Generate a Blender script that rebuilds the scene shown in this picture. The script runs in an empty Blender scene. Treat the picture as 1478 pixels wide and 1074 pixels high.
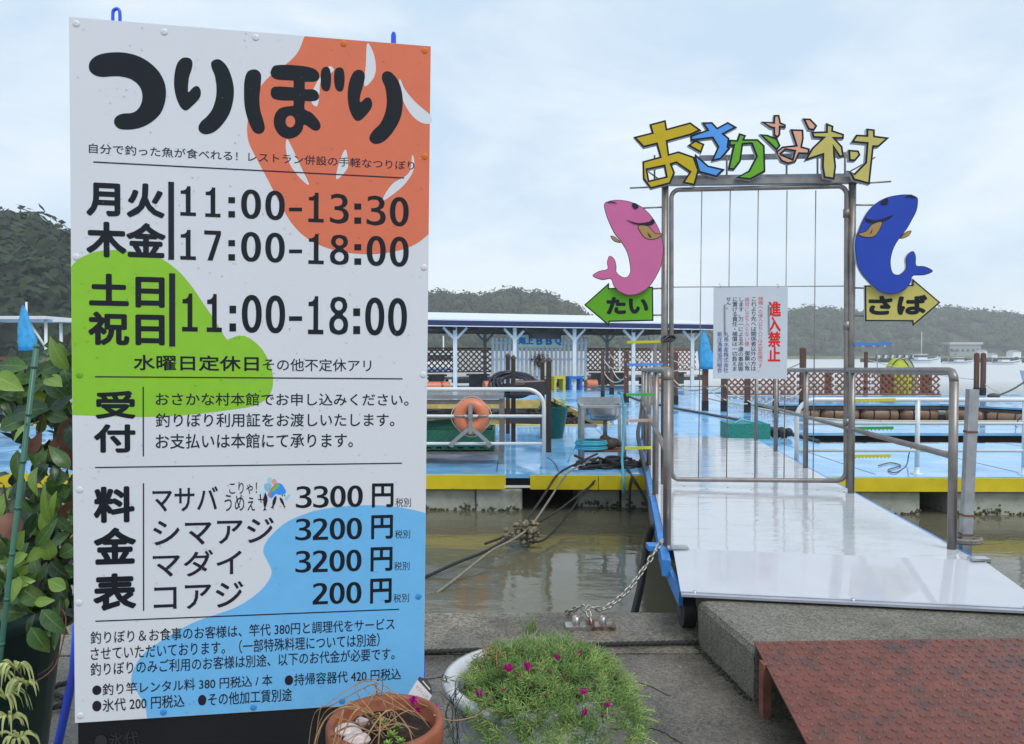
import bpy, math, random
from mathutils import Vector, Matrix, noise
from mathutils.geometry import tessellate_polygon
R = math.radians
random.seed(7)
scene = bpy.context.scene
col = scene.collection

# ------------------------------------------------------------------ camera
PITCH = math.atan(25 / 1070.0)
F = 1070.0
cam_d = bpy.data.cameras.new('camera')
cam = bpy.data.objects.new('camera', cam_d)
col.objects.link(cam)
cam.location = (0, 0, 1.5)
cam.rotation_euler = (math.pi / 2 - PITCH, 0, 0)
cam_d.sensor_width = 36
cam_d.sensor_fit = 'HORIZONTAL'
cam_d.lens = F / 1478 * 36
cam_d.clip_start = 0.05
cam_d.clip_end = 5000
scene.camera = cam

# ------------------------------------------------------------------ world / light
SUN_EL, SUN_AZ = R(52), R(148)
world = bpy.data.worlds.new('World')
scene.world = world
world.use_nodes = True
wn, wl = world.node_tree.nodes, world.node_tree.links
wn.clear()
wo = wn.new('ShaderNodeOutputWorld')
bg = wn.new('ShaderNodeBackground')
bg.inputs['Strength'].default_value = 0.1
sky = wn.new('ShaderNodeTexSky')
sky.sky_type = 'NISHITA'
sky.sun_disc = False
sky.sun_elevation = SUN_EL
sky.sun_rotation = SUN_AZ
tc = wn.new('ShaderNodeTexCoord')
mp = wn.new('ShaderNodeMapping')
mp.inputs['Scale'].default_value = (1.0, 1.0, 2.6)
mp.inputs['Location'].default_value = (3.1, 1.7, 0.4)
n1 = wn.new('ShaderNodeTexNoise')
n1.inputs['Scale'].default_value = 2.6
n1.inputs['Detail'].default_value = 7
n1.inputs['Roughness'].default_value = 0.55
n1.inputs['Distortion'].default_value = 0.35
cr = wn.new('ShaderNodeValToRGB')
cr.color_ramp.elements[0].position = 0.38
cr.color_ramp.elements[0].color = (5.5, 6.9, 8.35, 1)
cr.color_ramp.elements[1].position = 0.62
cr.color_ramp.elements[1].color = (7.7, 8.5, 9.2, 1)
mx = wn.new('ShaderNodeMixRGB')
mx.inputs[0].default_value = 0.9
wl.new(tc.outputs['Generated'], mp.inputs['Vector'])
wl.new(mp.outputs[0], n1.inputs['Vector'])
wl.new(n1.outputs['Fac'], cr.inputs[0])
wl.new(sky.outputs[0], mx.inputs[1])
wl.new(cr.outputs[0], mx.inputs[2])
wl.new(mx.outputs[0], bg.inputs[0])
wl.new(bg.outputs[0], wo.inputs[0])

sd = bpy.data.lights.new('sun', 'SUN')
sd.energy = 1.45
sd.angle = R(25)
sd.color = (1.0, 0.97, 0.92)
sun = bpy.data.objects.new('sun', sd)
col.objects.link(sun)
# sun direction from azimuth measured clockwise from +Y
sv = Vector((math.sin(SUN_AZ) * math.cos(SUN_EL), math.cos(SUN_AZ) * math.cos(SUN_EL), math.sin(SUN_EL)))
sun.rotation_euler = sv.to_track_quat('Z', 'Y').to_euler()
sun.location = (0, 0, 50)
vs = scene.view_settings
vs.view_transform = 'Standard'
vs.look = 'None'
vs.exposure = 0.25
vs.gamma = 1
vs.use_curve_mapping = False
scene.render.engine = 'CYCLES'
scene.cycles.max_bounces = 7
scene.cycles.diffuse_bounces = 3
scene.cycles.glossy_bounces = 3
scene.cycles.transmission_bounces = 3
scene.cycles.volume_bounces = 1
scene.cycles.use_denoising = True
scene.cycles.sample_clamp_indirect = 6

# ------------------------------------------------------------------ survey helpers (sight lines measured once in the photograph, 1478 px wide)
CAM = Vector((0, 0, 1.5))
FW = Vector((0, math.cos(PITCH), -math.sin(PITCH)))
UP = Vector((0, math.sin(PITCH), math.cos(PITCH)))
RT = Vector((1, 0, 0))


def ray(px, py):
    return FW + RT * ((px - 739) / F) + UP * ((537 - py) / F)


def at(px, py, Y):
    d = ray(px, py)
    return CAM + d * (Y / d.y)


def on(px, py, z):
    d = ray(px, py)
    return CAM + d * ((z - 1.5) / d.z)


def onplane(px, py, p0, n):
    d = ray(px, py)
    return CAM + d * ((p0 - CAM).dot(n) / d.dot(n))


# ------------------------------------------------------------------ object helpers
def setp(o, label=None, cat=None, group=None, kind=None):
    if label: o['label'] = label
    if cat: o['category'] = cat
    if group: o['group'] = group
    if kind: o['kind'] = kind
    return o


ORI = {}


def empty(name, loc, label, cat, group=None):
    o = bpy.data.objects.new(name, None)
    col.objects.link(o)
    o.location = loc
    o.empty_display_size = 0.1
    ORI[o.name] = Vector(loc)
    return setp(o, label, cat, group)


def copy_tree(o, parent=None):
    c = o.copy()
    col.objects.link(c)
    if parent: c.parent = parent
    for ch in o.children:
        copy_tree(ch, c)
    return c


class MB:
    def __init__(s):
        s.v = []; s.f = []; s.sm = []

    def add(s, vs, fs, smooth=False):
        b = len(s.v)
        s.v.extend([Vector(x) for x in vs])
        s.f.extend([tuple(i + b for i in f) for f in fs])
        s.sm.extend([smooth] * len(fs))
        return s

    def box(s, c, size, ax=None, rz=0.0, M=None):
        hx, hy, hz = size[0] / 2, size[1] / 2, size[2] / 2
        if M is None: M = Matrix.Rotation(rz, 3, 'Z')
        c = Vector(c)
        vs = [c + M @ Vector((x * hx, y * hy, z * hz)) for z in (-1, 1) for y in (-1, 1) for x in (-1, 1)]
        return s.add(vs, [(0, 2, 3, 1), (4, 5, 7, 6), (0, 1, 5, 4), (2, 6, 7, 3), (0, 4, 6, 2), (1, 3, 7, 5)])

    def bar(s, p0, p1, w, h, up=(0, 0, 1)):
        p0, p1 = Vector(p0), Vector(p1)
        d = (p1 - p0); L = d.length; d.normalize()
        u = Vector(up)
        if abs(d.dot(u)) > .98: u = Vector((0, 1, 0))
        x = d.cross(u).normalized(); z = x.cross(d).normalized()
        M = Matrix((x, d, z)).transposed()
        return s.box((p0 + p1) / 2, (w, L, h), M=M)

    def tube(s, pts, r, n=8, closed=False, r2=None, cap=True):
        pts = [Vector(p) for p in pts]
        m = len(pts)
        if m < 2: return s
        prev = None
        rings = []
        for i, p in enumerate(pts):
            if closed:
                t = pts[(i + 1) % m] - pts[i - 1]
            else:
                t = pts[min(i + 1, m - 1)] - pts[max(i - 1, 0)]
            if t.length < 1e-9: t = Vector((0, 0, 1))
            t.normalize()
            if prev is None:
                a = Vector((0, 0, 1)) if abs(t.z) < .9 else Vector((1, 0, 0))
                x = t.cross(a).normalized()
            else:
                x = (prev - t * prev.dot(t))
                x = x.normalized() if x.length > 1e-6 else t.orthogonal().normalized()
            prev = x
            y = t.cross(x)
            rr = r if r2 is None else r + (r2 - r) * i / (m - 1)
            rings.append([p + (x * math.cos(2 * math.pi * k / n) + y * math.sin(2 * math.pi * k / n)) * rr for k in range(n)])
        b = len(s.v)
        for q in rings: s.v.extend(q)
        mm = m if closed else m - 1
        for i in range(mm):
            j = (i + 1) % m
            for k in range(n):
                l = (k + 1) % n
                s.f.append((b + i * n + k, b + i * n + l, b + j * n + l, b + j * n + k)); s.sm.append(True)
        if cap and not closed:
            s.f.append(tuple(b + k for k in reversed(range(n)))); s.sm.append(False)
            s.f.append(tuple(b + (m - 1) * n + k for k in range(n))); s.sm.append(False)
        return s

    def lathe(s, c, prof, n=32, close=False):
        c = Vector(c)
        b = len(s.v)
        for (r, z) in prof:
            for k in range(n):
                a = 2 * math.pi * k / n
                s.v.append(c + Vector((r * math.cos(a), r * math.sin(a), z)))
        for i in range(len(prof) - 1):
            for k in range(n):
                l = (k + 1) % n
                s.f.append((b + i * n + k, b + i * n + l, b + (i + 1) * n + l, b + (i + 1) * n + k)); s.sm.append(True)
        return s

    def prism(s, poly, z0, z1):
        """poly: XY list (counter-clockwise), vertical extrusion"""
        n = len(poly)
        vs = [(p[0], p[1], z0) for p in poly] + [(p[0], p[1], z1) for p in poly]
        fs = [tuple(reversed(range(n))), tuple(range(n, 2 * n))]
        fs += [(i, (i + 1) % n, n + (i + 1) % n, n + i) for i in range(n)]
        return s.add(vs, fs)

    def sph(s, c, r, n=10, m=6, sc=(1, 1, 1)):
        c = Vector(c)
        prof = []
        b = len(s.v)
        for i in range(m + 1):
            t = math.pi * i / m
            for k in range(n):
                a = 2 * math.pi * k / n
                s.v.append(c + Vector((r * sc[0] * math.sin(t) * math.cos(a), r * sc[1] * math.sin(t) * math.sin(a), r * sc[2] * math.cos(t))))
        for i in range(m):
            for k in range(n):
                l = (k + 1) % n
                s.f.append((b + i * n + k, b + (i + 1) * n + k, b + (i + 1) * n + l, b + i * n + l)); s.sm.append(True)
        return s

    def build(s, name, m, parent=None, **kw):
        o0 = Vector((0, 0, 0))
        if parent is not None:
            o0 = ORI.get(parent.name, Vector((0, 0, 0)))
        me = bpy.data.meshes.new(name)
        loc = kw.pop('origin', None)
        base = o0 if loc is None else Vector(loc)
        me.from_pydata([tuple(v - base) for v in s.v], [], s.f)
        me.polygons.foreach_set('use_smooth', s.sm)
        me.materials.append(m)
        me.update()
        o = bpy.data.objects.new(name, me)
        col.objects.link(o)
        if parent is not None:
            o.parent = parent
            o.location = base - o0
        else:
            o.location = base if loc is not None else (0, 0, 0)
        ORI[o.name] = base
        if kw: setp(o, **kw)
        return o


def fix_normals(o):
    import bmesh
    bm = bmesh.new(); bm.from_mesh(o.data)
    bmesh.ops.recalc_face_normals(bm, faces=bm.faces)
    bm.to_mesh(o.data); bm.free()
    return o


def catmull(pts, n=8, closed=False):
    pts = [Vector(p) for p in pts]
    m = len(pts); out = []
    rng = m if closed else m - 1
    for i in range(rng):
        if closed:
            p0, p1, p2, p3 = pts[i - 1], pts[i], pts[(i + 1) % m], pts[(i + 2) % m]
        else:
            p0, p1, p2, p3 = pts[max(i - 1, 0)], pts[i], pts[i + 1], pts[min(i + 2, m - 1)]
        for k in range(n):
            t = k / n
            out.append(.5 * ((2 * p1) + (p2 - p0) * t + (2 * p0 - 5 * p1 + 4 * p2 - p3) * t * t + (3 * p1 - p0 - 3 * p2 + p3) * t ** 3))
    if not closed: out.append(pts[-1])
    return out


def sag(a, b, s, n=10):
    a, b = Vector(a), Vector(b)
    return [a.lerp(b, i / n) - Vector((0, 0, s * 4 * (i / n) * (1 - i / n))) for i in range(n + 1)]


# ------------------------------------------------------------------ materials
MATS = {}


def mat(name, c, rough=.6, metal=0., var=.12, sc=6., bump=0., bsc=40., c2=None, csc=3., cpos=(.45, .62), wet=0., wsc=2., coat=0., spec=.5, two=False, trans=0., stretch=None):
    if name in MATS: return MATS[name]
    m = bpy.data.materials.new(name)
    m.use_nodes = True
    nt = m.node_tree; N = nt.nodes; L = nt.links
    b = N['Principled BSDF']
    b.inputs['Metallic'].default_value = metal
    b.inputs['Roughness'].default_value = rough
    b.inputs['Specular IOR Level'].default_value = spec
    b.inputs['Coat Weight'].default_value = coat
    if trans: b.inputs['Transmission Weight'].default_value = trans
    t = N.new('ShaderNodeTexCoord')
    src = t.outputs['Object']
    if stretch:
        mpn = N.new('ShaderNodeMapping'); mpn.inputs['Scale'].default_value = stretch
        L.new(src, mpn.inputs[0]); src = mpn.outputs[0]
    n = N.new('ShaderNodeTexNoise'); n.inputs['Scale'].default_value = sc; n.inputs['Detail'].default_value = 6
    L.new(src, n.inputs['Vector'])
    rp = N.new('ShaderNodeValToRGB')
    rp.color_ramp.elements[0].position = .3; rp.color_ramp.elements[1].position = .7
    rp.color_ramp.elements[0].color = (*[x * (1 - var) for x in c], 1)
    rp.color_ramp.elements[1].color = (*[min(1, x * (1 + var)) for x in c], 1)
    L.new(n.outputs['Fac'], rp.inputs[0])
    out = rp.outputs[0]
    if c2 is not None:
        n2 = N.new('ShaderNodeTexNoise'); n2.inputs['Scale'].default_value = csc; n2.inputs['Detail'].default_value = 9
        n2.inputs['Roughness'].default_value = .65
        L.new(src, n2.inputs['Vector'])
        r2 = N.new('ShaderNodeValToRGB')
        r2.color_ramp.elements[0].position = cpos[0]; r2.color_ramp.elements[1].position = cpos[1]
        L.new(n2.outputs['Fac'], r2.inputs[0])
        mm = N.new('ShaderNodeMixRGB'); mm.inputs[2].default_value = (*c2, 1)
        L.new(r2.outputs[0], mm.inputs[0]); L.new(out, mm.inputs[1])
        out = mm.outputs[0]
    L.new(out, b.inputs['Base Color'])
    if wet:
        n3 = N.new('ShaderNodeTexNoise'); n3.inputs['Scale'].default_value = wsc; n3.inputs['Detail'].default_value = 5
        L.new(src, n3.inputs['Vector'])
        mr = N.new('ShaderNodeMapRange')
        mr.inputs['From Min'].default_value = .42; mr.inputs['From Max'].default_value = .58
        mr.inputs['To Min'].default_value = wet; mr.inputs['To Max'].default_value = rough
        L.new(n3.outputs['Fac'], mr.inputs[0]); L.new(mr.outputs[0], b.inputs['Roughness'])
    if bump:
        n4 = N.new('ShaderNodeTexNoise'); n4.inputs['Scale'].default_value = bsc; n4.inputs['Detail'].default_value = 4
        L.new(src, n4.inputs['Vector'])
        bp = N.new('ShaderNodeBump'); bp.inputs['Strength'].default_value = 1; bp.inputs['Distance'].default_value = bump
        L.new(n4.outputs['Fac'], bp.inputs['Height']); L.new(bp.outputs[0], b.inputs['Normal'])
    MATS[name] = m
    return m


def concrete(name, c, dark, spk, sscale, rough, wet):
    m = mat(name, c, rough=rough, var=.18, sc=1.6, c2=dark, csc=1.9, cpos=(.40, .62), wet=wet, wsc=1.6)
    nt = m.node_tree; N = nt.nodes; L = nt.links
    b = N['Principled BSDF']
    t = [x for x in N if x.type == 'TEX_COORD'][0]
    vo = N.new('ShaderNodeTexVoronoi'); vo.inputs['Scale'].default_value = sscale
    L.new(t.outputs['Object'], vo.inputs['Vector'])
    sp = N.new('ShaderNodeSeparateColor'); L.new(vo.outputs['Color'], sp.inputs[0])
    mr = N.new('ShaderNodeMapRange'); mr.inputs['To Min'].default_value = 1 - spk; mr.inputs['To Max'].default_value = 1 + spk
    L.new(sp.outputs[0], mr.inputs[0])
    cur = b.inputs['Base Color'].links[0].from_socket
    mu = N.new('ShaderNodeMixRGB'); mu.blend_type = 'MULTIPLY'; mu.inputs[0].default_value = 1
    L.new(cur, mu.inputs[1]); L.new(mr.outputs[0], mu.inputs[2]); L.new(mu.outputs[0], b.inputs['Base Color'])
    nn = N.new('ShaderNodeTexNoise'); nn.inputs['Scale'].default_value = sscale * .6; nn.inputs['Detail'].default_value = 8
    L.new(t.outputs['Object'], nn.inputs['Vector'])
    ad = N.new('ShaderNodeMath'); ad.operation = 'MULTIPLY_ADD'; ad.inputs[1].default_value = .5
    L.new(vo.outputs['Distance'], ad.inputs[0]); L.new(nn.outputs['Fac'], ad.inputs[2])
    bp = N.new('ShaderNodeBump'); bp.inputs['Distance'].default_value = .004; bp.inputs['Strength'].default_value = .9
    L.new(ad.outputs[0], bp.inputs['Height']); L.new(bp.outputs[0], b.inputs['Normal'])
    return m


M_quay = concrete('wet_concrete', (.14, .122, .098), (.066, .057, .044), .42, 115, .5, .22)
M_edge = concrete('edge_concrete', (.18, .158, .122), (.09, .077, .056), .55, 95, .6, .35)
M_block = concrete('block_concrete', (.20, .183, .148), (.115, .105, .08), .48, 135, .8, .6)
M_blue = mat('deck_paint_blue', (.16, .46, .83), rough=.24, var=.10, sc=1.3, c2=(.33, .58, .78), csc=2.6, cpos=(.42, .70), wet=.05, wsc=.9, bump=.0006, bsc=9)
M_blue2 = mat('beam_paint_blue', (.045, .23, .62), rough=.35, var=.2, sc=8, c2=(.08, .12, .2), csc=12, cpos=(.62, .7))
M_yel = mat('edge_paint_yellow', (.68, .53, .012), rough=.4, var=.12, sc=4, c2=(.18, .15, .05), csc=5, cpos=(.64, .74))
M_ochre = mat('worn_yellow', (.60, .45, .14), rough=.4, var=.2, sc=5)
M_white = mat('white_paint', (.74, .77, .78), rough=.35, var=.06)
M_pipe = mat('white_pipe', (.72, .75, .76), rough=.25, var=.05)
M_float = mat('foam_float', (.42, .43, .37), rough=.7, var=.12, sc=5, c2=(.25, .25, .17), csc=7, cpos=(.5, .75), bump=.004, bsc=20)
M_algae = mat('mussels_algae', (.11, .10, .04), rough=.9, var=.5, sc=40, bump=.02, bsc=50)
M_dark = mat('dark_underside', (.012, .012, .012), rough=.8)
M_steel = mat('stainless_dull', (.27, .245, .225), rough=.42, metal=.7, var=.2, sc=9, c2=(.17, .115, .085), csc=14, cpos=(.6, .8))
M_steel2 = mat('bright_steel', (.55, .56, .57), rough=.28, metal=.9, var=.1, sc=12)
M_galv = mat('galvanised', (.30, .31, .33), rough=.5, metal=.5, var=.18, sc=20)
M_rust = mat('rusty_steel', (.20, .075, .045), rough=.7, var=.3, sc=20, bump=.002, bsc=80)
M_black = mat('black_rubber', (.015, .015, .016), rough=.5, var=.2)
M_rope = mat('black_rope', (.028, .027, .025), rough=.85, var=.4, sc=60)
M_rope2 = mat('grey_rope', (.22, .20, .16), rough=.9, var=.3, sc=40)
M_cream = mat('cream_rope', (.62, .58, .48), rough=.8, var=.15, sc=30)
M_brown = mat('dark_brown_timber', (.045, .025, .018), rough=.5, var=.35, sc=12, stretch=(1, 1, .15))
M_redbr = mat('red_brown_timber', (.21, .07, .033), rough=.6, var=.3, sc=14, stretch=(1, 1, .2))
M_green = mat('green_plastic', (.015, .13, .09), rough=.4, var=.25, sc=18)
M_cyan = mat('cyan_hose', (.04, .42, .55), rough=.3, var=.05)
M_orange = mat('orange_plastic', (.70, .22, .11), rough=.4, var=.1)
M_navy = mat('navy_fascia', (.012, .022, .11), rough=.45, var=.12)
M_roofw = mat('roof_white', (.72, .78, .84), rough=.3, var=.06)
M_floatbr = mat('brown_float', (.30, .18, .11), rough=.35, var=.3, sc=3, c2=(.12, .06, .035), csc=3, cpos=(.45, .7))
M_tarp = mat('blue_tarp', (.04, .33, .62), rough=.5, var=.2, sc=12, bump=.01, bsc=12)
M_char = mat('charcoal', (.05, .05, .055), rough=.4, var=.2)


def sheet(name, c, rough=.45, var=.03):
    return mat(name, c, rough=rough, var=var, sc=25, spec=.22)


M_gw = mat('gangway_white', (.54, .55, .58), rough=.085, var=.03, sc=2, c2=(.36, .35, .31), csc=5, cpos=(.56, .86), wet=.03, wsc=1.5, bump=.005, bsc=5, stretch=(.45, 1.7, 1))
# ------------------------------------------------------------------ the setting
nt = None
M_sea = mat('sea_water', (.135, .125, .082), rough=.035, var=.1, sc=.5, spec=.5)
N = M_sea.node_tree.nodes; L = M_sea.node_tree.links
bs = N['Principled BSDF']; bs.inputs['IOR'].default_value = 1.33
t_ = [x for x in N if x.type == 'TEX_COORD'][0]
na = N.new('ShaderNodeTexNoise'); na.inputs['Scale'].default_value = 3.2; na.inputs['Detail'].default_value = 5
nb = N.new('ShaderNodeTexNoise'); nb.inputs['Scale'].default_value = .55; nb.inputs['Detail'].default_value = 3
mpg = N.new('ShaderNodeMapping'); mpg.inputs['Scale'].default_value = (.55, 1.3, 1)
L.new(t_.outputs['Object'], mpg.inputs[0]); L.new(mpg.outputs[0], na.inputs['Vector']); L.new(mpg.outputs[0], nb.inputs['Vector'])
# rain drop rings
vr = N.new('ShaderNodeTexVoronoi'); vr.inputs['Scale'].default_value = 1.25
L.new(t_.outputs['Object'], vr.inputs['Vector'])
sn = N.new('ShaderNodeMath'); sn.operation = 'MULTIPLY'; sn.inputs[1].default_value = 70
L.new(vr.outputs['Distance'], sn.inputs[0])
s2 = N.new('ShaderNodeMath'); s2.operation = 'SINE'; L.new(sn.outputs[0], s2.inputs[0])
fade = N.new('ShaderNodeMapRange'); fade.inputs['From Min'].default_value = .32; fade.inputs['From Max'].default_value = .08
L.new(vr.outputs['Distance'], fade.inputs[0])
s3 = N.new('ShaderNodeMath'); s3.operation = 'MULTIPLY'; L.new(s2.outputs[0], s3.inputs[0]); L.new(fade.outputs[0], s3.inputs[1])
s4 = N.new('ShaderNodeMath'); s4.operation = 'MULTIPLY_ADD'; s4.inputs[1].default_value = .05; L.new(s3.outputs[0], s4.inputs[0]); L.new(na.outputs['Fac'], s4.inputs[2])
s5 = N.new('ShaderNodeMath'); s5.operation = 'MULTIPLY_ADD'; s5.inputs[1].default_value = 2.0; L.new(nb.outputs['Fac'], s5.inputs[0]); L.new(s4.outputs[0], s5.inputs[2])
bpw = N.new('ShaderNodeBump'); bpw.inputs['Distance'].default_value = .012; bpw.inputs['Strength'].default_value = 1
sx_ = N.new('ShaderNodeSeparateXYZ'); L.new(t_.outputs['Object'], sx_.inputs[0])
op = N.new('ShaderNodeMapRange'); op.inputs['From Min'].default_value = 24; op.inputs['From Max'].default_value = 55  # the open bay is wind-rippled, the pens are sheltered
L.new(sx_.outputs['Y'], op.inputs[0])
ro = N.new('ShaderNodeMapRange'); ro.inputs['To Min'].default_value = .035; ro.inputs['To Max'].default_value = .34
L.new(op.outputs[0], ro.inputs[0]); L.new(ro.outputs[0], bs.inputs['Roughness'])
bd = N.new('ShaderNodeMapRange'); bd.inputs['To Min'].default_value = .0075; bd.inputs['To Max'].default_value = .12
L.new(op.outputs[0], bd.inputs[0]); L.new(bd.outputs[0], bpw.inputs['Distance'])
mxs = N.new('ShaderNodeMixRGB'); mxs.inputs[2].default_value = (.56, .585, .59, 1)   # pale sky reflection painted into the bay's base colour beyond the pens
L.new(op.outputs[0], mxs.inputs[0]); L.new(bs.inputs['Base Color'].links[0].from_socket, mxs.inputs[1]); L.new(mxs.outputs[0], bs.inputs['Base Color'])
L.new(s5.outputs[0], bpw.inputs['Height']); L.new(bpw.outputs[0], bs.inputs['Normal'])

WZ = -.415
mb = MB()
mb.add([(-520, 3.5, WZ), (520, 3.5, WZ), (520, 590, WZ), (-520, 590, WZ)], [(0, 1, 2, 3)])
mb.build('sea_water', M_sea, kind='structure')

# quay: near slab, raised grain strip along the edge, vertical face
JL, JR = (-24, 3.45), (24, 3.9)


def joint(x): return JL[1] + (JR[1] - JL[1]) * (x - JL[0]) / 48


mb = MB()
mb.prism([(-24, -10), (24, -10), (24, joint(24) - .006), (-24, joint(-24) - .006)], -1.6, 0)
mb.build('quay_ground', M_quay, kind='structure')
mb = MB()
edge = []
for i in range(97):
    x = 24 - i * .5
    edge.append((x, 4.27 + .006 * math.sin(i * 2.3)))
mb.prism([(-24, joint(-24) + .006), (24, joint(24) + .006)] + edge, -1.6, .003)
mb.build('quay_kerb_strip', M_edge, kind='structure')
mb = MB()
mb.prism([(-24, joint(-24) - .006), (24, joint(24) - .006), (24, joint(24) + .006), (-24, joint(-24) + .006)], -1.6, -.012)
mb.build('quay_joint', M_dark, kind='structure')

# sea bed below, and land at the sides is terrain (hills, later)

# ------------------------------------------------------------------ concrete block and steel ramp plate
def block_poly(e):
    return [(1.045 + e, 3.175 + e), (4.2, 3.30 + e), (4.2, 3.86 - e), (.96 + e, 3.79 - e)]


bt = empty('concrete_block', (1.5, 3.5, 0), 'low rough concrete block that the white gangway flap rests on', 'concrete block')
mb = MB()
lo, mid, up = block_poly(0), block_poly(.0), block_poly(.035)
rows = [(lo, 0.0), (mid, .205), (block_poly(.012), .232), (up, .243)]
vsl = []
for p, z in rows: vsl += [(q[0], q[1], z) for q in p]
fs = []
for i in range(3):
    for k in range(4):
        l = (k + 1) % 4
        fs.append((i * 4 + k, i * 4 + l, (i + 1) * 4 + l, (i + 1) * 4 + k))
fs.append((12, 13, 14, 15))
mb.add(vsl, fs)
mb.build('block_body', M_block, bt)

# ramp plate: slopes from block edge to the ground toward the camera
pt = empty('ramp_plate', (1.6, 2.6, 0), 'red-brown rusty diamond tread steel ramp leaning on the concrete block', 'steel ramp')
P0 = Vector((1.05, 3.19, .255)); PR = Vector((1, .035, 0)).normalized(); PD = Vector((-.012, -1, -.215)).normalized()
PN = PR.cross(PD).normalized()
if PN.z < 0: PN = -PN
PWd, PLn = 2.1, 1.18
M_plate = mat('painted_tread_plate', (.145, .041, .026), rough=.34, var=.3, sc=14, c2=(.05, .036, .036), csc=8, cpos=(.50, .72), bump=.0012, bsc=120, wet=.28, wsc=6)
mb = MB()
a, b_, c_, d_ = P0, P0 + PR * PWd, P0 + PR * PWd + PD * PLn, P0 + PD * PLn
th = PN * .008
mb.add([a, b_, c_, d_, a - th, b_ - th, c_ - th, d_ - th], [(0, 3, 2, 1), (4, 5, 6, 7), (0, 1, 5, 4), (1, 2, 6, 5), (2, 3, 7, 6), (3, 0, 4, 7)])
fix_normals(mb.build('plate', M_plate, pt))
mb = MB()
pitch_ = .036
rnd = random.Random(3)
for i in range(int(PWd / pitch_)):
    for j in range(int(PLn / pitch_)):
        u = (i + .5) * pitch_; v = (j + .5) * pitch_
        if u > PWd - .02 or v > PLn - .02: continue
        ang = R(38) if (i + j) % 2 == 0 else R(-52)
        cen = P0 + PR * u + PD * v
        dx = PR * math.cos(ang) + PD * math.sin(ang)
        dy = PR * -math.sin(ang) + PD * math.cos(ang)
        l, w, h = .0138, .0034, .0042
        vs_ = [cen + dx * l, cen + dy * w, cen - dx * l, cen - dy * w]
        top = [cen + dx * l * .72 + PN * h, cen + dy * w * .5 + PN * h, cen - dx * l * .72 + PN * h, cen - dy * w * .5 + PN * h]
        mb.add(vs_ + top, [(0, 1, 5, 4), (1, 2, 6, 5), (2, 3, 7, 6), (3, 0, 4, 7), (4, 5, 6, 7)])
M_tread = mat('worn_highlit_tread', (.26, .10, .07), rough=.28, var=.25, sc=5, c2=(.10, .08, .08), csc=8, cpos=(.50, .72))  # lighter than the plate: highlights painted into the treads besides wear
fix_normals(mb.build('raised_tread', M_tread, pt, kind='stuff'))
mb = MB()
mb.box((1.052, 3.05, .112), (.034, .05, .222)); mb.build('leg', M_rust, pt)
mb = MB(); mb.box((1.25, 3.08, .10), (.05, .12, .2)); mb.build('leg', M_dark, pt)  # near-black box carries the shade under the plate in its colour
mb = MB(); mb.box((3.0, 3.03, .1), (.04, .05, .2)); mb.build('leg', M_rust, pt)
mb = MB(); mb.bar(P0 + PR * .35 + PD * .05 - PN * .03, P0 + PR * .35 + PD * .95 - PN * .03, .04, .03); mb.build('stringer', M_rust, pt)

# cracks in the wet slab and damp moss along the foot of the block
M_moss = mat('damp_moss', (.035, .04, .018), rough=.85, var=.5, sc=40)
rc = random.Random(19)
mb = MB()
for (x, y, a, n_) in ((.15, 3.1, .3, 16), (-.05, 3.45, -2.2, 10), (.7, 2.75, 1.9, 9)):
    p = Vector((x, y, .0015)); q = [p]
    for k in range(n_):
        a += rc.uniform(-.5, .5); p = p + Vector((math.cos(a), math.sin(a), 0)) * .045; q.append(p)
    if max(v.y for v in q) < joint(0) - .02: mb.tube(q, .0016, 4)
mb.build('slab_crack', M_dark, kind='structure')
mb = MB()
for k in range(170):
    t = rc.random(); e = Vector((1.045, 3.175, 0)).lerp(Vector((.96, 3.79, 0)), t)
    mb.sph(e + Vector((rc.uniform(-.03, .0), 0, rc.uniform(0, .006))), rc.uniform(.003, .011), 5, 3, (1, 1, .5))
mb.build('moss_line', M_moss, kind='stuff', label='line of damp moss at the foot of the concrete block', cat='moss')
# ------------------------------------------------------------------ gangway
GL = Vector((.94, 4.45, 0)); GE = Vector((math.sin(R(8.8)), math.cos(R(8.8)), 0)); GR = Vector((GE.y, -GE.x, 0)); GW = 1.72


def gp(s, t, h=0.0):
    return GL + GE * s + GR * t + Vector((0, 0, .335 - .0187 * s + h))


gang = empty('gangway', tuple(gp(0, .86)), 'long white wet gangway with blue side beams crossing from the quay to the pontoons', 'gangway')
Lg = 7.4


def slab(mbx, s0, s1, t0, t1, h0, h1):
    q = [gp(s, t, h) for h in (h0, h1) for (s, t) in ((s0, t0), (s0, t1), (s1, t1), (s1, t0))]
    mbx.add(q, [(0, 3, 2, 1), (4, 5, 6, 7), (0, 1, 5, 4), (1, 2, 6, 5), (2, 3, 7, 6), (3, 0, 4, 7)])


for (a_, b2) in ((-.02, 2.36), (2.364, 4.9), (4.904, Lg)):
    mb = MB(); slab(mb, a_, b2, 0, GW, -.012, 0); mb.build('deck_panel', M_gw, gang)
for t0 in (-.045, GW - .005):
    mb = MB(); slab(mb, -.25 if t0 < 0 else -.02, Lg, t0, t0 + .05, -.105, -.014); mb.build('side_beam', M_blue2, gang)
for i in range(9):
    mb = MB(); slab(mb, .1 + i * .88, .14 + i * .88, .006, GW - .006, -.1, -.014); mb.build('cross_beam', M_blue2, gang)
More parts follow.
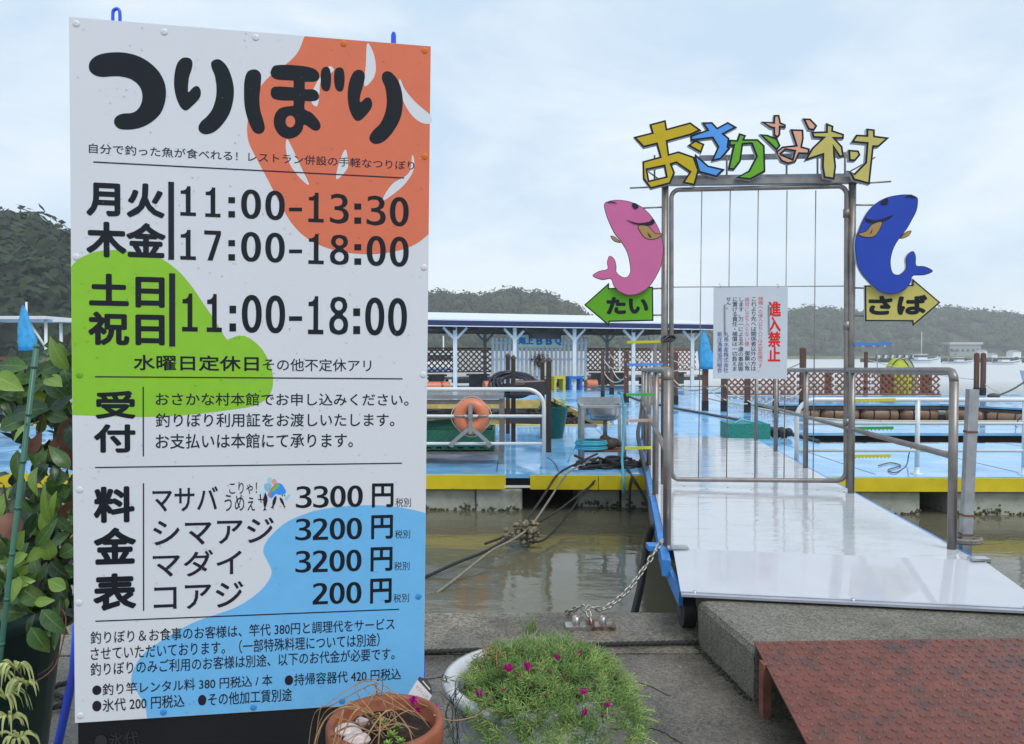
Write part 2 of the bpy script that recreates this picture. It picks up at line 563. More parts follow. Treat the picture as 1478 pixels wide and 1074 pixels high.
# left front wing of the blue frame going down to the wheel
mb = MB()
q0 = gp(-.0, -.05, -.03); q1 = gp(-.36, .01, -.16)
mb.bar(gp(.05, -.04, -.05), gp(-.48, .045, -.16), .022, .085)
mb.build('bracket', M_blue2, gang)
mb = MB(); mb.box(gp(.1, -.055, -.02), (.13, .10, .03)); mb.build('bracket', M_blue2, gang)
for s_ in (2.36, 4.9):
    for k in range(9):
        m2 = MB(); m2.lathe(gp(s_ + (.05 if k % 2 else -.05), .08 + k * .195, 0), [(0, .004), (.007, .0035), (.011, .0)], 8); m2.build('rivet', M_steel2, gang)
# front flap
mb = MB()
fl = [Vector((.872, 3.79, .262)), Vector((.872, 3.79, .262)) + GR * 1.76]
hl = [gp(-.04, .03, .006), gp(-.04, GW + .02, .006)]
q = [fl[0], fl[1], hl[1], hl[0]]
lowr = [p - Vector((0, 0, .008)) for p in q]
mb.add(q + lowr, [(0, 1, 2, 3), (4, 7, 6, 5), (0, 4, 5, 1), (1, 5, 6, 2), (2, 6, 7, 3), (3, 7, 4, 0)])
flap = fix_normals(mb.build('flap', mat('flap_white', (.52, .53, .575), rough=.09, var=.03, wet=.04, wsc=2.5, bump=.0007, bsc=6), gang))
mb = MB()
dn = (hl[0] - fl[0]).normalized()
for (o0, o1, zz) in ((-.012, .02, .006), (.024, .034, .005)):
    mb.bar(fl[0] + dn * ((o0 + o1) / 2) + Vector((0, 0, .001)), fl[1] + dn * ((o0 + o1) / 2) + Vector((0, 0, .001)), o1 - o0, .012)
mb.build('edge_trim', mat('aluminium_trim', (.5, .52, .58), rough=.3, metal=.6), gang)
mb = MB()
for k in range(7):
    pass
for f_ in (.04, .48, .93):
    p = fl[0].lerp(fl[1], f_) + dn * .035
    m2 = MB(); m2.lathe(p, [(0.0, .012), (.008, .011), (.013, .006), (.013, -.002)], 12); m2.build('screw', M_steel2, gang)
for f_ in (.02, .985):
    p = hl[0].lerp(hl[1], f_)
    m2 = MB(); m2.box(p + Vector((0, 0, .01)), (.10, .06, .012)); m2.tube([p + GR * -.06 - Vector((0, 0, .004)), p + GR * .06 - Vector((0, 0, .004))], .011, 8); m2.build('hinge', M_steel2, gang)
# wheel under the left front corner
mb = MB()
wc = Vector((.965, 4.06, .088))
mb.tube([wc + Vector((-.035, 0, 0)), wc + Vector((-.028, 0, 0)), wc + Vector((.028, 0, 0)), wc + Vector((.035, 0, 0))], .085, 24)
w = mb.build('wheel', M_black, gang)
mb = MB(); mb.tube([wc + Vector((-.04, 0, 0)), wc + Vector((.04, 0, 0))], .03, 12); mb.bar(wc + Vector((-.042, 0, 0)), wc + Vector((-.042, .02, .16)), .006, .04); mb.bar(wc + Vector((.042, 0, 0)), wc + Vector((.042, .02, .16)), .006, .04)
mb.build('wheel_fork', M_char, gang)


def railing(root, posts, t, top=1.07, r=.027, midh=.56, first_round=True):
    for s in posts:
        m_ = MB(); rr = .0255 if s == posts[0] else r
        m_.tube([gp(s, t, -.04), gp(s, t, top - (.06 if s == posts[0] else 0))], rr, 12)
        m_.build('rail_post', M_steel, root)
        m_ = MB(); m_.box(gp(s, t, .004 - .02), (.1, .1, .012), rz=-R(8.8)); m_.build('base_plate', M_galv, root)
    m_ = MB()
    pts = [gp(posts[0], t, top - .07), gp(posts[0] + .01, t, top - .03), gp(posts[0] + .035, t, top - .006), gp(posts[0] + .08, t, top), gp(posts[-1], t, top)]
    m_.tube(pts, .0255, 12); m_.build('top_rail', M_steel, root)
    m_ = MB(); m_.tube([gp(posts[0], t, midh), gp(posts[-1], t, midh)], .02, 10); m_.build('middle_rail', M_steel, root)


lr = empty('gangway_railing', tuple(gp(.1, 0)), 'grey steel pipe railing along the left side of the white gangway', 'railing')
railing(lr, [.08, 1.95, 3.9, 5.4, 7.0], .0)
m_ = MB(); m_.tube([gp(2.05, 0, .62), gp(3.6, 0, 1.0)], .012, 8); m_.build('brace', M_steel, lr)
rr_ = empty('gangway_railing', tuple(gp(.2, GW)), 'grey steel pipe railing along the right side of the white gangway', 'railing')
railing(rr_, [.25, 2.28, 3.95, 5.6, 7.1], GW - .03)
# mooring pole beside the right railing
mp_ = empty('mooring_pole', (2.865, 4.62, -.6), 'grey square steel pole clamped beside the near end of the right railing', 'pole')
mb = MB(); mb.bar((2.78, 4.58, -.9), (2.872, 4.62, 1.285), .056, .056, up=(.15, 1, 0)); mb.build('pole_shaft', mat('pole_grey', (.36, .37, .38), rough=.5, metal=.3, var=.2, sc=14, c2=(.2, .12, .07), csc=9, cpos=(.62, .72)), mp_)
for z in (1.02, .50, .38):
    mb = MB(); tz_ = (z + .9) / 2.185; mb.box((2.78 + .092 * tz_, 4.58 + .04 * tz_, z), (.063, .063, .012), rz=-.15); mb.build('clamp_band', M_rust, mp_)
mb = MB()
pth = []
for k in range(64):
    a = k / 64 * 4 * math.pi
    pth.append(Vector((2.80, 4.55, .345 + .022 * k / 64)) + Vector((.085 * math.cos(a), .07 * math.sin(a), 0)))
mb.tube(pth, .012, 8)
mb.build('grey_rope_ring', M_rope2, label='grey rope looped round the foot of the pole beside the right railing', cat='rope')

# ------------------------------------------------------------------ flat lettering tools
def fill2d(loops, res=1, offset=0.0):
    """polygons (with holes) -> flat triangulated (verts2d, faces)"""
    cu = bpy.data.curves.new('tmp', 'CURVE'); cu.dimensions = '2D'; cu.fill_mode = 'BOTH'; cu.offset = offset
    for lp in loops:
        sp = cu.splines.new('POLY'); sp.points.add(len(lp) - 1)
        for p, q in zip(sp.points, lp): p.co = (q[0], q[1], 0, 1)
        sp.use_cyclic_u = True
    ob = bpy.data.objects.new('tmp', cu); col.objects.link(ob)
    dg = bpy.context.evaluated_depsgraph_get()
    me = bpy.data.meshes.new_from_object(ob.evaluated_get(dg))
    vs_ = [(v.co.x, v.co.y) for v in me.vertices]; fs_ = [tuple(p.vertices) for p in me.polygons]
    bpy.data.objects.remove(ob); bpy.data.curves.remove(cu); bpy.data.meshes.remove(me)
    return vs_, fs_


TXT = {}


def text2d(s, bold=0.0, res=3, line=1.0):
    k = (s, bold, res, line)
    if k in TXT: return TXT[k]
    cu = bpy.data.curves.new('tmp', 'FONT'); cu.body = s; cu.offset = bold; cu.resolution_u = res; cu.space_line = line
    cu.align_x = 'CENTER' if '\n' in s else 'LEFT'
    ob = bpy.data.objects.new('tmp', cu); col.objects.link(ob)
    dg = bpy.context.evaluated_depsgraph_get()
    me = bpy.data.meshes.new_from_object(ob.evaluated_get(dg))
    vs_ = [(v.co.x, v.co.y) for v in me.vertices]; fs_ = [tuple(p.vertices) for p in me.polygons]
    bpy.data.objects.remove(ob); bpy.data.curves.remove(cu); bpy.data.meshes.remove(me)
    TXT[k] = (vs_, fs_)
    return TXT[k]


class Plane:
    def __init__(s, o, u, v):
        s.o = Vector(o); s.u = Vector(u).normalized(); s.v = Vector(v).normalized(); s.n = s.u.cross(s.v).normalized()
        # n points toward the viewer when u is right and v is up

    def uv(s, px, py):
        p = onplane(px, py, s.o, s.n) - s.o
        return (p.dot(s.u), p.dot(s.v))

    def P(s, u, v, h=0.0):
        return s.o + s.u * u + s.v * v + s.n * h

    def flat(s, name, loops, m, parent, h, offset=0.0, thick=0.0, px=True, **kw):
        if px: loops = [[s.uv(*p) for p in lp] for lp in loops]
        vs_, fs_ = fill2d(loops, offset=offset)
        mb_ = MB()
        # orient faces toward n
        ff = []
        for f in fs_:
            a, b, c = (Vector((*vs_[i], 0)) for i in f[:3])
            ff.append(f if (b - a).cross(c - a).z > 0 else tuple(reversed(f)))
        mb_.add([s.P(x, y, h) for x, y in vs_], ff)
        if thick:
            # side walls along boundary edges
            cnt = {}
            for f in ff:
                for i in range(len(f)):
                    e = (f[i], f[(i + 1) % len(f)]); cnt[e] = 1
            bd = [e for e in cnt if (e[1], e[0]) not in cnt]
            mb_.add([s.P(x, y, h - thick) for x, y in vs_], [tuple(reversed(f)) for f in ff])
            n = len(vs_)
            for (i, j) in bd: mb_.f.append((j, i, i + n, j + n)); mb_.sm.append(False)
        return mb_.build(name, m, parent, **kw)

    def text(s, string, tl, br, m, parent, h, bold=0.0, res=3, line=1.0, px=True, name='lettering', **kw):
        vs_, fs_ = text2d(string, 0, res, line)
        if not vs_: return None
        x0 = min(v[0] for v in vs_); x1 = max(v[0] for v in vs_); y0 = min(v[1] for v in vs_); y1 = max(v[1] for v in vs_)
        if px:
            a = s.uv(*tl); b = s.uv(*br)
        else:
            a, b = tl, br
        sx = (b[0] - a[0]) / (x1 - x0); sy = (a[1] - b[1]) / (y1 - y0)
        mb_ = MB()
        # heavier weight: the glyphs thickened by stacking hair-thin offset layers
        nd = 0 if bold <= 0 else (4 if bold < .015 else 10)
        em = abs(sy)
        for k in range(max(1, nd)):
            dx = dy = 0
            if nd:
                an_ = 2 * math.pi * (k + .5) / nd
                dx, dy = bold * em * math.cos(an_), bold * em * math.sin(an_)
            kx = 1 - 2 * bold * em / max(1e-6, abs(b[0] - a[0])); ky = 1 - 2 * bold * em / max(1e-6, abs(a[1] - b[1]))
            cx_, cy_ = (a[0] + b[0]) / 2, (a[1] + b[1]) / 2
            mb_.add([s.P(cx_ + (a[0] + (x - x0) * sx - cx_) * kx + dx, cy_ + (b[1] + (y - y0) * sy - cy_) * ky + dy, h + k * 1e-5) for x, y in vs_], fs_)
        return mb_.build(name, m, parent, **kw)

    def slab(s, name, u0, u1, v0, v1, h0, h1, m, parent, **kw):
        q = [s.P(u, v, h) for h in (h0, h1) for (u, v) in ((u0, v0), (u1, v0), (u1, v1), (u0, v1))]
        mb_ = MB(); mb_.add(q, [(0, 3, 2, 1), (4, 5, 6, 7), (0, 1, 5, 4), (1, 2, 6, 5), (2, 3, 7, 6), (3, 0, 4, 7)])
        return mb_.build(name, m, parent, **kw)


def smooth2(lp, n=6):
    return [(p.x, p.y) for p in catmull([(x, y, 0) for x, y in lp], n, True)]


def Z(lp, x0, y0, sc): return [(x0 + x * sc, y0 + y * sc) for x, y in lp]


# ------------------------------------------------------------------ the big price board
SC = Vector((-0.67693724, 1.96160153, 1.43767714))
RM = Matrix.Rotation(0.16504867, 3, 'Z') @ Matrix.Rotation(0.02033554, 3, 'X') @ Matrix.Rotation(0.01279392, 3, 'Y')
SP = Plane(SC, RM @ Vector((1, 0, 0)), RM @ Vector((0, 0, 1)))
sign = empty('price_board', (-.66, 2.05, 0), 'tall white Japanese fishing price board with orange, green and blue blobs', 'sign')
M_panel = mat('panel_white', (.70, .715, .755), rough=.33, var=.015, sc=4)
M_o = sheet('print_orange', (.73, .185, .10)); M_g = sheet('print_green', (.27, .56, .04)); M_b = sheet('print_blue', (.17, .49, .83))
M_k = sheet('print_black', (.012, .014, .02), .35); M_t = sheet('print_dark', (.02, .018, .035), .4)
SP.slab('panel', -.45, .45, -.9, .9, -.004, 0, M_panel, sign)
orange = [(440, 50.9), (430, 75), (414, 92), (394, 106), (377, 124), (364, 150), (357, 180), (359, 205), (372, 232), (388, 262), (404, 294), (424, 326), (448, 347), (482, 361), (525, 367), (565, 364), (597, 354), (619, 338)]
def open_smooth(lp, n=6): return [(p.x, p.y) for p in catmull([(x, y, 0) for x, y in lp], n)]
clampu = lambda uv: (max(-.4495, min(.4495, uv[0])), max(-.8995, min(.8995, uv[1])))
def blob(lp_px, extra_uv, m, h):
    lp = [clampu(SP.uv(*p)) for p in open_smooth(lp_px)] + extra_uv
    return SP.flat('printed_shape', [lp], m, sign, h, px=False)
blob(orange, [(.4495, clampu(SP.uv(619, 338))[1]), (.4495, .8995)], M_o, .0002)
green = [(100, 388), (115, 373), (140, 363), (165, 361), (200, 364), (230, 372), (255, 389), (275, 411), (295, 440), (310, 462), (326, 488), (331, 489), (345, 484.5), (360, 488), (379, 505), (391, 530), (394, 555), (386, 574), (365, 586), (330, 592), (270, 599), (200, 602), (100, 599)]
blob(green, [], M_g, .0002)
blue = [(625, 743), (587, 734), (552, 729.5), (506, 730), (465, 735), (437, 743), (410, 756), (387, 778), (380, 795), (386, 810), (392, 826), (385, 842), (367, 860), (337, 878), (283, 897), (244, 918), (209, 942), (194, 964), (189.5, 984), (198, 999), (209, 1018), (212.5, 1040)]
blob(blue, [(SP.uv(212.5, 1040)[0], -.8995), (.4495, -.8995)], M_b, .0002)
cuts = [[(530, 63), (538, 74), (542, 90), (542, 104), (537, 116), (526, 124), (528, 95)],
        [(577, 114), (585, 130), (600, 148), (622, 167), (622, 178), (608, 177), (594, 166), (583, 148), (577, 128)],
        [(475, 96), (482, 101), (476, 107), (463, 118), (461, 135), (458, 153), (450, 148), (452, 130), (462, 112)],
        [(414, 201), (422, 214), (434, 240), (446, 266), (436, 260), (420, 240), (413, 218)],
        [(498, 216), (502, 230), (501, 244), (486, 259), (488, 240)],
        [(595, 224), (598, 236), (594, 252), (578, 272), (552, 290), (566, 266), (590, 250)]]
for c in cuts:
    SP.flat('printed_shape', [smooth2([(min(x, 621.5), y) for x, y in c], 5)], M_panel, sign, .0004)
TI = [
    ([[(108, 215), (120, 170), (160, 130), (230, 103), (330, 92), (430, 98), (530, 125), (620, 175), (700, 250), (750, 340), (767, 430), (755, 530), (715, 620), (640, 690), (550, 735), (450, 752), (370, 745), (330, 710), (325, 670), (350, 635), (400, 615), (470, 610), (520, 585), (555, 530), (565, 460), (550, 400), (510, 350), (450, 315), (370, 298), (300, 298), (220, 303), (160, 288), (120, 255)]], 0),
    ([[(943, 137), (905, 142), (870, 175), (847, 235), (836, 320), (838, 400), (855, 480), (885, 550), (915, 582), (945, 587), (985, 555), (1040, 500), (1063, 455), (1058, 405), (1030, 380), (995, 395), (958, 432), (955, 380), (965, 300), (985, 240), (993, 185), (978, 150)]], 0),
    ([[(1195, 152), (1235, 160), (1285, 210), (1325, 300), (1345, 400), (1340, 500), (1310, 610), (1250, 705), (1180, 770), (1110, 792), (1060, 775), (1043, 735), (1065, 685), (1110, 645), (1160, 580), (1190, 490), (1197, 400), (1185, 300), (1155, 220), (1155, 175)]], 0),
    ([[(125, 297), (160, 305), (182, 340), (178, 420), (170, 500), (175, 580), (195, 650), (208, 710), (195, 745), (160, 755), (125, 735), (90, 660), (65, 560), (60, 450), (65, 370), (85, 315)]], 1),
    ([[(250, 315), (270, 275), (320, 265), (430, 268), (540, 285), (590, 320), (592, 365), (560, 384), (500, 385), (493, 389), (493, 433), (500, 438), (560, 441), (590, 470), (590, 505), (560, 523), (500, 522), (493, 528), (493, 580), (540, 605), (590, 660), (605, 700), (590, 728), (555, 730), (490, 690), (475, 730), (440, 770), (380, 790), (320, 770), (280, 715), (272, 655), (290, 600), (330, 568), (405, 556), (412, 550), (412, 524), (405, 519), (330, 518), (270, 505), (250, 470), (260, 430), (300, 418), (405, 424), (412, 420), (412, 382), (405, 377), (300, 370), (260, 350)],
      [(390 + 34 * math.cos(a), 667 + 42 * math.sin(a)) for a in [k * math.pi / 6 for k in range(12)]]], 1),
    ([[(640, 278), (670, 295), (680, 370), (668, 440), (640, 452), (612, 430), (605, 360), (612, 300)]], 1),
    ([[(738, 283), (768, 300), (776, 370), (765, 440), (738, 455), (710, 430), (700, 360), (708, 300)]], 1),
    ([[(880, 300), (905, 310), (920, 345), (908, 410), (888, 480), (887, 530), (930, 497), (960, 505), (972, 545), (955, 590), (900, 650), (868, 663), (840, 645), (810, 580), (797, 490), (805, 400), (830, 330), (855, 305)]], 1),
    ([[(1075, 310), (1115, 325), (1160, 385), (1185, 470), (1188, 560), (1170, 650), (1120, 740), (1060, 805), (1000, 828), (960, 810), (953, 775), (980, 730), (1030, 680), (1065, 600), (1075, 520), (1065, 430), (1042, 370), (1045, 330)]], 1)]
for loops, w_ in TI:
    x0, y0, sc = ((110, 60, 250 / 1478), (340, 40, 300 / 1478))[w_]
    SP.flat('title_stroke', [smooth2(Z(lp, x0, y0, sc), 4) for lp in loops], M_k, sign, .0006)
B1, B2, B3 = .036, .02, .006
LINES = [
    ('自分で釣った魚が食べれる！レストラン併設の手軽なつりぼり', (128.4, 206.7), (598, 246), .004),
    ('月火', (124.3, 260.7), (238, 315.8), B1), ('木金', (124.3, 318.4), (239.7, 374.3), B1),
    ('土日', (128.3, 394.2), (238, 444.8), B1), ('祝日', (127.2, 449.3), (238, 499.5), B1),
    ('水曜日定休日', (193, 511.8), (373.5, 536), B2), ('その他不定休アリ', (379.5, 517), (535.8, 536.7), B3),
    ('受', (137.6, 563.9), (196, 604.5), B1), ('付', (135.4, 612.3), (196, 653.2), B1),
    ('おさかな村本館でお申し込みください。', (224.7, 566.5), (589.7, 585.9), .01),
    ('釣りぼり利用証をお渡しいたします。', (224.7, 596.3), (569.3, 615.6), .01),
    ('お支払いは本館にて承ります。', (224.7, 626), (509.4, 645.8), .01),
    ('料', (135, 702.4), (194.8, 753.7), B1), ('金', (135, 762), (197, 813.4), B1), ('表', (134.3, 828.4), (197, 879.7), B1),
    ('マサバ', (219.9, 703.2), (314.7, 737), .012), ('こりゃ！', (331, 696), (371, 713), .004), ('うめぇ', (324, 714), (368, 737), .002),
    ('シマアジ', (221, 750.6), (395.2, 783.3), .012), ('マダイ', (220.3, 795.7), (349, 829.6), .012), ('コアジ', (221.8, 843), (351, 875.8), .012),
    ('円', (537, 697.8), (567.9, 732), .02), ('円', (535.9, 743.6), (567, 777.5), .02), ('円', (535, 790), (566.4, 823.8), .02), ('円', (534.4, 835.4), (565.2, 870), .02),
    ('税別', (571, 719), (593, 731.3), 0), ('税別', (570.2, 765.2), (591.8, 776.8), 0), ('税別', (569, 811), (591, 822.6), 0), ('税別', (567.9, 857.3), (590.3, 868.9), 0),
    ('釣りぼり＆お食事のお客様は、竿代 380円と調理代をサービス', (130.5, 911.3), (569.5, 908.8), .008),
    ('させていただいております。（一部特殊料理については別途）', (131, 933.6), (547.9, 932.5), .008),
    ('釣りぼりのみご利用のお客様は別途、以下のお代金が必要です。', (130.5, 956.8), (569.5, 952), .008),
    ('●釣り竿レンタル料 380 円税込 / 本', (133.2, 987.6), (393.3, 989.5), .01),
    ('●持帰容器代 420 円税込', (411, 973), (578.7, 980.7), .01),
    ('●氷代 200 円税込', (133.2, 1009.6), (266.5, 1020.3), .01),
    ('●その他加工賃別途', (285.8, 1001), (421.4, 1011.5), .01)]
for s_, tl, br, bo in LINES:
    SP.text(s_, tl, br, M_t if bo < .02 else M_k, sign, .0008, bold=bo)


HX = [(453, 520), (550, 615), (645, 668), (693, 770), (787, 862), (880, 928), (950, 1015), (1038, 1110), (1133, 1157), (1180, 1253), (1270, 1342)]
NUM = [('11:00-13:30', [(90 + a * .3724, 90 + b * .3724) for a, b in HX], 267.6, 311.5, 284.5, 328),
       ('17:00-18:00', [(90 + a * .3724, 90 + b * .3724) for a, b in HX], 331, 375, 341.5, 386),
       ('11:00-18:00', [(90 + a * .3724 + 2.6 * (1 - i / 5.), 90 + b * .3724 + 2.6 * (1 - i / 5.)) for i, (a, b) in enumerate(HX)], 423, 478.5, 430, 485.5),
       ('3300', [(427.2, 450), (452.3, 474.5), (476.8, 499), (501.5, 523.6)], 702, 733, 700.5, 731.3),
       ('3200', [(426.5, 449.3), (451.6, 473.5), (476, 498), (500.5, 522.4)], 749, 779.5, 747.2, 778),
       ('3200', [(426.5, 449), (451.4, 473), (475.6, 497.6), (500, 521.6)], 795.5, 826, 793.3, 824),
       ('200', [(451.5, 473.3), (475.7, 497.5), (500, 521.6)], 842, 872, 840, 870.3)]

def ell(cx_, cy_, rx, ry, n=28, p=2.0):
    o = []
    for k in range(n):
        a = 2 * math.pi * k / n; c, s_ = math.cos(a), math.sin(a)
        o.append((cx_ + rx * math.copysign(abs(c) ** (2 / p), c), cy_ + ry * math.copysign(abs(s_) ** (2 / p), s_)))
    return o
def osm(lp, n=5): return [(p.x, p.y) for p in catmull([(x, y, 0) for x, y in lp], n)]
DIG = {
 '0': [ell(.5, .5, .5, .5, 32, 2.25), ell(.5, .5, .215, .36, 28, 2.2)],
 '1': [[(.06, 0), (.97, 0), (.97, .12), (.66, .12), (.66, 1), (.46, 1), (.43, .93), (.34, .875), (.22, .85), (.09, .845), (.09, .735), (.38, .735), (.38, .12), (.06, .12)]],
 '7': [[(0, 1), (1, 1), (1, .87), (.50, 0), (.19, 0), (.71, .865), (0, .865)]],
 '2': [osm([(.04, .93), (.25, .985), (.48, 1), (.8, .94), (.94, .74), (.85, .54), (.62, .34), (.36, .145)]) + [(1, .145), (1, 0), (0, 0), (0, .15)] + osm([(0, .15), (.28, .36), (.55, .57), (.64, .73), (.57, .84), (.42, .87), (.22, .84), (.04, .76)])],
 '3': [osm([(.06, .95), (.26, .99), (.5, 1), (.8, .94), (.93, .77), (.86, .61), (.68, .53)]) + osm([(.7, .52), (.9, .45), (1, .28), (.9, .09), (.62, .005), (.36, -.005), (.0, .05)]) + osm([(0, .21), (.25, .135), (.48, .13), (.66, .185), (.72, .30), (.64, .41), (.44, .45), (.24, .455)]) + osm([(.24, .58), (.42, .585), (.6, .64), (.66, .75), (.58, .85), (.42, .87), (.22, .855), (.06, .80)])],
 '8': [[(x, y) for x, y in osm([(.5, 1), (.82, .95), (.95, .77), (.87, .63), (.71, .535), (.92, .43), (1, .27), (.9, .07), (.5, 0), (.1, .07), (0, .27), (.08, .43), (.29, .535), (.13, .63), (.05, .77), (.18, .95), (.5, 1)])][:-1], ell(.5, .765, .21, .125, 20), ell(.5, .27, .25, .155, 20)]}
FWD = str.maketrans('0123456789', '０１２３４５６７８９')
for s_, xs, t0_, b0_, t1_, b1_ in NUM:
    xa, xb = xs[0][0], xs[-1][1]
    for ch, (x0_, x1_) in zip(s_, xs):
        f_ = ((x0_ + x1_) / 2 - xa) / (xb - xa)
        t_y = t0_ + (t1_ - t0_) * f_; b_y = b0_ + (b1_ - b0_) * f_; H_ = b_y - t_y
        big = ':' in s_
        if ch in ':-':
            yy = [(t_y + H_ * .30, t_y + H_ * .50), (t_y + H_ * .76, t_y + H_ * .97)] if ch == ':' else [(t_y + H_ * .54, t_y + H_ * .66)]
            for ya, yb in yy:
                SP.flat('numeral', [[(x0_ - .5, ya), (x1_ + .5, ya), (x1_ + .5, yb), (x0_ - .5, yb)]], M_k, sign, .0008)
        else:
            a_, b_ = SP.uv(x0_, t_y), SP.uv(x1_, b_y)
            SP.flat('numeral', [[(a_[0] + (b_[0] - a_[0]) * x, b_[1] + (a_[1] - b_[1]) * y) for x, y in lp] for lp in DIG[ch]], M_k, sign, .0008, px=False)


def pxbar(name, p, q, wpx, m, parent, pl, h):
    a = Vector(pl.uv(*p)); b = Vector(pl.uv(*q)); d = (b - a).normalized(); n = Vector((-d.y, d.x)) * (wpx / 2 * 2.0 / F)
    return pl.flat(name, [[tuple(a - n), tuple(b - n), tuple(b + n), tuple(a + n)]], m, parent, h, px=False)


for p, q, w_ in (((134.7, 233.9), (583.4, 257), 1.7), ((137.3, 543.8), (581, 546.8), 1.7), ((137.3, 674.8), (580, 668.5), 1.7), ((137.8, 896.6), (576.4, 879.3), 1.7),
                 ((206.8, 558.3), (207, 658.8), 1.7), ((207.2, 697.4), (207.4, 881.6), 1.7), ((247.1, 262.5), (247.3, 375), 7.5), ((248.5, 394.6), (248.7, 500.3), 8)):
    pxbar('printed_rule', p, q, w_, M_t, sign, SP, .0008)
# small fish artwork beside the first price
zl = lambda lp: Z(lp, 310, 670, 130 / 1478)
ART = [((.05, .3, .85), [(870, 500), (900, 440), (960, 360), (1030, 310), (1100, 330), (1150, 400), (1170, 460), (1120, 500), (1050, 500), (1000, 490), (930, 560)]),
       ((.2, .5, .12), [(940, 430), (1000, 350), (1050, 320), (1060, 360), (1010, 410), (960, 450)]),
       ((.45, .25, .18), [(870, 500), (910, 420), (990, 320), (1010, 330), (940, 430), (900, 530)]),
       ((.35, .65, .85), [(860, 250), (900, 210), (940, 240), (930, 290), (880, 300)]),
       ((.25, .5, .7), [(810, 340), (860, 310), (930, 330), (920, 400), (870, 450), (820, 400)]),
       ((.5, .75, .92), [(740, 440), (790, 400), (840, 450), (790, 500), (750, 490)]),
       ((.75, .35, .35), [(930, 290), (970, 240), (1020, 280), (1000, 320), (950, 320)]),
       ((.3, .6, .85), [(1150, 570), (1180, 520), (1240, 490), (1210, 550), (1180, 590)])]
for i, (c, lp) in enumerate(ART):
    SP.flat('printed_artwork', [smooth2(zl(lp), 3)], sheet('art_%d' % i, c), sign, .0004 + .00006 * i)
FISH = [[(830, 460), (865, 540), (868, 600), (845, 680), (830, 715), (850, 765), (825, 750), (795, 765), (815, 715), (798, 640), (795, 560)],
        [(1010, 510), (1015, 570), (995, 640), (965, 695), (965, 745), (945, 715), (915, 720), (945, 680), (950, 600), (975, 545)],
        [(1070, 540), (1110, 570), (1135, 630), (1145, 680), (1165, 695), (1140, 715), (1125, 675), (1085, 620), (1065, 570)],
        [(710, 565), (795, 575), (795, 590), (712, 583)], [(735, 495), (755, 495), (768, 630), (755, 635)],
        [(1100, 505), (1118, 500), (1120, 525), (1104, 528)], [(1138, 500), (1156, 500), (1156, 525), (1142, 528)]]
for lp in FISH: SP.flat('printed_artwork', [zl(lp)], M_t, sign, .0010)
# screws
for i, (x, y) in enumerate([(110, 34), (237, 46), (369, 54), (496, 63), (613, 73), (613, 226), (612, 386), (611, 541), (604, 861), (110, 371), (115, 541), (115, 707), (114, 870), (116, 1033), (236, 1028), (366, 1021), (494, 1012), (602, 1003)]):
    u, v = SP.uv(x, y)
    cs = M_panel
    if x > 420 and y < 340: cs = sheet('screw_orange', (.70, .17, .03))
    if (y > 850 and x > 200): cs = sheet('screw_blue', (.06, .27, .62))
    if (x, y) == (115, 541): cs = sheet('screw_green', (.17, .45, .02))
    mb_ = MB(); n = 14
    ring = [(.0088, .0006), (.0078, .0014), (.004, .0019), (.0008, .0021)]
    vs_ = [];fs_ = []
    for r_, h_ in ring:
        for k in range(n):
            a = 2 * math.pi * k / n
            vs_.append(SP.P(u + r_ * math.cos(a), v + r_ * math.sin(a), h_))
    for q_ in range(3):
        for k in range(n):
            l = (k + 1) % n
            fs_.append((q_ * n + k, q_ * n + l, (q_ + 1) * n + l, (q_ + 1) * n + k))
    mb_.add(vs_, fs_, True)
    mb_.build('screw_cap', cs, sign)
# rain drops on the panel
mb_ = MB(); rd = random.Random(11)
for k in range(900):
    u = rd.uniform(-.445, .445); v = rd.uniform(-.895, .895); r_ = rd.choice((.0008, .001, .0012, .0018, .0024))
    n = 6; vs_ = []
    for q_, (f1, f2) in enumerate(((1, 0.0), (.7, .35))):
        for i in range(n):
            a = 2 * math.pi * i / n
            vs_.append(SP.P(u + r_ * f1 * math.cos(a), v + r_ * f1 * math.sin(a), .0010 + r_ * f2))
    vs_.append(SP.P(u, v, .0010 + r_ * .5))
    mb_.add(vs_, [(i, (i + 1) % n, n + (i + 1) % n, n + i) for i in range(n)] + [(n + i, n + (i + 1) % n, 2 * n) for i in range(n)], True)
mw = mat('rain_drop', (.9, .95, 1), rough=.02, trans=1.0, var=0)
mb_.build('rain_drops', mw, sign, kind='stuff')
# black lower board, blue stand
M_gl = mat('black_board', (.010, .011, .013), rough=.12, var=.1)
SP.slab('lower_board', -.445, .45, -1.38, -.904, -.02, -.006, M_gl, sign)
SP.text('●氷代', (136, 1060), (200, 1079), sheet('dark_grey_print', (.03, .03, .032)), sign, -.004, bold=.01)
M_bt = mat('blue_tube', (.03, .10, .75), rough=.3, var=.05)
mb_ = MB(); mb_.tube([SP.P(.42, .9, -.03), SP.P(.425, -.2, -.045), SP.P(.444, -.85, -.055), SP.P(.452, -1.42, -.06)], .012, 10); mb_.build('leg', M_bt, sign)
mb_ = MB(); mb_.tube([SP.P(-.36, .9, -.03), SP.P(-.37, -1.42, -.06)], .012, 10); mb_.build('leg', M_bt, sign)
mb_ = MB(); mb_.tube([at(112, 900, 2.03), at(107, 968, 2.10), at(84, 1074, 2.22), (-1.50, 2.34, .0)], .0125, 10); mb_.build('leg', M_bt, sign)
mb_ = MB(); mb_.tube([SP.P(.30, .2, -.05), (-.42, 2.62, 0)], .012, 10); mb_.build('leg', M_bt, sign)
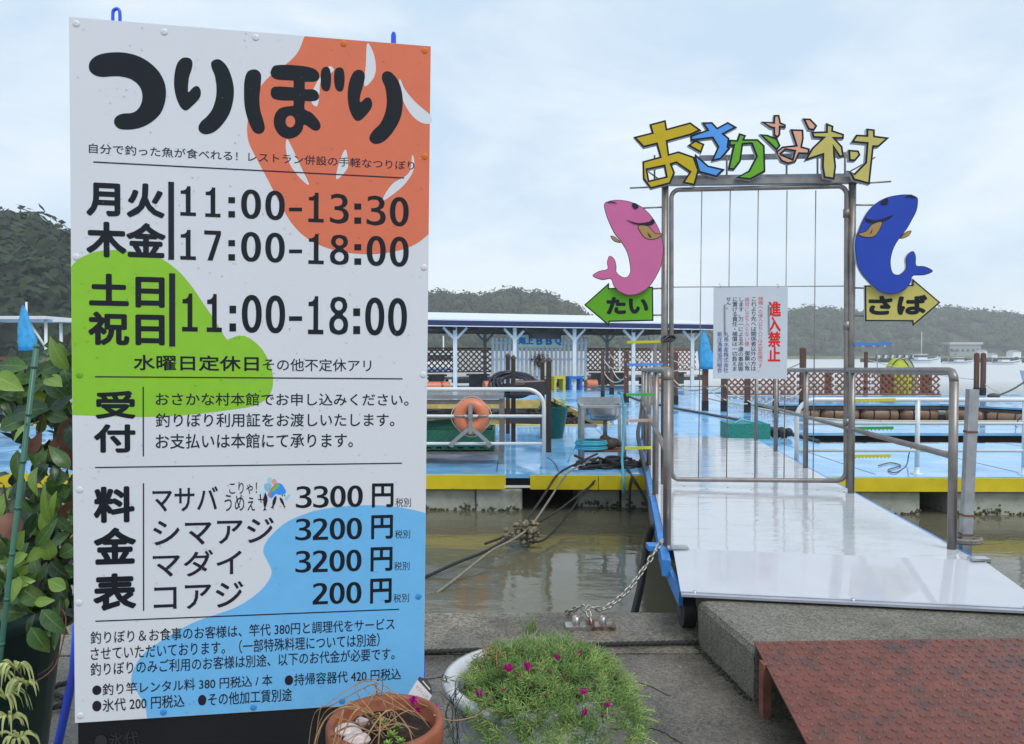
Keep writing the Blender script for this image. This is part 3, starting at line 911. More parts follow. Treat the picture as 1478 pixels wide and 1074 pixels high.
for (cx_, y1, y0, wd) in ((168, 13, 34, 5), (568, 48, 66, 1.5)):
    Yd = 1.925 if cx_ < 300 else 2.04
    p = [at(cx_ - wd, y0 + 8, Yd), at(cx_ - wd, y1 + 6, Yd), at(cx_ - wd * .5, y1 + 1, Yd), at(cx_ + wd * .4, y1, Yd), at(cx_ + wd, y1 + 6, Yd), at(cx_ + wd, y0 + 8, Yd)]
    mb_ = MB(); mb_.tube(catmull(p, 5), .0042, 8); mb_.build('hanging_loop', M_bt, sign)

# ------------------------------------------------------------------ the entrance gate
GO = gp(2.43, 0)
G0 = Plane((GO.x, GO.y, 1.5), GR, (0, 0, 1))
gate = empty('entrance_gate', tuple(gp(2.43, .9)), 'closed grey steel pipe gate with thin wires standing across the white gangway', 'gate')


def gtube(name, pts, r, root, h=0.0, n=10, m=None, sm=0):
    q = [G0.P(*G0.uv(*p), h) for p in pts]
    if sm: q = catmull(q, sm)
    mb_ = MB(); mb_.tube(q, r, n); return mb_.build(name, m or M_steel, root)


zt = gp(2.43, .1).z
gtube('gate_post', [(960, 262), (958.5, 699)], .032, gate)
gtube('gate_post', [(1230.5, 262), (1226, 704)], .032, gate)
# leaf frame, rounded corners
lf = []
def arc(cx_, cy_, r_, a0, a1, n=6): return [(cx_ + r_ * math.cos(R(a0 + (a1 - a0) * k / n)), cy_ - r_ * math.sin(R(a0 + (a1 - a0) * k / n))) for k in range(n + 1)]
lf += arc(981, 286, 12, 180, 90) + arc(1210, 281, 12, 90, 0) + arc(1207, 680, 14, 0, -90) + arc(981, 680, 12, -90, -180)
q = [G0.P(*G0.uv(*p), .0) for p in lf]
mb_ = MB(); mb_.tube(q, .021, 10, closed=True); mb_.build('gate_leaf_frame', M_steel, gate)
for xt, xb in ((1013, 1008), (1054, 1048.5), (1094.5, 1089.5), (1136, 1131.5), (1177.5, 1173.5)):
    gtube('wire', [(xt, 275), (xb, 691)], .0045, gate, n=6)
gtube('wire', [(970, 414.5), (1221, 413)], .0045, gate, n=6)
gtube('wire', [(970, 558), (1221, 557)], .0035, gate, n=6)
for y in (308, 470, 610):
    gtube('hinge', [(1222, y - 6), (1222, y + 6)], .03, gate, .0, 10)
mb_ = MB(); c0 = G0.P(*G0.uv(964, 489), .02)
for k in range(3):
    mb_.tube(catmull([c0 + Vector((.06 * math.cos(a + k), -.02 + .03 * math.sin(2 * a), .03 * math.sin(a * 1.5 + k) )) for a in [i * .9 for i in range(8)]], 4), .008, 6)
mb_.build('gate_chain', M_char, gate)
# top beam and letter supports
mb_ = MB(); mb_.bar(G0.P(*G0.uv(952, 264), .0), G0.P(*G0.uv(1239, 260.5), .0), .07, .05); mb_.build('top_beam', M_steel, gate)
mb_ = MB(); mb_.bar(G0.P(*G0.uv(968, 256.5), -.03), G0.P(*G0.uv(1232, 253.5), -.03), .02, .05); mb_.build('letter_rail', M_galv, gate)
mb_ = MB(); mb_.bar(G0.P(*G0.uv(1010, 226), -.06), G0.P(*G0.uv(1232, 221), -.06), .03, .045); mb_.build('letter_rail', M_galv, gate)
gtube('support_rod', [(909, 271.5), (945, 270)], .008, gate, .0, 6)
gtube('support_rod', [(1240, 265), (1286, 262)], .008, gate, .0, 6)
for x in (1050, 1137, 1182, 945, 1222):
    gtube('support_rod', [(x, 262), (x, 222)], .009, gate, -.05, 6)
gtube('support_rod', [(936, 246), (950, 256)], .007, gate, -.05, 6)
gtube('support_rod', [(1225, 248), (1266, 225)], .007, gate, -.05, 6)
for (x0, y0, x1, y1) in ((925, 300.5, 958, 299), (942, 417, 958, 416), (942, 455, 958, 454.5), (1231, 296, 1262, 296), (1231, 415.5, 1250, 416), (1231, 455.5, 1248, 456)):
    gtube('support_rod', [(x0, y0), (x1, y1)], .008, gate, .0, 6)
# coloured climb guards beside the posts
for i, (x0, x1, y, c) in enumerate(((905, 957, 494, (.62, .55, .04)), (905, 957, 526.5, (.12, .3, .75)), (904, 944, 569.5, (.08, .5, .1)), (904, 944, 607, (.6, .4, .33)), (902, 941, 646.5, (.68, .7, .05)),
                                    (1231, 1291, 577.5, (.62, .6, .04)), (1231, 1288, 618, (.05, .35, .06)), (1231, 1284, 658, (.6, .6, .05)), (1231, 1286, 497, (.08, .25, .7)))):
    mm = sheet('guard_%d' % i, c)
    mb_ = MB(); a = G0.P(*G0.uv(x0, y), .02); b = G0.P(*G0.uv(x1, y - .8), .02)
    mb_.bar(a, b, .025, .024)
    for k in range(10):
        p = a.lerp(b, (k + .5) / 10); mb_.tube([p - Vector((0, 0, .008)), p - Vector((0, 0, .022))], .004, 5)
    mb_.build('climb_guard', mm, gate)

# cut-out letters
za = lambda lp: Z(lp, 900, 160, 200 / 1478)
zb = lambda lp: Z(lp, 1090, 160, 200 / 1478)
C_y = (.58, .42, .015); C_b = (.10, .34, .82); C_g = (.14, .42, .025); C_s = (.76, .40, .27); C_p = (.58, .50, .14)
LET = [
    ('yellow', C_y, 'お', [[za([(275, 145), (450, 98), (465, 190), (712, 122), (830, 208), (715, 262), (470, 330), (487, 460), (585, 432), (752, 490), (805, 635), (760, 800), (625, 772), (700, 655), (560, 560), (515, 575), (550, 660), (500, 780), (285, 835), (205, 725), (200, 540), (385, 490), (350, 360), (210, 395), (105, 280), (300, 232)]), za([(255, 632), (430, 595), (450, 700), (275, 742)])],
                   [za([(680, 372), (765, 312), (864, 355), (828, 455)])]]),
    ('sky blue', C_b, 'さ', [[za([(830, 125), (945, 122), (1000, 180), (1110, 120), (1212, 178), (1075, 250), (1130, 295), (1118, 385), (1140, 400), (1040, 520), (930, 545), (1000, 390), (945, 298), (715, 325), (710, 268), (885, 205)])],
                      [za([(762, 460), (905, 585), (1080, 625), (990, 712), (800, 660), (755, 500)])]]),
    ('green', C_g, 'か', [[[(1066.4, 192.5), (1077, 195.9), (1074.5, 201.3), (1093.5, 201.3), (1103.5, 210.7), (1104.6, 248), (1090, 256.3), (1082.7, 260.1), (1061, 257.4), (1080, 246.6), (1090.8, 226.3), (1084, 208.7), (1072.5, 209.4), (1069, 233.7), (1059.7, 245.9), (1050.2, 245.2), (1057.6, 211.4), (1051.5, 212.1), (1052.2, 202), (1063, 202.6)]],
                   [zb([(40, 252), (130, 258), (235, 300), (270, 378), (225, 430)])]]),
    ('salmon pink', C_s, 'な', [[zb([(192, 50), (255, 48), (272, 130), (325, 152), (322, 190), (268, 185), (265, 262), (235, 298), (190, 270), (188, 195), (160, 192), (60, 120), (188, 125)])],
                         [zb([(500, 85), (585, 88), (660, 165), (625, 220), (560, 208)])],
                         [zb([(370, 200), (510, 205), (515, 300), (498, 385), (580, 408), (570, 470), (468, 468), (430, 550), (345, 575), (270, 545), (215, 440), (285, 385), (425, 370)]), zb([(275, 465), (320, 425), (410, 440), (390, 515)])]]),
    ('pale yellow', C_p, '村', [[zb([(750, 135), (830, 168), (825, 215), (942, 255), (938, 308), (850, 305), (925, 385), (942, 495), (890, 505), (835, 405), (845, 480), (858, 600), (840, 740), (725, 722), (705, 600), (710, 480), (520, 540), (600, 400), (705, 300), (610, 295), (590, 230), (748, 225)])],
                         [zb([(1178, 195), (1268, 205), (1270, 272), (1425, 292), (1310, 395), (1258, 395), (1215, 792), (1040, 745), (1015, 690), (975, 640), (1050, 672), (1165, 555), (1180, 360), (1015, 345), (1070, 260), (1178, 265)])],
                         [zb([(985, 420), (1095, 428), (1118, 478), (1060, 545), (990, 540)])]])]
M_foam = mat('letter_side_grey', (.55, .57, .60), rough=.6)


def inset(lp, d):
    """inward offset of a counter-clockwise polygon (uv)"""
    n = len(lp); out = []
    for i in range(n):
        a, b, c = Vector(lp[i - 1]), Vector(lp[i]), Vector(lp[(i + 1) % n])
        e1 = (b - a).normalized(); e2 = (c - b).normalized()
        n1 = Vector((-e1.y, e1.x)); n2 = Vector((-e2.y, e2.x))
        m_ = (n1 + n2)
        if m_.length < 1e-4: m_ = n1
        m_.normalize()
        k = d / max(.42, m_.dot(n1))
        out.append(tuple(b + m_ * k))
    return out


def area(lp): return sum(lp[i - 1][0] * lp[i][1] - lp[i][0] * lp[i - 1][1] for i in range(len(lp))) / 2


GD = Plane((G0.o - GE * .09), GR, (0, 0, 1))
hh = 0.0
for cn, c, ch, groups in LET:
    allp = [GD.uv(*p) for g in groups for p in g[0]]
    cu_ = sum(p[0] for p in allp) / len(allp); cv_ = min(p[1] for p in allp)
    root = empty('cutout_letter', tuple(GD.P(cu_, cv_)), '%s cut-out letter %s in the arched name above the gate' % (cn, ch), 'letter', 'cut-out letters above the gate')
    hh += .004
    for g in groups:
        uvs = [[GD.uv(*p) for p in lp] for lp in g]
        out = uvs[0] if area(uvs[0]) > 0 else uvs[0][::-1]
        holes = [(h if area(h) < 0 else h[::-1]) for h in uvs[1:]]
        GD.flat('letter_body', [out] + holes, M_foam, root, hh - .003, thick=.055, px=False)
        GD.flat('black_outline', [out] + holes, M_k, root, hh - .001, px=False)
        GD.flat('colour_face', [inset(out, .0165)] + [inset(h, .0165) for h in holes], mat('face_' + cn.replace(' ', '_'), c, rough=.4, var=.05, sc=8, spec=.25), root, hh + .001, px=False)

# fish signs and arrows
zc = lambda lp: Z(lp, 840, 270, 140 / 716)
zd = lambda lp: Z(lp, 1220, 270, 140 / 716)
FISHES = [
    ('pink', (.70, .17, .38), 'green', (.15, .47, .02), 'たい', zc,
     [(165, 130), (190, 112), (260, 100), (350, 112), (430, 145), (500, 205), (550, 280), (585, 360), (600, 450), (590, 560), (560, 640), (500, 735), (430, 785), (360, 802), (290, 785), (235, 735), (212, 680), (150, 688), (78, 658), (130, 622), (188, 608), (185, 560), (203, 512), (240, 535), (255, 590), (255, 630), (290, 662), (330, 668), (355, 630), (350, 560), (330, 480), (285, 405), (235, 340), (185, 230), (165, 160)],
     [(412, 290), (435, 350), (480, 390), (550, 388), (597, 350), (540, 345), (485, 290)], [(210, 365), (240, 368), (275, 398), (285, 415), (235, 402)],
     [(330, 248), (380, 265), (430, 272), (500, 260), (518, 240), (538, 262), (500, 290), (400, 282), (360, 268)], [(180, 125), (220, 112), (262, 130), (215, 122)], [(370, 130), (395, 126), (418, 150), (400, 170), (375, 158)],
     [(480, 335), (500, 360), (515, 378), (495, 375)],
     [(15, 870), (200, 705), (200, 745), (525, 735), (528, 988), (205, 995), (203, 1030)], (180, 812), (490, 938)),
    ('blue', (.025, .075, .50), 'yellow', (.68, .60, .16), 'さば', zd,
     [(62, 440), (70, 370), (85, 335), (110, 270), (150, 195), (210, 130), (290, 85), (380, 65), (460, 62), (515, 80), (525, 110), (515, 180), (480, 250), (440, 320), (385, 390), (345, 460), (325, 540), (330, 610), (350, 645), (390, 648), (425, 620), (438, 590), (435, 530), (460, 490), (492, 478), (510, 520), (512, 582), (570, 588), (635, 622), (580, 652), (490, 658), (470, 710), (430, 760), (370, 788), (300, 792), (230, 765), (170, 710), (110, 640), (75, 560)],
     [(80, 350), (140, 330), (185, 280), (262, 258), (240, 330), (195, 375), (120, 375)], [(395, 380), (440, 335), (480, 326), (465, 360), (430, 380)],
     [(135, 235), (200, 252), (270, 238), (342, 213), (290, 252), (200, 270), (150, 262)], [(425, 88), (470, 62), (512, 92), (462, 80)], [(248, 122), (275, 98), (298, 92), (302, 130), (265, 138)],
     [(190, 310), (185, 340), (165, 358), (178, 335)],
     [(145, 725), (495, 722), (498, 675), (705, 852), (498, 1028), (495, 992), (148, 990)], (172, 800), (605, 942))]
M_fin = sheet('fin_tan', (.42, .26, .10))
for (cn, c, an, ac, tx, zf, body, fin, fin2, mouth, nose, eye, finl, arrow, ttl, tbr) in FISHES:
    side = 'left' if zf is zc else 'right'
    uvb = [GD.uv(*p) for p in zf(body)]
    cu_ = sum(p[0] for p in uvb) / len(uvb); cv_ = min(p[1] for p in uvb)
    ra = empty('arrow_sign', tuple(GD.P(cu_, cv_ - .2)), '%s arrow board lettered %s, pointing %s under the %s fish' % (an, tx, side, cn), 'arrow sign')
    al = [GD.uv(*p) for p in zf(arrow)]
    if area(al) < 0: al = al[::-1]
    GD.flat('arrow_body', [al], M_foam, ra, -.007, thick=.03, px=False)
    GD.flat('black_outline', [al], M_k, ra, -.005, px=False)
    GD.flat('colour_face', [inset(al, .012)], mat('arrow_' + an, tuple(x * .85 for x in ac), rough=.4, var=.04, spec=.25), ra, -.003, px=False)
    GD.text(tx, zf([ttl])[0], zf([tbr])[0], M_k, ra, -.001, bold=.05, res=5)
    rf = empty('fish_sign', tuple(GD.P(cu_, cv_)), '%s cut-out fish board curling upward above the %s arrow' % (cn, an), 'fish sign')
    bl = smooth2(zf(body), 3); bl = [GD.uv(*p) for p in bl]
    if area(bl) < 0: bl = bl[::-1]
    mo = mat('fish_outline_' + cn, tuple(x * .12 for x in c), rough=.5)
    f2 = [GD.uv(*p) for p in smooth2(zf(fin2), 3)]
    if area(f2) < 0: f2 = f2[::-1]
    GD.flat('back_fin', [f2], M_t, rf, -.003 + .03, thick=.02, px=False)
    GD.flat('back_fin', [inset(f2, .005)], M_fin, rf, -.001 + .03, px=False)
    GD.flat('fish_body', [bl], M_foam, rf, .035, thick=.035, px=False)
    GD.flat('dark_outline', [bl], mo, rf, .037, px=False)
    GD.flat('colour_face', [inset(bl, .0055)], mat('fish_' + cn, tuple(x * .88 for x in c), rough=.4, var=.05, sc=6, spec=.25), rf, .039, px=False)
    f1 = [GD.uv(*p) for p in smooth2(zf(fin), 3)]
    if area(f1) < 0: f1 = f1[::-1]
    GD.flat('front_fin', [f1], M_t, rf, .041, px=False)
    GD.flat('front_fin', [inset(f1, .006)], M_fin, rf, .043, px=False)
    GD.flat('fin_line', [zf(finl)], M_t, rf, .045)
    GD.flat('mouth', [smooth2(zf(mouth), 3)], M_t, rf, .045)
    GD.flat('nostril', [smooth2(zf(nose), 3)], M_t, rf, .045)
    GD.flat('eye', [smooth2(zf(eye), 3)], M_t, rf, .045)

# notice panel hanging on the wires
npan = empty('notice_panel', tuple(GD.P(*GD.uv(1083, 546))), 'white no-entry notice in red and black writing hanging on the gate wires', 'notice')
NP = Plane(G0.o - GE * .03, GR, (0, 0, 1))
u0, v1 = NP.uv(1030, 415); u1, v0 = NP.uv(1136, 547)
NP.slab('panel', u0, u1, v0, v1, -.004, 0, mat('notice_white', (.58, .62, .68), rough=.4, var=.02), npan)
ze = lambda p: Z([p], 1020, 400, 130 / 873)[0]
M_red = sheet('print_red', (.72, .03, .03)); M_rs = sheet('print_soft_red', (.62, .12, .15)); M_bl = sheet('print_soft_blue', (.04, .09, .28)); M_bk = sheet('print_soft_black', (.04, .04, .07))
VC = [('進入禁止', 597, 716, 235, 818, M_red, .03), ('桟橋への侵入立ち入りは大変危険です。', 498, 542, 190, 920, M_rs, 0), ('これより先へは関係者以外の方は', 430, 480, 195, 908, M_bk, .005),
      ('絶対に立ち入らない様', 370, 412, 195, 670, M_rs, 0), ('御願い致', 370, 418, 715, 908, M_bk, .01), ('します。万一による不慮の事故等', 308, 356, 195, 915, M_bk, .005),
      ('に置ける責任・補償は一切負えま', 248, 296, 195, 910, M_bk, .005), ('せん。', 188, 236, 195, 310, M_bk, .005), ('丸長水産株式会社', 164, 212, 530, 925, M_bl, .005), ('新庄漁業協同組合', 104, 150, 530, 925, M_bl, .005)]
for s_, xa, xb, ya, yb, m_, bo in VC:
    a = NP.uv(*ze((xa, ya))); b = NP.uv(*ze((xb, yb)))
    NP.text('\n'.join(s_), a, b, m_, npan, .0015, bold=bo, res=2, line=.95, px=False)
for x in (175, 602):
    mb_ = MB(); mb_.bar(NP.P(*NP.uv(*ze((x, 265))), .006), NP.P(*NP.uv(*ze((x + 3, 550))), .006), .008, .008); mb_.build('fixing_bar', M_galv, npan)
for x in (128, 688):
    mb_ = MB(); p = NP.P(*NP.uv(*ze((x, 85))), .004); mb_.tube([p + Vector((0, 0, -.02)), p + Vector((.012, 0, .006)), p + Vector((-.012, 0, .01)), p + Vector((0, 0, .02))], .002, 5); mb_.build('wire_tie', M_char, npan)

# ------------------------------------------------------------------ floating pontoons
DZ = .05


def pontoon(label, poly, fasc=None, fm=None, fh=.11, floats=None, sides=True, m=M_blue, gaps=()):
    c = Vector((sum(p[0] for p in poly) / len(poly), sum(p[1] for p in poly) / len(poly), WZ))
    root = empty('pontoon', tuple(c), label, 'pontoon')
    mb_ = MB(); mb_.prism(poly, DZ - .05, DZ); mb_.build('deck', m, root)
    ins = [((p[0] - c.x) * .985 + c.x, (p[1] - c.y) * .97 + c.y) for p in poly]
    mb_ = MB(); mb_.prism(ins, DZ - .19, DZ - .055); mb_.build('frame', M_dark, root)
    if fasc:
        for (a, b) in fasc:
            a3, b3 = Vector((a[0], a[1], DZ - fh / 2 - .004)), Vector((b[0], b[1], DZ - fh / 2 - .004))
            mb_ = MB(); mb_.bar(a3, b3, .03, fh); mb_.build('edge_board', fm or M_yel, root)
    return root


def frontY(x): return 9.07 - (x + 4) * .021
p1_ = pontoon('sky blue wet pontoon deck left of the gangway with a yellow front edge', [(-15, frontY(-15)), (2.0, frontY(2.0)), (2.62, 9.0), (2.62, 15.2), (-15, 15.3)],
              fasc=None)
# yellow front board, broken where a piece is missing
def yb(root, xa, xb, fh=.17, yf=frontY, m=M_yel):
    a = Vector((xa, yf(xa) - .018, DZ - fh / 2 - .012)); b = Vector((xb, yf(xb) - .018, DZ - fh / 2 - .012))
    mb_ = MB(); mb_.bar(a, b, .032, fh); return mb_.build('edge_board', m, root)
x_ = lambda px, Y=9.05: (px - 739) * Y / F
yb(p1_, -15, x_(400)); yb(p1_, x_(400) + .01, x_(730)); yb(p1_, x_(765), x_(862)); yb(p1_, x_(863), x_(942))
mb_ = MB(); mb_.bar((x_(728), frontY(0) - .02, DZ - .15), (x_(766), frontY(0) - .02, DZ - .15), .03, .025); mb_.build('batten', M_white, p1_)
mb_ = MB(); mb_.bar((-15, 15.16, DZ + .012), (2.0, 15.12, DZ + .012), .10, .024); mb_.build('edge_strip', M_ochre, p1_)
for k in range(9):
    x = -13 + k * 1.83
    mb_ = MB(); mb_.box((x, 12.1, DZ + .001), (.010, 5.9, .004)); mb_.build('panel_seam', M_char, p1_)
rf_ = random.Random(5)
def float_block(root, xa, xb, yf, top=-.135, dep=.9):
    mb_ = MB(); mb_.box(((xa + xb) / 2, yf + dep / 2 + .05, (top + WZ - .25) / 2), (xb - xa, dep, top - WZ + .25)); o = mb_.build('float_block', M_float, root)
    bv = o.modifiers.new('bevel', 'BEVEL'); bv.width = .035; bv.segments = 2
    mb_ = MB()
    for k in range(int((xb - xa) * 60)):
        x = rf_.uniform(xa, xb); g = .02 + .02 * math.sin(x * 9) + rf_.uniform(-.005, .02)
        mb_.sph((x, yf + .045, WZ + .01 + abs(rf_.gauss(0, g))), rf_.uniform(.008, .024), 5, 4, (1, .8, .8))
    mb_.build('mussel_growth', M_algae, root, kind='stuff')
for a, b in ((-9.5, -7.9), (-7.6, -5.9), (-5.6, -4.0), (-3.8, -2.4), (-2.3, x_(686)), (x_(687), x_(754))):
    float_block(p1_, a, b, frontY(a))
float_block(p1_, x_(838), x_(900), 9.25, top=-.2); float_block(p1_, x_(902), x_(950), 9.2, top=-.17)
p2_ = pontoon('sky blue wet pontoon strip right of the gangway with a yellow front edge', [(2.63, 9.0), (3.0, 8.80), (16, 8.62), (16, 12.1), (2.63, 12.1)])
for k in range(7):
    mb_ = MB(); mb_.box((4.4 + k * 1.83, 10.5, DZ + .001), (.010, 3.1, .004)); mb_.build('panel_seam', M_char, p2_)
fr2 = lambda x: 8.80 - (x - 3) * .0138
yb(p2_, 3.0, 9.0, .16, fr2); yb(p2_, 9.01, 16, .16, fr2)
for a, b in ((3.2, 4.9), (5.25, 7.1), (7.3, 9.4)):
    float_block(p2_, a, b, fr2(a), top=-.13)
p3_ = pontoon('long sky blue walkway running back from the gangway to the shelter', [(2.1, 15.35), (2.63, 15.22), (2.63, 12.12), (5.0, 12.12), (4.98, 16), (4.28, 19.9), (3.95, 23.1), (3.95, 25.2), (1.42, 25.2), (1.7, 19.4)])
for a, b in (((2.07, 15.35), (1.66, 19.4)), ((1.66, 19.4), (1.38, 25.2))):
    mb_ = MB(); mb_.bar((a[0], a[1], DZ - .07), (b[0], b[1], DZ - .07), .06, .15); mb_.build('edge_board', M_ochre, p3_)
mb_ = MB(); mb_.tube([(5.05, 12.2, DZ + .02), (5.03, 16, DZ + .02), (4.33, 19.9, DZ + .02), (4.0, 23.1, DZ + .02), (4.0, 28, DZ + .02)], .035, 6); mb_.build('edge_pipe', M_char, p3_)
p4_ = pontoon('second sky blue walkway with a cream edge bordering the right fish pen', [(5.22, 13.72), (17, 13.6), (17, 15.9), (8.0, 16.1), (7.2, 16.45), (6.8, 17.1), (6.5, 22), (6.55, 25.2), (4.1, 25.2), (4.15, 23.1), (4.52, 19.9), (5.2, 16.1)])
M_crm = mat('cream_edge', (.66, .57, .38), rough=.35, var=.1)
for a, b in (((17, 15.87), (8.0, 16.07)), ((8.0, 16.07), (7.2, 16.42)), ((7.2, 16.42), (6.8, 17.07)), ((6.8, 17.07), (6.5, 22)), ((6.5, 22), (6.52, 25.2))):
    mb_ = MB(); mb_.bar((a[0], a[1], DZ + .014), (b[0], b[1], DZ + .014), .09, .02); mb_.build('edge_strip', M_crm, p4_)
p5_ = pontoon('pale blue pontoon walkway carried on brown drum floats on the far side of the pen', [(6.6, 21.8), (12.6, 21.8), (15.9, 17.2), (24, 17.2), (24, 27.5), (6.6, 27.5)])
mb_ = MB(); mb_.bar((6.7, 21.75, -.07), (12.6, 21.75, -.07), .05, .06); mb_.bar((12.6, 21.75, -.07), (15.9, 17.15, -.07), .05, .06); mb_.build('edge_batten', M_char, p5_)
def drum(root, a, b, r=.215):
    a, b = Vector(a), Vector(b); d = (b - a); L_ = d.length; d.normalize()
    mb_ = MB(); x = d.orthogonal().normalized(); y = d.cross(x)
    ringsp = [(0, .35), (.03, .75), (.09, 1), (.3, .97), (.5, 1), (.7, .97), (.91, 1), (.97, .75), (1, .35)]
    n = 14; vs_ = []; fs_ = []
    for (t, k) in ringsp:
        for i in range(n):
            an_ = 2 * math.pi * i / n
            vs_.append(a + d * (L_ * t) + (x * math.cos(an_) + y * math.sin(an_)) * r * k)
    for q_ in range(len(ringsp) - 1):
        for i in range(n):
            l = (i + 1) % n; fs_.append((q_ * n + i, q_ * n + l, (q_ + 1) * n + l, (q_ + 1) * n + i))
    fs_.append(tuple(range(n))); fs_.append(tuple(8 * n + i for i in range(n)))
    mb_.add(vs_, fs_, True); mb_.build('drum_float', M_floatbr, root)
    for t in (.3, .72):
        mb_ = MB(); p = a + d * (L_ * t)
        mb_.tube([p + (x * math.cos(k * .45) + y * math.sin(k * .45)) * (r * 1.03) for k in range(14)], .016, 5, closed=True); mb_.build('lashing', M_black, root)
for i in range(5):
    drum(p5_, (6.8 + i * 1.17, 21.95, -.27), (6.8 + i * 1.17 + 1.12, 21.95, -.27))
for i in range(5):
    a = Vector((12.75, 21.7, -.27)).lerp(Vector((15.95, 17.3, -.27)), i / 5); b = Vector((12.75, 21.7, -.27)).lerp(Vector((15.95, 17.3, -.27)), i / 5 + .19)
    drum(p5_, a, b)
p6_ = pontoon('far sky blue pontoon carrying the barbecue shelter behind the left pen', [(-16, 23.2), (1.35, 24.0), (1.35, 25.25), (6.55, 25.25), (6.58, 27.6), (8.6, 29.5), (8.6, 35), (-16, 35)])
mb_ = MB(); mb_.bar((-16, 23.17, -.1), (1.35, 23.97, -.1), .05, .26); mb_.build('edge_board', M_ochre, p6_)
# slightly lifted dark frames in the left pen with debris nets
pen = empty('pen_net', (-1, 19, WZ), 'dark net and frame heaped in the left fish pen beside the ochre edge', 'net')
mb_ = MB(); rn = random.Random(21)
mb_.prism([(-12, 15.6), (.9, 15.6), (.9, 15.75), (-12, 15.75)], WZ, WZ + .25)
mb_.build('net_frame', M_brown, pen)
mb_ = MB()
M_net = mat('net_heap', (.035, .025, .018), rough=.9, var=.5, sc=12)
for k in range(130):
    x = rn.uniform(1.0, 1.75); y = rn.uniform(15.6, 21.5); x -= (y - 15.6) * .06
    q = [Vector((x + rn.uniform(-.3, .3), y + rn.uniform(-.4, .4), WZ + rn.uniform(0, .38))) for _ in range(4)]
    mb_.tube(catmull(q, 3), .02, 5)
mb_.build('net_heap', M_net, pen, kind='stuff')

# ------------------------------------------------------------------ white pipe railings on the pontoons
def white_rail(label, xe, xs, Y0, posts, hoop_dir, ys):
    """ys: heights of rails; xe = end with the bent hoop"""
    root = empty('pipe_railing', (xe, Y0(xe), DZ), label, 'railing')
    top = ys[0]
    n = .22
    hoop = [Vector((xe, Y0(xe), DZ)), Vector((xe, Y0(xe), top - n))]
    for k in range(1, 7):
        a = k / 6 * math.pi / 2
        x = xe + hoop_dir * n * (1 - math.cos(a)); hoop.append(Vector((x, Y0(x), top - n + n * math.sin(a))))
    hoop.append(Vector((xs, Y0(xs), top)))
    mb_ = MB(); mb_.tube(hoop, .027, 10); mb_.build('top_rail', M_pipe, root)
    for z in ys[1:]:
        mb_ = MB(); mb_.tube([(xe, Y0(xe), z), (xs, Y0(xs), z)], .02, 8); mb_.build('rail', M_pipe, root)
    for x in posts:
        mb_ = MB(); mb_.tube([(x, Y0(x), DZ), (x, Y0(x), top)], .027, 10); mb_.build('post', M_pipe, root)
        mb_ = MB(); mb_.lathe((x, Y0(x), DZ), [(.07, 0), (.07, .012), (.03, .02), (.028, .09)], 12); mb_.build('foot', M_pipe, root)
    return root


xr = at(785, 600, 9.4).x
white_rail('white pipe railing on the left pontoon with the orange life ring', xr, -6.0, lambda x: 9.4, [-1.6, -3.7, -5.8], -1, [1.06, .72, .37])
xr2 = at(1150, 600, 9.0).x
white_rail('white pipe railing on the right pontoon beyond the gangway', xr2, 15.0, lambda x: 9.0 - (x - 3) * .012, [at(1323, 600, 9.0).x, at(1480, 600, 8.95).x, 8.3, 10.5], 1, [.955, .665, .335])

# life ring and its bracket
lx = at(680, 602, 9.36)
ring = empty('life_ring', (lx.x, 9.32, lx.z - .23), 'orange life ring with white grab line hung on the left white railing', 'life ring')
mb_ = MB(); R1, r1 = .150, .085
vs_ = []; n1_, n2_ = 32, 12
for i in range(n1_):
    for k in range(n2_):
        a = 2 * math.pi * i / n1_; b = 2 * math.pi * k / n2_
        vs_.append((lx.x + (R1 + r1 * math.cos(b)) * math.cos(a), 9.44 + r1 * .85 * math.sin(b), lx.z + (R1 + r1 * math.cos(b)) * math.sin(a)))
mb_.add(vs_, [(i * n2_ + k, ((i + 1) % n1_) * n2_ + k, ((i + 1) % n1_) * n2_ + (k + 1) % n2_, i * n2_ + (k + 1) % n2_) for i in range(n1_) for k in range(n2_)], True)
mb_.build('ring', M_orange, ring)
for a0 in (4, 176):
    mb_ = MB(); mb_.tube([(lx.x + (R1 + (r1 + .003) * math.cos(b)) * math.cos(R(a0)), 9.44 + (r1 + .003) * .85 * math.sin(b), lx.z + (R1 + (r1 + .003) * math.cos(b)) * math.sin(R(a0))) for b in [k * math.pi / 5 for k in range(10)]], .014, 6, closed=True)
    mb_.build('grey_band', M_galv, ring)
mb_ = MB(); mb_.tube([(lx.x + (.248 + .012 * math.cos(4 * a)) * math.cos(a), 9.44, lx.z + (.248 + .012 * math.cos(4 * a)) * math.sin(a)) for a in [k * math.pi / 20 for k in range(40)]], .0065, 6, closed=True)
mb_.build('grab_line', M_cream, ring)
br = empty('ring_bracket', (lx.x, 9.35, .36), 'grey steel Y-shaped bracket holding the orange life ring', 'bracket')
M_brk = mat('bracket_grey', (.33, .35, .37), rough=.5, metal=.3)
bs_ = lambda px, py: at(px, py, 9.34)
mb_ = MB(); mb_.bar(bs_(679, 582), bs_(679, 626), .05, .012, up=(0, 1, 0)); mb_.build('arm', M_brk, br)
for s_ in (-1, 1):
    mb_ = MB(); mb_.bar(bs_(679 + 3 * s_, 619), bs_(679 + 27 * s_, 640), .045, .014, up=(0, 1, 0)); mb_.build('arm', M_brk, br)
    mb_ = MB(); p = bs_(679 + 27 * s_, 642); mb_.tube([p + Vector((0, -.03, 0)), p + Vector((0, .08, 0))], .032, 10); mb_.build('clamp', M_galv, br)
mb_ = MB(); p = bs_(679, 601); mb_.tube([p + Vector((0, -.03, 0)), p + Vector((0, .08, 0))], .032, 10); mb_.build('clamp', M_galv, br)

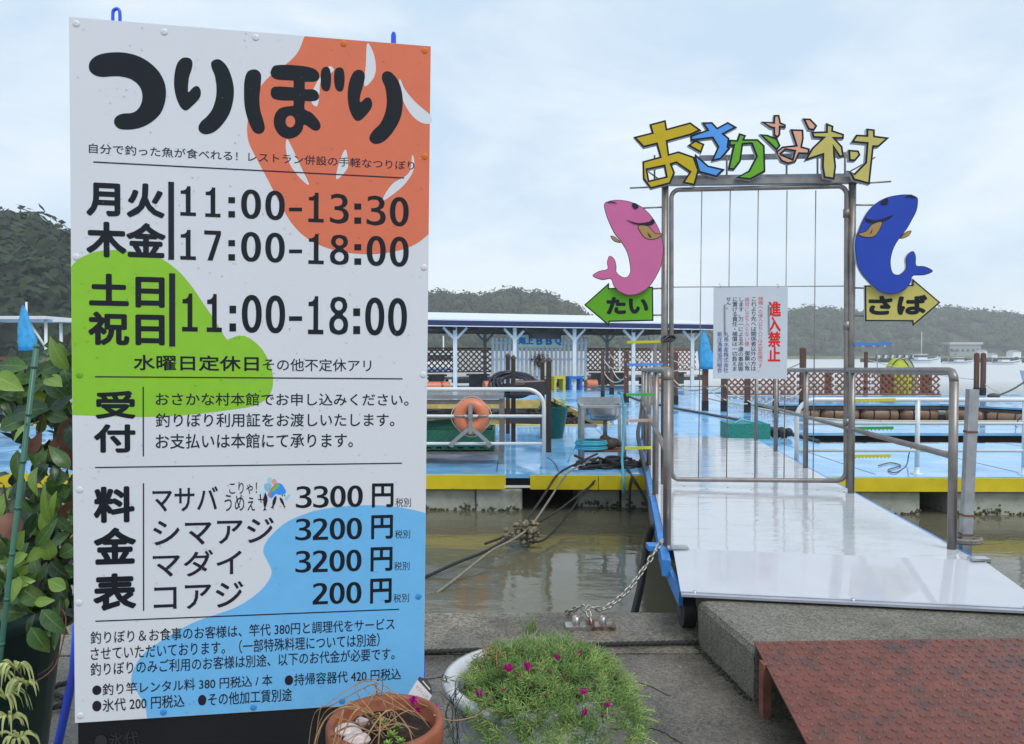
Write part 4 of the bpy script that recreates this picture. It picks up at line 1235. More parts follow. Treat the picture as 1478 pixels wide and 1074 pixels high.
# steel work table with green crates below
tb = empty('work_table', (-1.2, 10.3, DZ), 'dull steel work table behind the left white railing', 'table')
M_tt = mat('wet_table_top', (.46, .47, .48), rough=.14, metal=.6, var=.1)
za_ = at(700, 573, 9.75).z
xt1 = at(727, 573, 9.75).x
mb_ = MB(); mb_.box(((xt1 - 3.6) / 2 + xt1 / 2, 10.45, za_ - .0), (3.6, 1.4, .05)); mb_.build('table_top', M_tt, tb)
for x in (xt1 - .03, xt1 - 1.8, xt1 - 3.5):
    for y in (9.82, 11.08):
        mb_ = MB(); mb_.box((x, y, (za_ - .03 + DZ) / 2), (.06, .06, za_ - .03 - DZ)); mb_.build('leg', M_steel, tb)
mb_ = MB(); mb_.box((xt1 - 1.8, 9.8, za_ - .07), (3.5, .03, .06)); mb_.build('apron', M_steel, tb)
zs = at(670, 652, 9.8).z
mb_ = MB(); mb_.box((xt1 - 1.8, 10.4, zs - .02), (3.5, 1.25, .03)); mb_.build('shelf', M_steel, tb)
for k, (xa, wd) in enumerate(((xt1 - .72, 1.15), (xt1 - 1.95, 1.15), (xt1 - 3.1, .95))):
    cr_ = empty('green_crate', (xa, 10.3, zs), ('dark green net-filled crate at the right end of the table shelf, below the life ring', 'middle dark green net-filled crate on the table shelf', 'leftmost dark green net-filled crate on the table shelf')[k], 'crate', 'green crates under the work table')
    mb_ = MB(); hz = .27
    mb_.box((xa, 9.9, zs + .03 + hz / 2), (wd, .03, hz - .05)); mb_.box((xa, 10.75, zs + hz / 2), (wd, .03, hz)); mb_.box((xa - wd / 2, 10.32, zs + hz / 2), (.03, .85, hz)); mb_.box((xa + wd / 2, 10.32, zs + hz / 2), (.03, .85, hz)); mb_.box((xa, 10.32, zs + .02), (wd, .85, .02))
    for q_ in range(8): mb_.box((xa - wd / 2 + (q_ + .5) * wd / 8, 9.892, zs + .035), (wd / 16, .02, .03))
    mb_.build('crate_shell', mat('crate_green', (.02, .13, .075), rough=.45, var=.3, sc=25), cr_)
    mb_ = MB(); mb_.sph((xa, 10.35, zs + hz), .3, 14, 8, (wd / .62, 1.1, .38)); mb_.build('net_fill', mat('green_net', (.025, .15, .09), rough=.8, var=.5, sc=60, bump=.01, bsc=60), cr_)

# dark timber frame with hose coil
tf = empty('timber_stand', (.35, 12.6, DZ), 'dark brown timber post frame standing behind the work table', 'timber frame')
PST = [(792, 522, 661, 11.0, .075), (783, 524, 600, 12.8, .07), (741, 518, 620, 12.2, .075), (733, 515, 620, 13.6, .075)]
for px_, yt, yb_, Y_, w_ in PST:
    a = at(px_, yt, Y_); mb_ = MB(); mb_.box((a.x, Y_, (a.z + DZ) / 2), (w_, w_, a.z - DZ)); mb_.build('post', M_brown, tf)
    mb_ = MB(); mb_.lathe((a.x, Y_, a.z), [(w_ * .75, 0), (w_ * .7, .02), (.0, .07)], 4); mb_.build('post_cap', M_brown, tf)
a = at(741, 552, 12.0); b = at(792, 552, 11.15)
mb_ = MB(); mb_.bar((at(738, 560, 12.1).x, 12.1, at(738, 562, 12.1).z), (at(790, 560, 11.1).x, 11.1, at(790, 560, 11.1).z), .05, .20); mb_.build('board', M_brown, tf)
mb_ = MB(); mb_.bar((at(738, 560, 12.1).x, 12.1, at(738, 607, 12.1).z), (at(790, 560, 11.1).x, 11.1, at(790, 608, 11.1).z), .05, .09); mb_.build('board', M_brown, tf)
mb_ = MB(); mb_.box((at(765, 552, 12.2).x, 12.2, at(765, 552, 12.2).z), (.5, 1.1, .04)); mb_.build('shelf', mat('shelf_timber', (.16, .10, .07), rough=.5, var=.3), tf)
mb_ = MB(); hc = at(741, 556, 12.45); rh = random.Random(4)
for k in range(11):
    rr = rh.uniform(.20, .31); tl_ = R(rh.uniform(28, 50)); yw = rh.uniform(-.3, .3); c_ = hc + Vector((rh.uniform(-.05, .05), rh.uniform(-.05, .05), rh.uniform(.0, .05)))
    lp = []
    for i in range(28):
        a = i * math.pi / 14
        v = Vector((rr * 1.25 * math.cos(a), rr * math.sin(a) * math.cos(tl_), rr * math.sin(a) * math.sin(tl_) + .01 * math.sin(3 * a + k)))
        lp.append(c_ + Matrix.Rotation(yw, 3, 'Z') @ v)
    mb_.tube(lp, .021, 7, closed=True)
mb_.build('hose_coil', mat('black_hose', (.02, .02, .035), rough=.25, var=.2), label='black hose coiled on the shelf of the dark timber frame', cat='hose')

# potted plant behind the timber post
pp = empty('potted_plant', (at(800, 630, 12.9).x, 12.9, DZ), 'leafy plant in a dark green pot beside the dark timber posts', 'potted plant')
pc = Vector((at(800, 630, 12.9).x, 12.9, DZ))
mb_ = MB(); mb_.lathe(pc, [(.0, .0), (.15, .0), (.24, .52), (.26, .52), (.26, .56), (.22, .56), (.2, .5), (0, .5)], 18); mb_.build('pot', M_green, pp)


def leaf_verts(L_, W_, curl=.3, fold=.2, n=5):
    vs_ = []; fs_ = []
    for i in range(n + 1):
        t = i / n
        w = W_ * (math.sin(math.pi * min(1, t * 1.02)) ** .75) * (1 - .35 * t) if 0 < i < n else .001
        y = L_ * t; z = -curl * L_ * t * t
        vs_ += [(-w, y, z + fold * w), (0, y, z), (w, y, z + fold * w)]
    for i in range(n):
        a = i * 3; fs_ += [(a, a + 1, a + 4, a + 3), (a + 1, a + 2, a + 5, a + 4)]
    return vs_, fs_


def add_leaf(mb_, p, d, L_, W_, roll=0., curl=.3, fold=.2, n=5):
    vs_, fs_ = leaf_verts(L_, W_, curl, fold, n)
    y = Vector(d).normalized(); x = y.cross(Vector((0, 0, 1)))
    if x.length < .05: x = Vector((1, 0, 0))
    x.normalize(); z = x.cross(y)
    x2 = x * math.cos(roll) + z * math.sin(roll); z2 = x2.cross(y)
    p = Vector(p)
    mb_.add([p + x2 * a + y * b + z2 * c for a, b, c in vs_], fs_, True)


M_leaf = mat('leaf_green', (.042, .105, .020), rough=.33, var=.5, sc=14, c2=(.085, .15, .03), csc=9, cpos=(.5, .6), bump=.0015, bsc=40)
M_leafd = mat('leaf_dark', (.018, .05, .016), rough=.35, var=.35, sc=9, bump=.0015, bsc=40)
M_leafy = mat('leaf_lime', (.15, .26, .03), rough=.38, var=.25, sc=8, bump=.0012, bsc=40)
def veins(m, k):
    nt = m.node_tree; N = nt.nodes; L = nt.links; b = N['Principled BSDF']
    uv = N.new('ShaderNodeUVMap'); sx = N.new('ShaderNodeSeparateXYZ'); L.new(uv.outputs[0], sx.inputs[0])
    def mth(op, a, v=None, c=None):
        n = N.new('ShaderNodeMath'); n.operation = op; L.new(a, n.inputs[0])
        if v is not None:
            if isinstance(v, (int, float)): n.inputs[1].default_value = v
            else: L.new(v, n.inputs[1])
        return n.outputs[0]
    au = mth('ABSOLUTE', mth('SUBTRACT', sx.outputs['X'], 2.0))
    rib = mth('LESS_THAN', au, .07)
    fr = mth('FRACT', mth('SUBTRACT', mth('MULTIPLY', sx.outputs['Y'], 7.0), mth('MULTIPLY', au, 1.3)))
    side = mth('MULTIPLY', mth('LESS_THAN', fr, .13), mth('LESS_THAN', au, .9))
    tot = mth('MAXIMUM', rib, mth('MULTIPLY', side, .45))
    mx_ = N.new('ShaderNodeMixRGB'); src = b.inputs['Base Color'].links[0].from_socket
    mx_.inputs[2].default_value = (*k, 1); L.new(mth('MULTIPLY', tot, .6), mx_.inputs[0]); L.new(src, mx_.inputs[1]); L.new(mx_.outputs[0], b.inputs['Base Color'])
for m__, k__ in ((M_leaf, (.16, .25, .07)), (M_leafd, (.09, .17, .05)), (M_leafy, (.28, .38, .1))): veins(m__, k__)
M_leafb = mat('leaf_brown', (.17, .07, .04), rough=.6, var=.4, sc=14, bump=.002, bsc=60)
M_stem = mat('stem_brown', (.09, .055, .03), rough=.8, var=.3, sc=30)
rp_ = random.Random(9)
for k in range(26):
    mb_ = MB(); a = rp_.uniform(0, 6.28)
    add_leaf(mb_, pc + Vector((.06 * math.cos(a), .06 * math.sin(a), .52)), (math.cos(a), math.sin(a), rp_.uniform(.5, 1.6)), rp_.uniform(.25, .42), .045, 0, .6)
    mb_.build('leaf', M_leafy if k % 2 else M_leaf, pp)

# sink on legs
sx0, sx1 = at(838, 600, 9.9).x, at(905, 600, 9.9).x
sk = empty('outdoor_sink', ((sx0 + sx1) / 2, 10.1, DZ), 'stainless steel sink on four legs beside the left gangway railing', 'sink')
zt_ = at(870, 587, 9.9).z
mb_ = MB()
cx_ = (sx0 + sx1) / 2; wx = (sx1 - sx0); dy_ = .52; yc = 10.15
# rim as four bars, bowl as open shell
for (c, s_) in (((cx_, yc - dy_ / 2 + .02, zt_), (wx, .05, .03)), ((cx_, yc + dy_ / 2 - .02, zt_), (wx, .05, .03)), ((sx0 + .03, yc, zt_ + .001), (.06, dy_ - .06, .03)), ((sx1 - .03, yc, zt_ + .001), (.06, dy_ - .06, .03))):
    mb_.box(c, s_)
mb_.box((cx_, yc + dy_ / 2 + .01, zt_ + .05), (wx, .02, .1))
mb_.build('rim', M_steel2, sk)
mb_ = MB(); vs_ = []
for (k, z) in ((1, 0), (.97, -.1), (.9, -.17), (.7, -.2), (.0, -.205)):
    for i in range(20):
        a = 2 * math.pi * i / 20; ca, sa = math.cos(a), math.sin(a)
        q_ = 1 / (abs(ca) ** 5 + abs(sa) ** 5) ** .2
        vs_.append((cx_ + ca * q_ * (wx / 2 - .07) * k, yc + sa * q_ * (dy_ / 2 - .06) * k, zt_ + z))
mb_.add(vs_, [(q_ * 20 + i, q_ * 20 + (i + 1) % 20, (q_ + 1) * 20 + (i + 1) % 20, (q_ + 1) * 20 + i) for q_ in range(4) for i in range(20)], True)
o = mb_.build('bowl', M_steel2, sk)
for x in (sx0 + .03, sx1 - .03):
    for y in (yc - dy_ / 2 + .03, yc + dy_ / 2 - .03):
        mb_ = MB(); mb_.box((x, y, (zt_ - .02 + DZ) / 2), (.045, .045, zt_ - .02 - DZ)); mb_.build('leg', M_steel2, sk)
mb_ = MB(); mb_.tube([(cx_ + .05, yc, zt_ - .2), (cx_ + .05, yc, zt_ - .42)], .03, 10); mb_.build('drain_pipe', M_galv, sk)
zsh = at(870, 652, 9.9).z
mb_ = MB(); mb_.box((cx_, yc, zsh), (wx - .04, dy_ - .04, .02)); mb_.build('shelf', M_redbr, sk)
mb_ = MB(); mb_.bar((sx0 + .05, yc + dy_ / 2, .5), (sx0 + .28, yc + dy_ / 2, .5), .02, .05); mb_.build('rail', M_white, sk)
mb_ = MB(); hc = Vector((sx0 + .16, yc - .1, zsh + .02))
for k in range(6):
    rr = .19 - .008 * (k % 3)
    mb_.tube([hc + Vector((rr * 1.15 * math.cos(a), rr * math.sin(a), .013 + .02 * k)) for a in [i * math.pi / 12 for i in range(24)]], .0115, 6, closed=True)
mb_.tube(catmull([hc + Vector((-.2, 0, .05)), hc + Vector((-.3, -.1, -.1)), hc + Vector((-.36, -.15, -.27))], 5), .0115, 6)
mb_.build('cyan_hose_coil', M_cyan, label='cyan hose coiled on the lower shelf of the steel sink', cat='hose')
mb_ = MB(); hp = [at(896, 566, 9.75), at(899, 580, 9.72), at(900, 600, 9.7), at(899, 640, 9.6), at(898, 665, 9.3), at(900, 690, 8.9), at(900, 712, 8.9)]
mb_.tube(catmull(hp, 6), .016, 8); mb_.build('cyan_hose', M_cyan, label='cyan hose hanging straight down past the right leg of the sink', cat='hose')
mb_ = MB(); p = Vector((sx1 - .17, yc + .02, zsh + .1)); rs = random.Random(8)
for k in range(9):
    q = p + Vector((rs.uniform(-.12, .12), rs.uniform(-.1, .1), rs.uniform(-.05, .06)))
    mb_.sph(q, rs.uniform(.05, .09), 8, 6, (1.2, 1, .8))
mb_.build('sack', mat('brown_sacking', (.10, .065, .05), rough=.9, var=.4, sc=15, bump=.01, bsc=25), label='crumpled brown sack on the lower shelf of the steel sink', cat='sack')

# ------------------------------------------------------------------ mooring ropes, knot and hoses between quay and pontoon
def rope(name, px_pts, r, m, label, cat='rope', n=8, sides=7):
    mb_ = MB(); mb_.tube(catmull([at(*p) if isinstance(p, tuple) else p for p in px_pts], n), r, sides)
    return mb_.build(name, m, label=label, cat=cat)


rope('mooring_rope', [(560, 850, 6.0), (613, 833, 6.3), (660, 812, 6.5), (700, 796, 6.8), (735, 775, 7.1), (760, 750, 7.6), (785, 715, 8.3), (806, 684, 9.0), (835, 668, 9.4), (862, 655, 9.7)], .014, M_rope, 'dark mooring rope rising from behind the price board to the pontoon')
rope('mooring_rope', [(545, 905, 5.6), (610, 872, 5.8), (628, 858, 5.9), (665, 830, 6.2), (708, 796, 6.6), (742, 778, 7.0), (768, 757, 7.4), (795, 718, 8.2), (818, 684, 9.0), (850, 665, 9.5)], .012, M_rope2, 'grey mooring rope with a small knot near the quay edge')
rope('mooring_rope', [(700, 785, 7.0), (745, 768, 7.3), (790, 747, 7.8), (825, 722, 8.4), (860, 695, 9.0), (885, 672, 9.5)], .012, M_rope, 'dark mooring rope crossing low over the water to the pontoon corner')
rope('mooring_rope', [(765, 782, 7.2), (785, 779, 7.4), (812, 752, 8.0), (838, 718, 8.6), (862, 690, 9.0), (880, 674, 9.5)], .012, M_rope, 'thin dark mooring rope below the mussel covered knot')
mb_ = MB(); rk = random.Random(12)
for k in range(90):
    c = at(rk.gauss(759, 9), rk.gauss(767, 8), 7.3 + rk.uniform(-.08, .08))
    mb_.sph(c, rk.uniform(.014, .045), 5, 4, (rk.uniform(.6, 1.4), .8, rk.uniform(.4, 1.)))
for k in range(16):
    mb_.sph(at(rk.gauss(733, 4), rk.gauss(776, 4), 7.1), rk.uniform(.012, .026), 6, 4)
for k in range(12):
    mb_.sph(at(rk.gauss(625, 3), rk.gauss(859, 2.5), 5.9), rk.uniform(.01, .018), 6, 4)
mb_.build('mussel_knot', mat('mussels_tan', (.20, .17, .11), rough=.8, var=.7, sc=45), label='clump of mussels grown on the knotted mooring ropes above the water', cat='mussels', kind='stuff')
mb_ = MB(); rk = random.Random(2)
for k in range(16):
    c = at(rk.uniform(845, 915), rk.uniform(668, 682), 9.5)
    q = [c + Vector((rk.uniform(-.22, .22), rk.uniform(-.2, .2), rk.uniform(-.02, .08))) for _ in range(5)]
    mb_.tube(catmull(q, 4), .018, 6)
mb_.build('rope_heap', M_rope, label='heap of dark rope lying on the pontoon under the sink', cat='rope heap', kind='stuff')
for i, pts in enumerate(([(912, 690, 8.9), (909, 705, 8.85), (908, 740, 8.85)], [(905, 676, 9.3), (913, 690, 8.9), (928, 715, 8.8), (938, 740, 8.7)])):
    rope('hanging_rope', pts, .018, M_rope, ('dark rope hanging straight down from the pontoon edge', 'dark rope slanting down from the pontoon edge to the gangway')[i])
rope('black_hose', [(927, 575, 12.), (925, 600, 11.), (921, 625, 10.), (925, 650, 9.), (932, 680, 8.), (938, 715, 7.), (941, 745, 6.2), (944, 762, 5.6)], .028, M_black, 'black hose strapped along the blue side beam of the gangway', 'hose')
rope('black_hose', [(952, 772, 5.3), (949, 762, 5.3), (943, 760, 5.35), (937, 775, 5.4), (932, 800, 5.4), (926, 840, 5.3), (917, 880, 5.2), (912, 905, 5.15)], .028, M_black, 'black hose looping from the gangway down into the water', 'hose')
# chain from cleat plate to the gangway bracket
CP = Vector((.43, 4.03, 0))
cl = empty('mooring_plate', (CP.x, CP.y, .003), 'rusty steel mooring plate with two stubs bolted on the quay edge', 'mooring plate')
M_pl = mat('worn_plate', (.36, .33, .31), rough=.35, metal=.7, var=.25, sc=20, c2=(.14, .07, .04), csc=12, cpos=(.5, .62))
mb_ = MB(); mb_.box((CP.x, CP.y, .0125), (.275, .085, .018)); mb_.build('plate', M_pl, cl)
for dx in (-.078, .068):
    mb_ = MB(); mb_.lathe((CP.x + dx, CP.y + .01, .0215), [(.021, 0), (.021, .042), (.017, .042), (.017, .012), (0, .012)], 14); mb_.build('stub', M_pl, cl)
mb_ = MB(); mb_.box((CP.x, CP.y, .03), (.045, .012, .03)); mb_.build('lug', M_rust, cl)
ch = empty('chain', (CP.x, CP.y, .04), 'steel chain running from the mooring plate up to the gangway corner', 'chain')
M_ch = mat('chain_steel', (.38, .35, .31), rough=.4, metal=.8, var=.25, sc=30)
path = catmull([Vector((CP.x, CP.y, .045)), Vector((CP.x - .005, CP.y + .05, .10)), at(873, 878, 4.12), at(905, 853, 4.2), at(930, 820, 4.3), at(944, 798, 4.36), at(955, 782, 4.42)], 12)
def links(path, root, step=.036, L_=.052, Wd=.034, r=.0055):
    acc = 0; nxt = 0; k = 0
    for i in range(len(path) - 1):
        seg = path[i + 1] - path[i]
        while nxt <= acc + seg.length:
            p = path[i] + seg * ((nxt - acc) / max(seg.length, 1e-6)); d = seg.normalized()
            x = d.orthogonal().normalized(); y = d.cross(x)
            an_ = R(45) + (math.pi / 2 if k % 2 else 0)
            w = x * math.cos(an_) + y * math.sin(an_)
            pts = []
            hl_ = L_ / 2 - Wd / 2; hw = Wd / 2 - r
            for q in range(6): a = -math.pi / 2 + math.pi * q / 5; pts.append(p + d * (hl_ + hw * math.cos(a)) + w * hw * math.sin(a))
            for q in range(6): a = math.pi / 2 + math.pi * q / 5; pts.append(p + d * (-hl_ + hw * math.cos(a)) + w * hw * math.sin(a))
            mb_ = MB(); mb_.tube(pts, r, 6, closed=True); mb_.build('link', M_ch, root)
            nxt += step; k += 1
        acc += seg.length
links(path, ch)
ct = empty('chain', (CP.x - .02, CP.y + .1, .04), 'short chain tail lying from the mooring plate over the quay edge', 'chain')
links(catmull([at(846, 886, 4.15), at(840, 876, 4.16), at(828, 880, 4.2), at(815, 886, 4.26)], 8), ct, .034)
# black three strand rope lying on the quay
def twisted(pts, r, m, label, twist=70):
    path = catmull(pts, 40); mb_ = MB(); acc = 0
    strands = [[], [], []]
    for i, p in enumerate(path):
        d = (path[min(i + 1, len(path) - 1)] - path[max(i - 1, 0)]).normalized()
        x = d.cross(Vector((0, 0, 1))).normalized(); y = x.cross(d)
        if i: acc += (p - path[i - 1]).length
        for k in range(3):
            a = acc * twist + k * 2 * math.pi / 3
            strands[k].append(p + (x * math.cos(a) + y * math.sin(a)) * r * .5)
    for s_ in strands: mb_.tube(s_, r * .6, 6)
    return mb_.build('twisted_rope', m, label=label, cat='rope')
g = lambda px, py: on(px, py, .018)
twisted([(-6, 2.9, .018), on(-40, 1030, .018), g(70, 994), g(105, 985), g(250, 966), g(400, 953), g(540, 945), g(612, 941), g(700, 938), g(790, 934.5), g(880, 930), g(960, 928), g(1014, 927)], .012, M_rope, 'black twisted rope lying along the quay joint up to the concrete block')

# ------------------------------------------------------------------ barbecue shelter
def lattice(mb_, a, b, z0, z1, sp=.16, w=.045, th=.012):
    """diagonal slats clipped to a rectangle standing on the line a-b"""
    a = Vector((a[0], a[1], 0)); b = Vector((b[0], b[1], 0)); L_ = (b - a).length; d = (b - a).normalized(); nrm = Vector((-d.y, d.x, 0))
    H_ = z1 - z0
    for sgn in (1, -1):
        c = -H_ - sp if sgn > 0 else 0
        k = 0
        while True:
            off = -H_ + k * sp * 1.414 if sgn > 0 else k * sp * 1.414
            if off > (L_ if sgn > 0 else L_ + H_): break
            # line: u = off + t (sgn) , v = t
            if sgn > 0:
                t0 = max(0, -off); t1 = min(H_, L_ - off)
                p0, p1 = (off + t0, t0), (off + t1, t1)
            else:
                t0 = max(0, off - L_); t1 = min(H_, off)
                p0, p1 = (off - t0, t0), (off - t1, t1)
            if t1 - t0 > .03:
                q0 = a + d * p0[0] + Vector((0, 0, z0 + p0[1])) + nrm * (.007 * sgn); q1 = a + d * p1[0] + Vector((0, 0, z0 + p1[1])) + nrm * (.007 * sgn)
                mb_.bar(q0, q1, w, th, up=nrm)
            k += 1


HA, HB = Vector((-6.5, 27.4, 0)), Vector((8.4, 32.9, 0))
HD = (HB - HA).normalized(); HN = Vector((-HD.y, HD.x, 0))      # away from the camera
def hp_(px):
    """point of the shelter front line seen at px"""
    k = (px - 739) / F
    # HA + HD*t ; x = k*y
    t = (k * HA.y - HA.x) / (HD.x - k * HD.y)
    return HA + HD * t
hut = empty('barbecue_shelter', tuple(HA.lerp(HB, .5) + Vector((0, 0, DZ))), 'long open shelter with white posts, navy fascia and pale roof on the far pontoon', 'shelter')
ztop = 2.70
mb_ = MB()
e0, e1 = HA - HN * .45 - HD * .3, HB - HN * .45 + HD * .4
f0, f1 = e0 + HN * 5.8, e1 + HN * 5.8
q = [e0 + Vector((0, 0, ztop + .17)), e1 + Vector((0, 0, ztop + .17)), f1 + Vector((0, 0, ztop + .75)), f0 + Vector((0, 0, ztop + .75))]
mb_.add(q + [p - Vector((0, 0, .06)) for p in q], [(0, 1, 2, 3), (7, 6, 5, 4), (0, 4, 5, 1), (1, 5, 6, 2), (2, 6, 7, 3), (3, 7, 4, 0)])
fix_normals(mb_.build('roof', M_roofw, hut))
mb_ = MB(); mb_.bar(e0 + Vector((0, 0, ztop + .02)) - HN * .01, e1 + Vector((0, 0, ztop + .02)) - HN * .01, .04, .19); mb_.build('fascia', M_navy, hut)
mb_ = MB(); mb_.bar(e0 + Vector((0, 0, ztop - .10)), e1 + Vector((0, 0, ztop - .10)), .05, .035); mb_.build('gutter', M_white, hut)
mb_ = MB()
for k in range(16):
    p = HA.lerp(HB, (k + .5) / 16) + Vector((0, 0, ztop - .2)); mb_.bar(p - HN * .3, p + HN * 5.2, .06, .1)
mb_.bar(HA + Vector((0, 0, ztop - .17)) + HN * .1, HB + Vector((0, 0, ztop - .17)) + HN * .1, .1, .14)
mb_.bar(HA + Vector((0, 0, ztop - .17)) + HN * 4.9, HB + Vector((0, 0, ztop - .17)) + HN * 4.9, .1, .14)
mb_.build('roof_beams', M_brown, hut)
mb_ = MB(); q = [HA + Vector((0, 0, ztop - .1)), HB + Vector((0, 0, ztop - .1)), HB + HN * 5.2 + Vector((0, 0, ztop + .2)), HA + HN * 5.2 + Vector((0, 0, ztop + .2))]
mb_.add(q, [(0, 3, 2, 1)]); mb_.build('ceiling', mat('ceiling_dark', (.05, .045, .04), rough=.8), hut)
for row, dn_, m_ in ((0, .0, M_white), (1, 4.9, mat('grey_post', (.30, .33, .35), rough=.5))):
    for px in ((500, 571, 657, 743, 829, 914, 999) if row == 0 else (700, 876, 945)):
        p = hp_(px)
        if row: 
            k = (px - 739) / F; A2 = HA + HN * dn_; t = (k * A2.y - A2.x) / (HD.x - k * HD.y); p = A2 + HD * t
        w_ = .15
        mb_ = MB(); mb_.bar(p + Vector((0, 0, DZ)), p + Vector((0, 0, ztop - .12)), w_, w_); mb_.build('post', m_, hut)
        for s_ in (-1, 1):
            mb_ = MB(); mb_.bar(p + Vector((0, 0, ztop - .62)), p + HD * (s_ * .48) + Vector((0, 0, ztop - .14)), .09, .09, up=HN); mb_.build('brace', m_, hut)
# picket wall
pw = empty('picket_wall', tuple(hp_(780) + HN * 1.2 + Vector((0, 0, DZ))), 'white upright picket wall standing inside the far shelter', 'picket wall')
def hq(px, dn_):
    k = (px - 739) / F; A2 = HA + HN * dn_; t = (k * A2.y - A2.x) / (HD.x - k * HD.y); return A2 + HD * t
M_pk = mat('picket_white', (.60, .66, .70), rough=.5, var=.1)
for k in range(23):
    p = hq(711 + k * 6.1, 1.2)
    top = 2.2 if (k < 6 or k > 15) else 2.05
    mb_ = MB(); mb_.box(p + Vector((0, 0, (top + .3) / 2)), (.105, .025, top - .3), rz=math.atan2(HD.y, HD.x)); mb_.build('picket', M_pk, pw)
for z in (.5, 1.3, 2.0):
    mb_ = MB(); mb_.bar(hq(709, 1.23) + Vector((0, 0, z)), hq(848, 1.23) + Vector((0, 0, z)), .03, .08); mb_.build('rail', M_pk, pw)
# hanging name board
HPl = Plane(hq(780, 1.05) + Vector((0, 0, 1.5)), HD, (0, 0, 1))
nb_ = empty('name_board', tuple(hq(779, 1.05) + Vector((0, 0, 1.7))), 'pale name board with blue BBQ lettering on the picket wall of the shelter', 'sign')
u0, v1 = HPl.uv(746, 484); u1, v0 = HPl.uv(812, 502)
HPl.slab('board', u0, u1, v0, v1, -.03, 0, mat('board_pale', (.60, .72, .60), rough=.5), nb_)
M_sb = sheet('board_blue', (.01, .19, .55))
HPl.text('海上', (747.5, 486), (770, 497.5), M_sb, nb_, .004, bold=.05)
for i, ch_ in enumerate('BBQ'):
    HPl.text(ch_, (774 + i * 13.5, 486), (783.5 + i * 13.5, 498 + (1 if ch_ == 'Q' else 0)), M_sb, nb_, .004, bold=.05)
HPl.text('seafood barbecue', (759, 498.9), (781, 500.6), M_sb, nb_, .004) if False else None
mb_ = MB(); mb_.box(hq(786, .9) + Vector((0, 0, 2.36)), (1.3, .5, .38), rz=.35); mb_.build('dark_vent_box', M_char, label='dark box hung under the shelter roof above the name board', cat='box')
# small white window frame, planter basket, stools
wf = empty('window_frame', tuple(hq(773, 1.0) + Vector((0, 0, .9))), 'small white window frame hung on the picket wall', 'window frame')
WPl = Plane(hq(773, 1.0) + Vector((0, 0, 1.)), HD, (0, 0, 1))
ua, vb = WPl.uv(766, 521); ub, va = WPl.uv(781, 536)
for (a0, a1, b0, b1) in ((ua, ub, vb - .05, vb), (ua, ub, va, va + .05), (ua, ua + .05, va + .05, vb - .05), (ub - .05, ub, va + .05, vb - .05), ((ua + ub) / 2 - .02, (ua + ub) / 2 + .02, va + .05, vb - .05)):
    WPl.slab('frame', a0, a1, b0, b1, 0, .04, M_white, wf)
bk = empty('hanging_plant', tuple(hq(778, .8) + Vector((0, 0, 1.2))), 'dry brown hanging plant below the name board', 'hanging plant')
mb_ = MB(); rb = random.Random(6); c = hq(779, .8) + Vector((0, 0, 1.32))
for k in range(160):
    a = rb.uniform(0, 6.28); add_leaf(mb_, c + Vector((rb.gauss(0, .12), rb.gauss(0, .1), rb.gauss(.05, .12))), (math.cos(a), math.sin(a) * .6, rb.uniform(-.8, .5)), rb.uniform(.12, .3), .03, 0, .5, n=2)
mb_.build('foliage', mat('dry_foliage', (.10, .085, .05), rough=.8, var=.5, sc=12), bk, kind='stuff')
mb_ = MB(); mb_.lathe(c - Vector((0, 0, .35)), [(0, 0), (.1, 0), (.15, .25), (.13, .25)], 10); mb_.build('pot', M_redbr, bk)
for (pa, pb, cc, lab) in ((800, 816, (.62, .52, .02), 'yellow box stool in front of the picket wall'), (822, 841, (.02, .16, .5), 'blue box stool in front of the picket wall')):
    a, b = hq(pa, -.2), hq(pb, -.2); rt = empty('box_stool', tuple((a + b) / 2 + Vector((0, 0, DZ))), lab, 'stool'); mm = sheet('stool_' + lab[:4], cc)
    zh = .46; d = (b - a).normalized(); n_ = Vector((-d.y, d.x, 0))
    for p in (a + d * .05, b - d * .05):
        mb_ = MB(); mb_.box(p + n_ * .2 + Vector((0, 0, DZ + zh / 2)), (.09, .4, zh), rz=math.atan2(d.y, d.x)); mb_.build('leg', mm, rt)
    mb_ = MB(); mb_.box((a + b) / 2 + n_ * .2 + Vector((0, 0, DZ + zh + .05)), ((b - a).length, .42, .1), rz=math.atan2(d.y, d.x)); mb_.build('seat', mm, rt)
# shelter back lattice and benches
lf_ = empty('lattice_fence', tuple(hq(700, 5.4) + Vector((0, 0, .4))), 'brown diagonal lattice fence along the back of the far shelter', 'lattice fence')
for (pa, pb) in ((560, 655), (660, 712), (845, 893), (896, 940), (943, 1004)):
    mb_ = MB(); a, b = hq(pa, 5.4), hq(pb, 5.4)
    lattice(mb_, a, b, .72, 1.78, .19, .062); mb_.build('lattice_panel', M_redbr, lf_)
    for zz in (.7, 1.8):
        mb_ = MB(); mb_.bar(a + Vector((0, 0, zz)), b + Vector((0, 0, zz)), .06, .06); mb_.build('rail', M_redbr, lf_)
bkb = empty('lattice_backing', tuple(hq(830, 9.0) + Vector((0, 0, WZ))), 'added white slab behind the lattice of the far shelter', 'backing')  # white slab added behind the lattice so its gaps look bright
mb_ = MB(); a, b = hq(655, 9.0), hq(1010, 9.0); mb_.bar(a + Vector((0, 0, 1.02)), b + Vector((0, 0, 1.02)), .8, 1.35); mb_.build('hull', mat('backing_white', (.80, .81, .81), rough=.5, var=.1, sc=1.5), bkb)  # the added white slab behind the lattice
mb_ = MB(); mb_.bar(a + Vector((0, 0, .18)), b + Vector((0, 0, .18)), .9, .3); mb_.build('backing_strip', M_char, bkb)
sb = empty('long_bench', tuple(hq(700, 4.2) + Vector((0, 0, DZ))), 'pale pink topped bench along the back of the far shelter', 'bench')
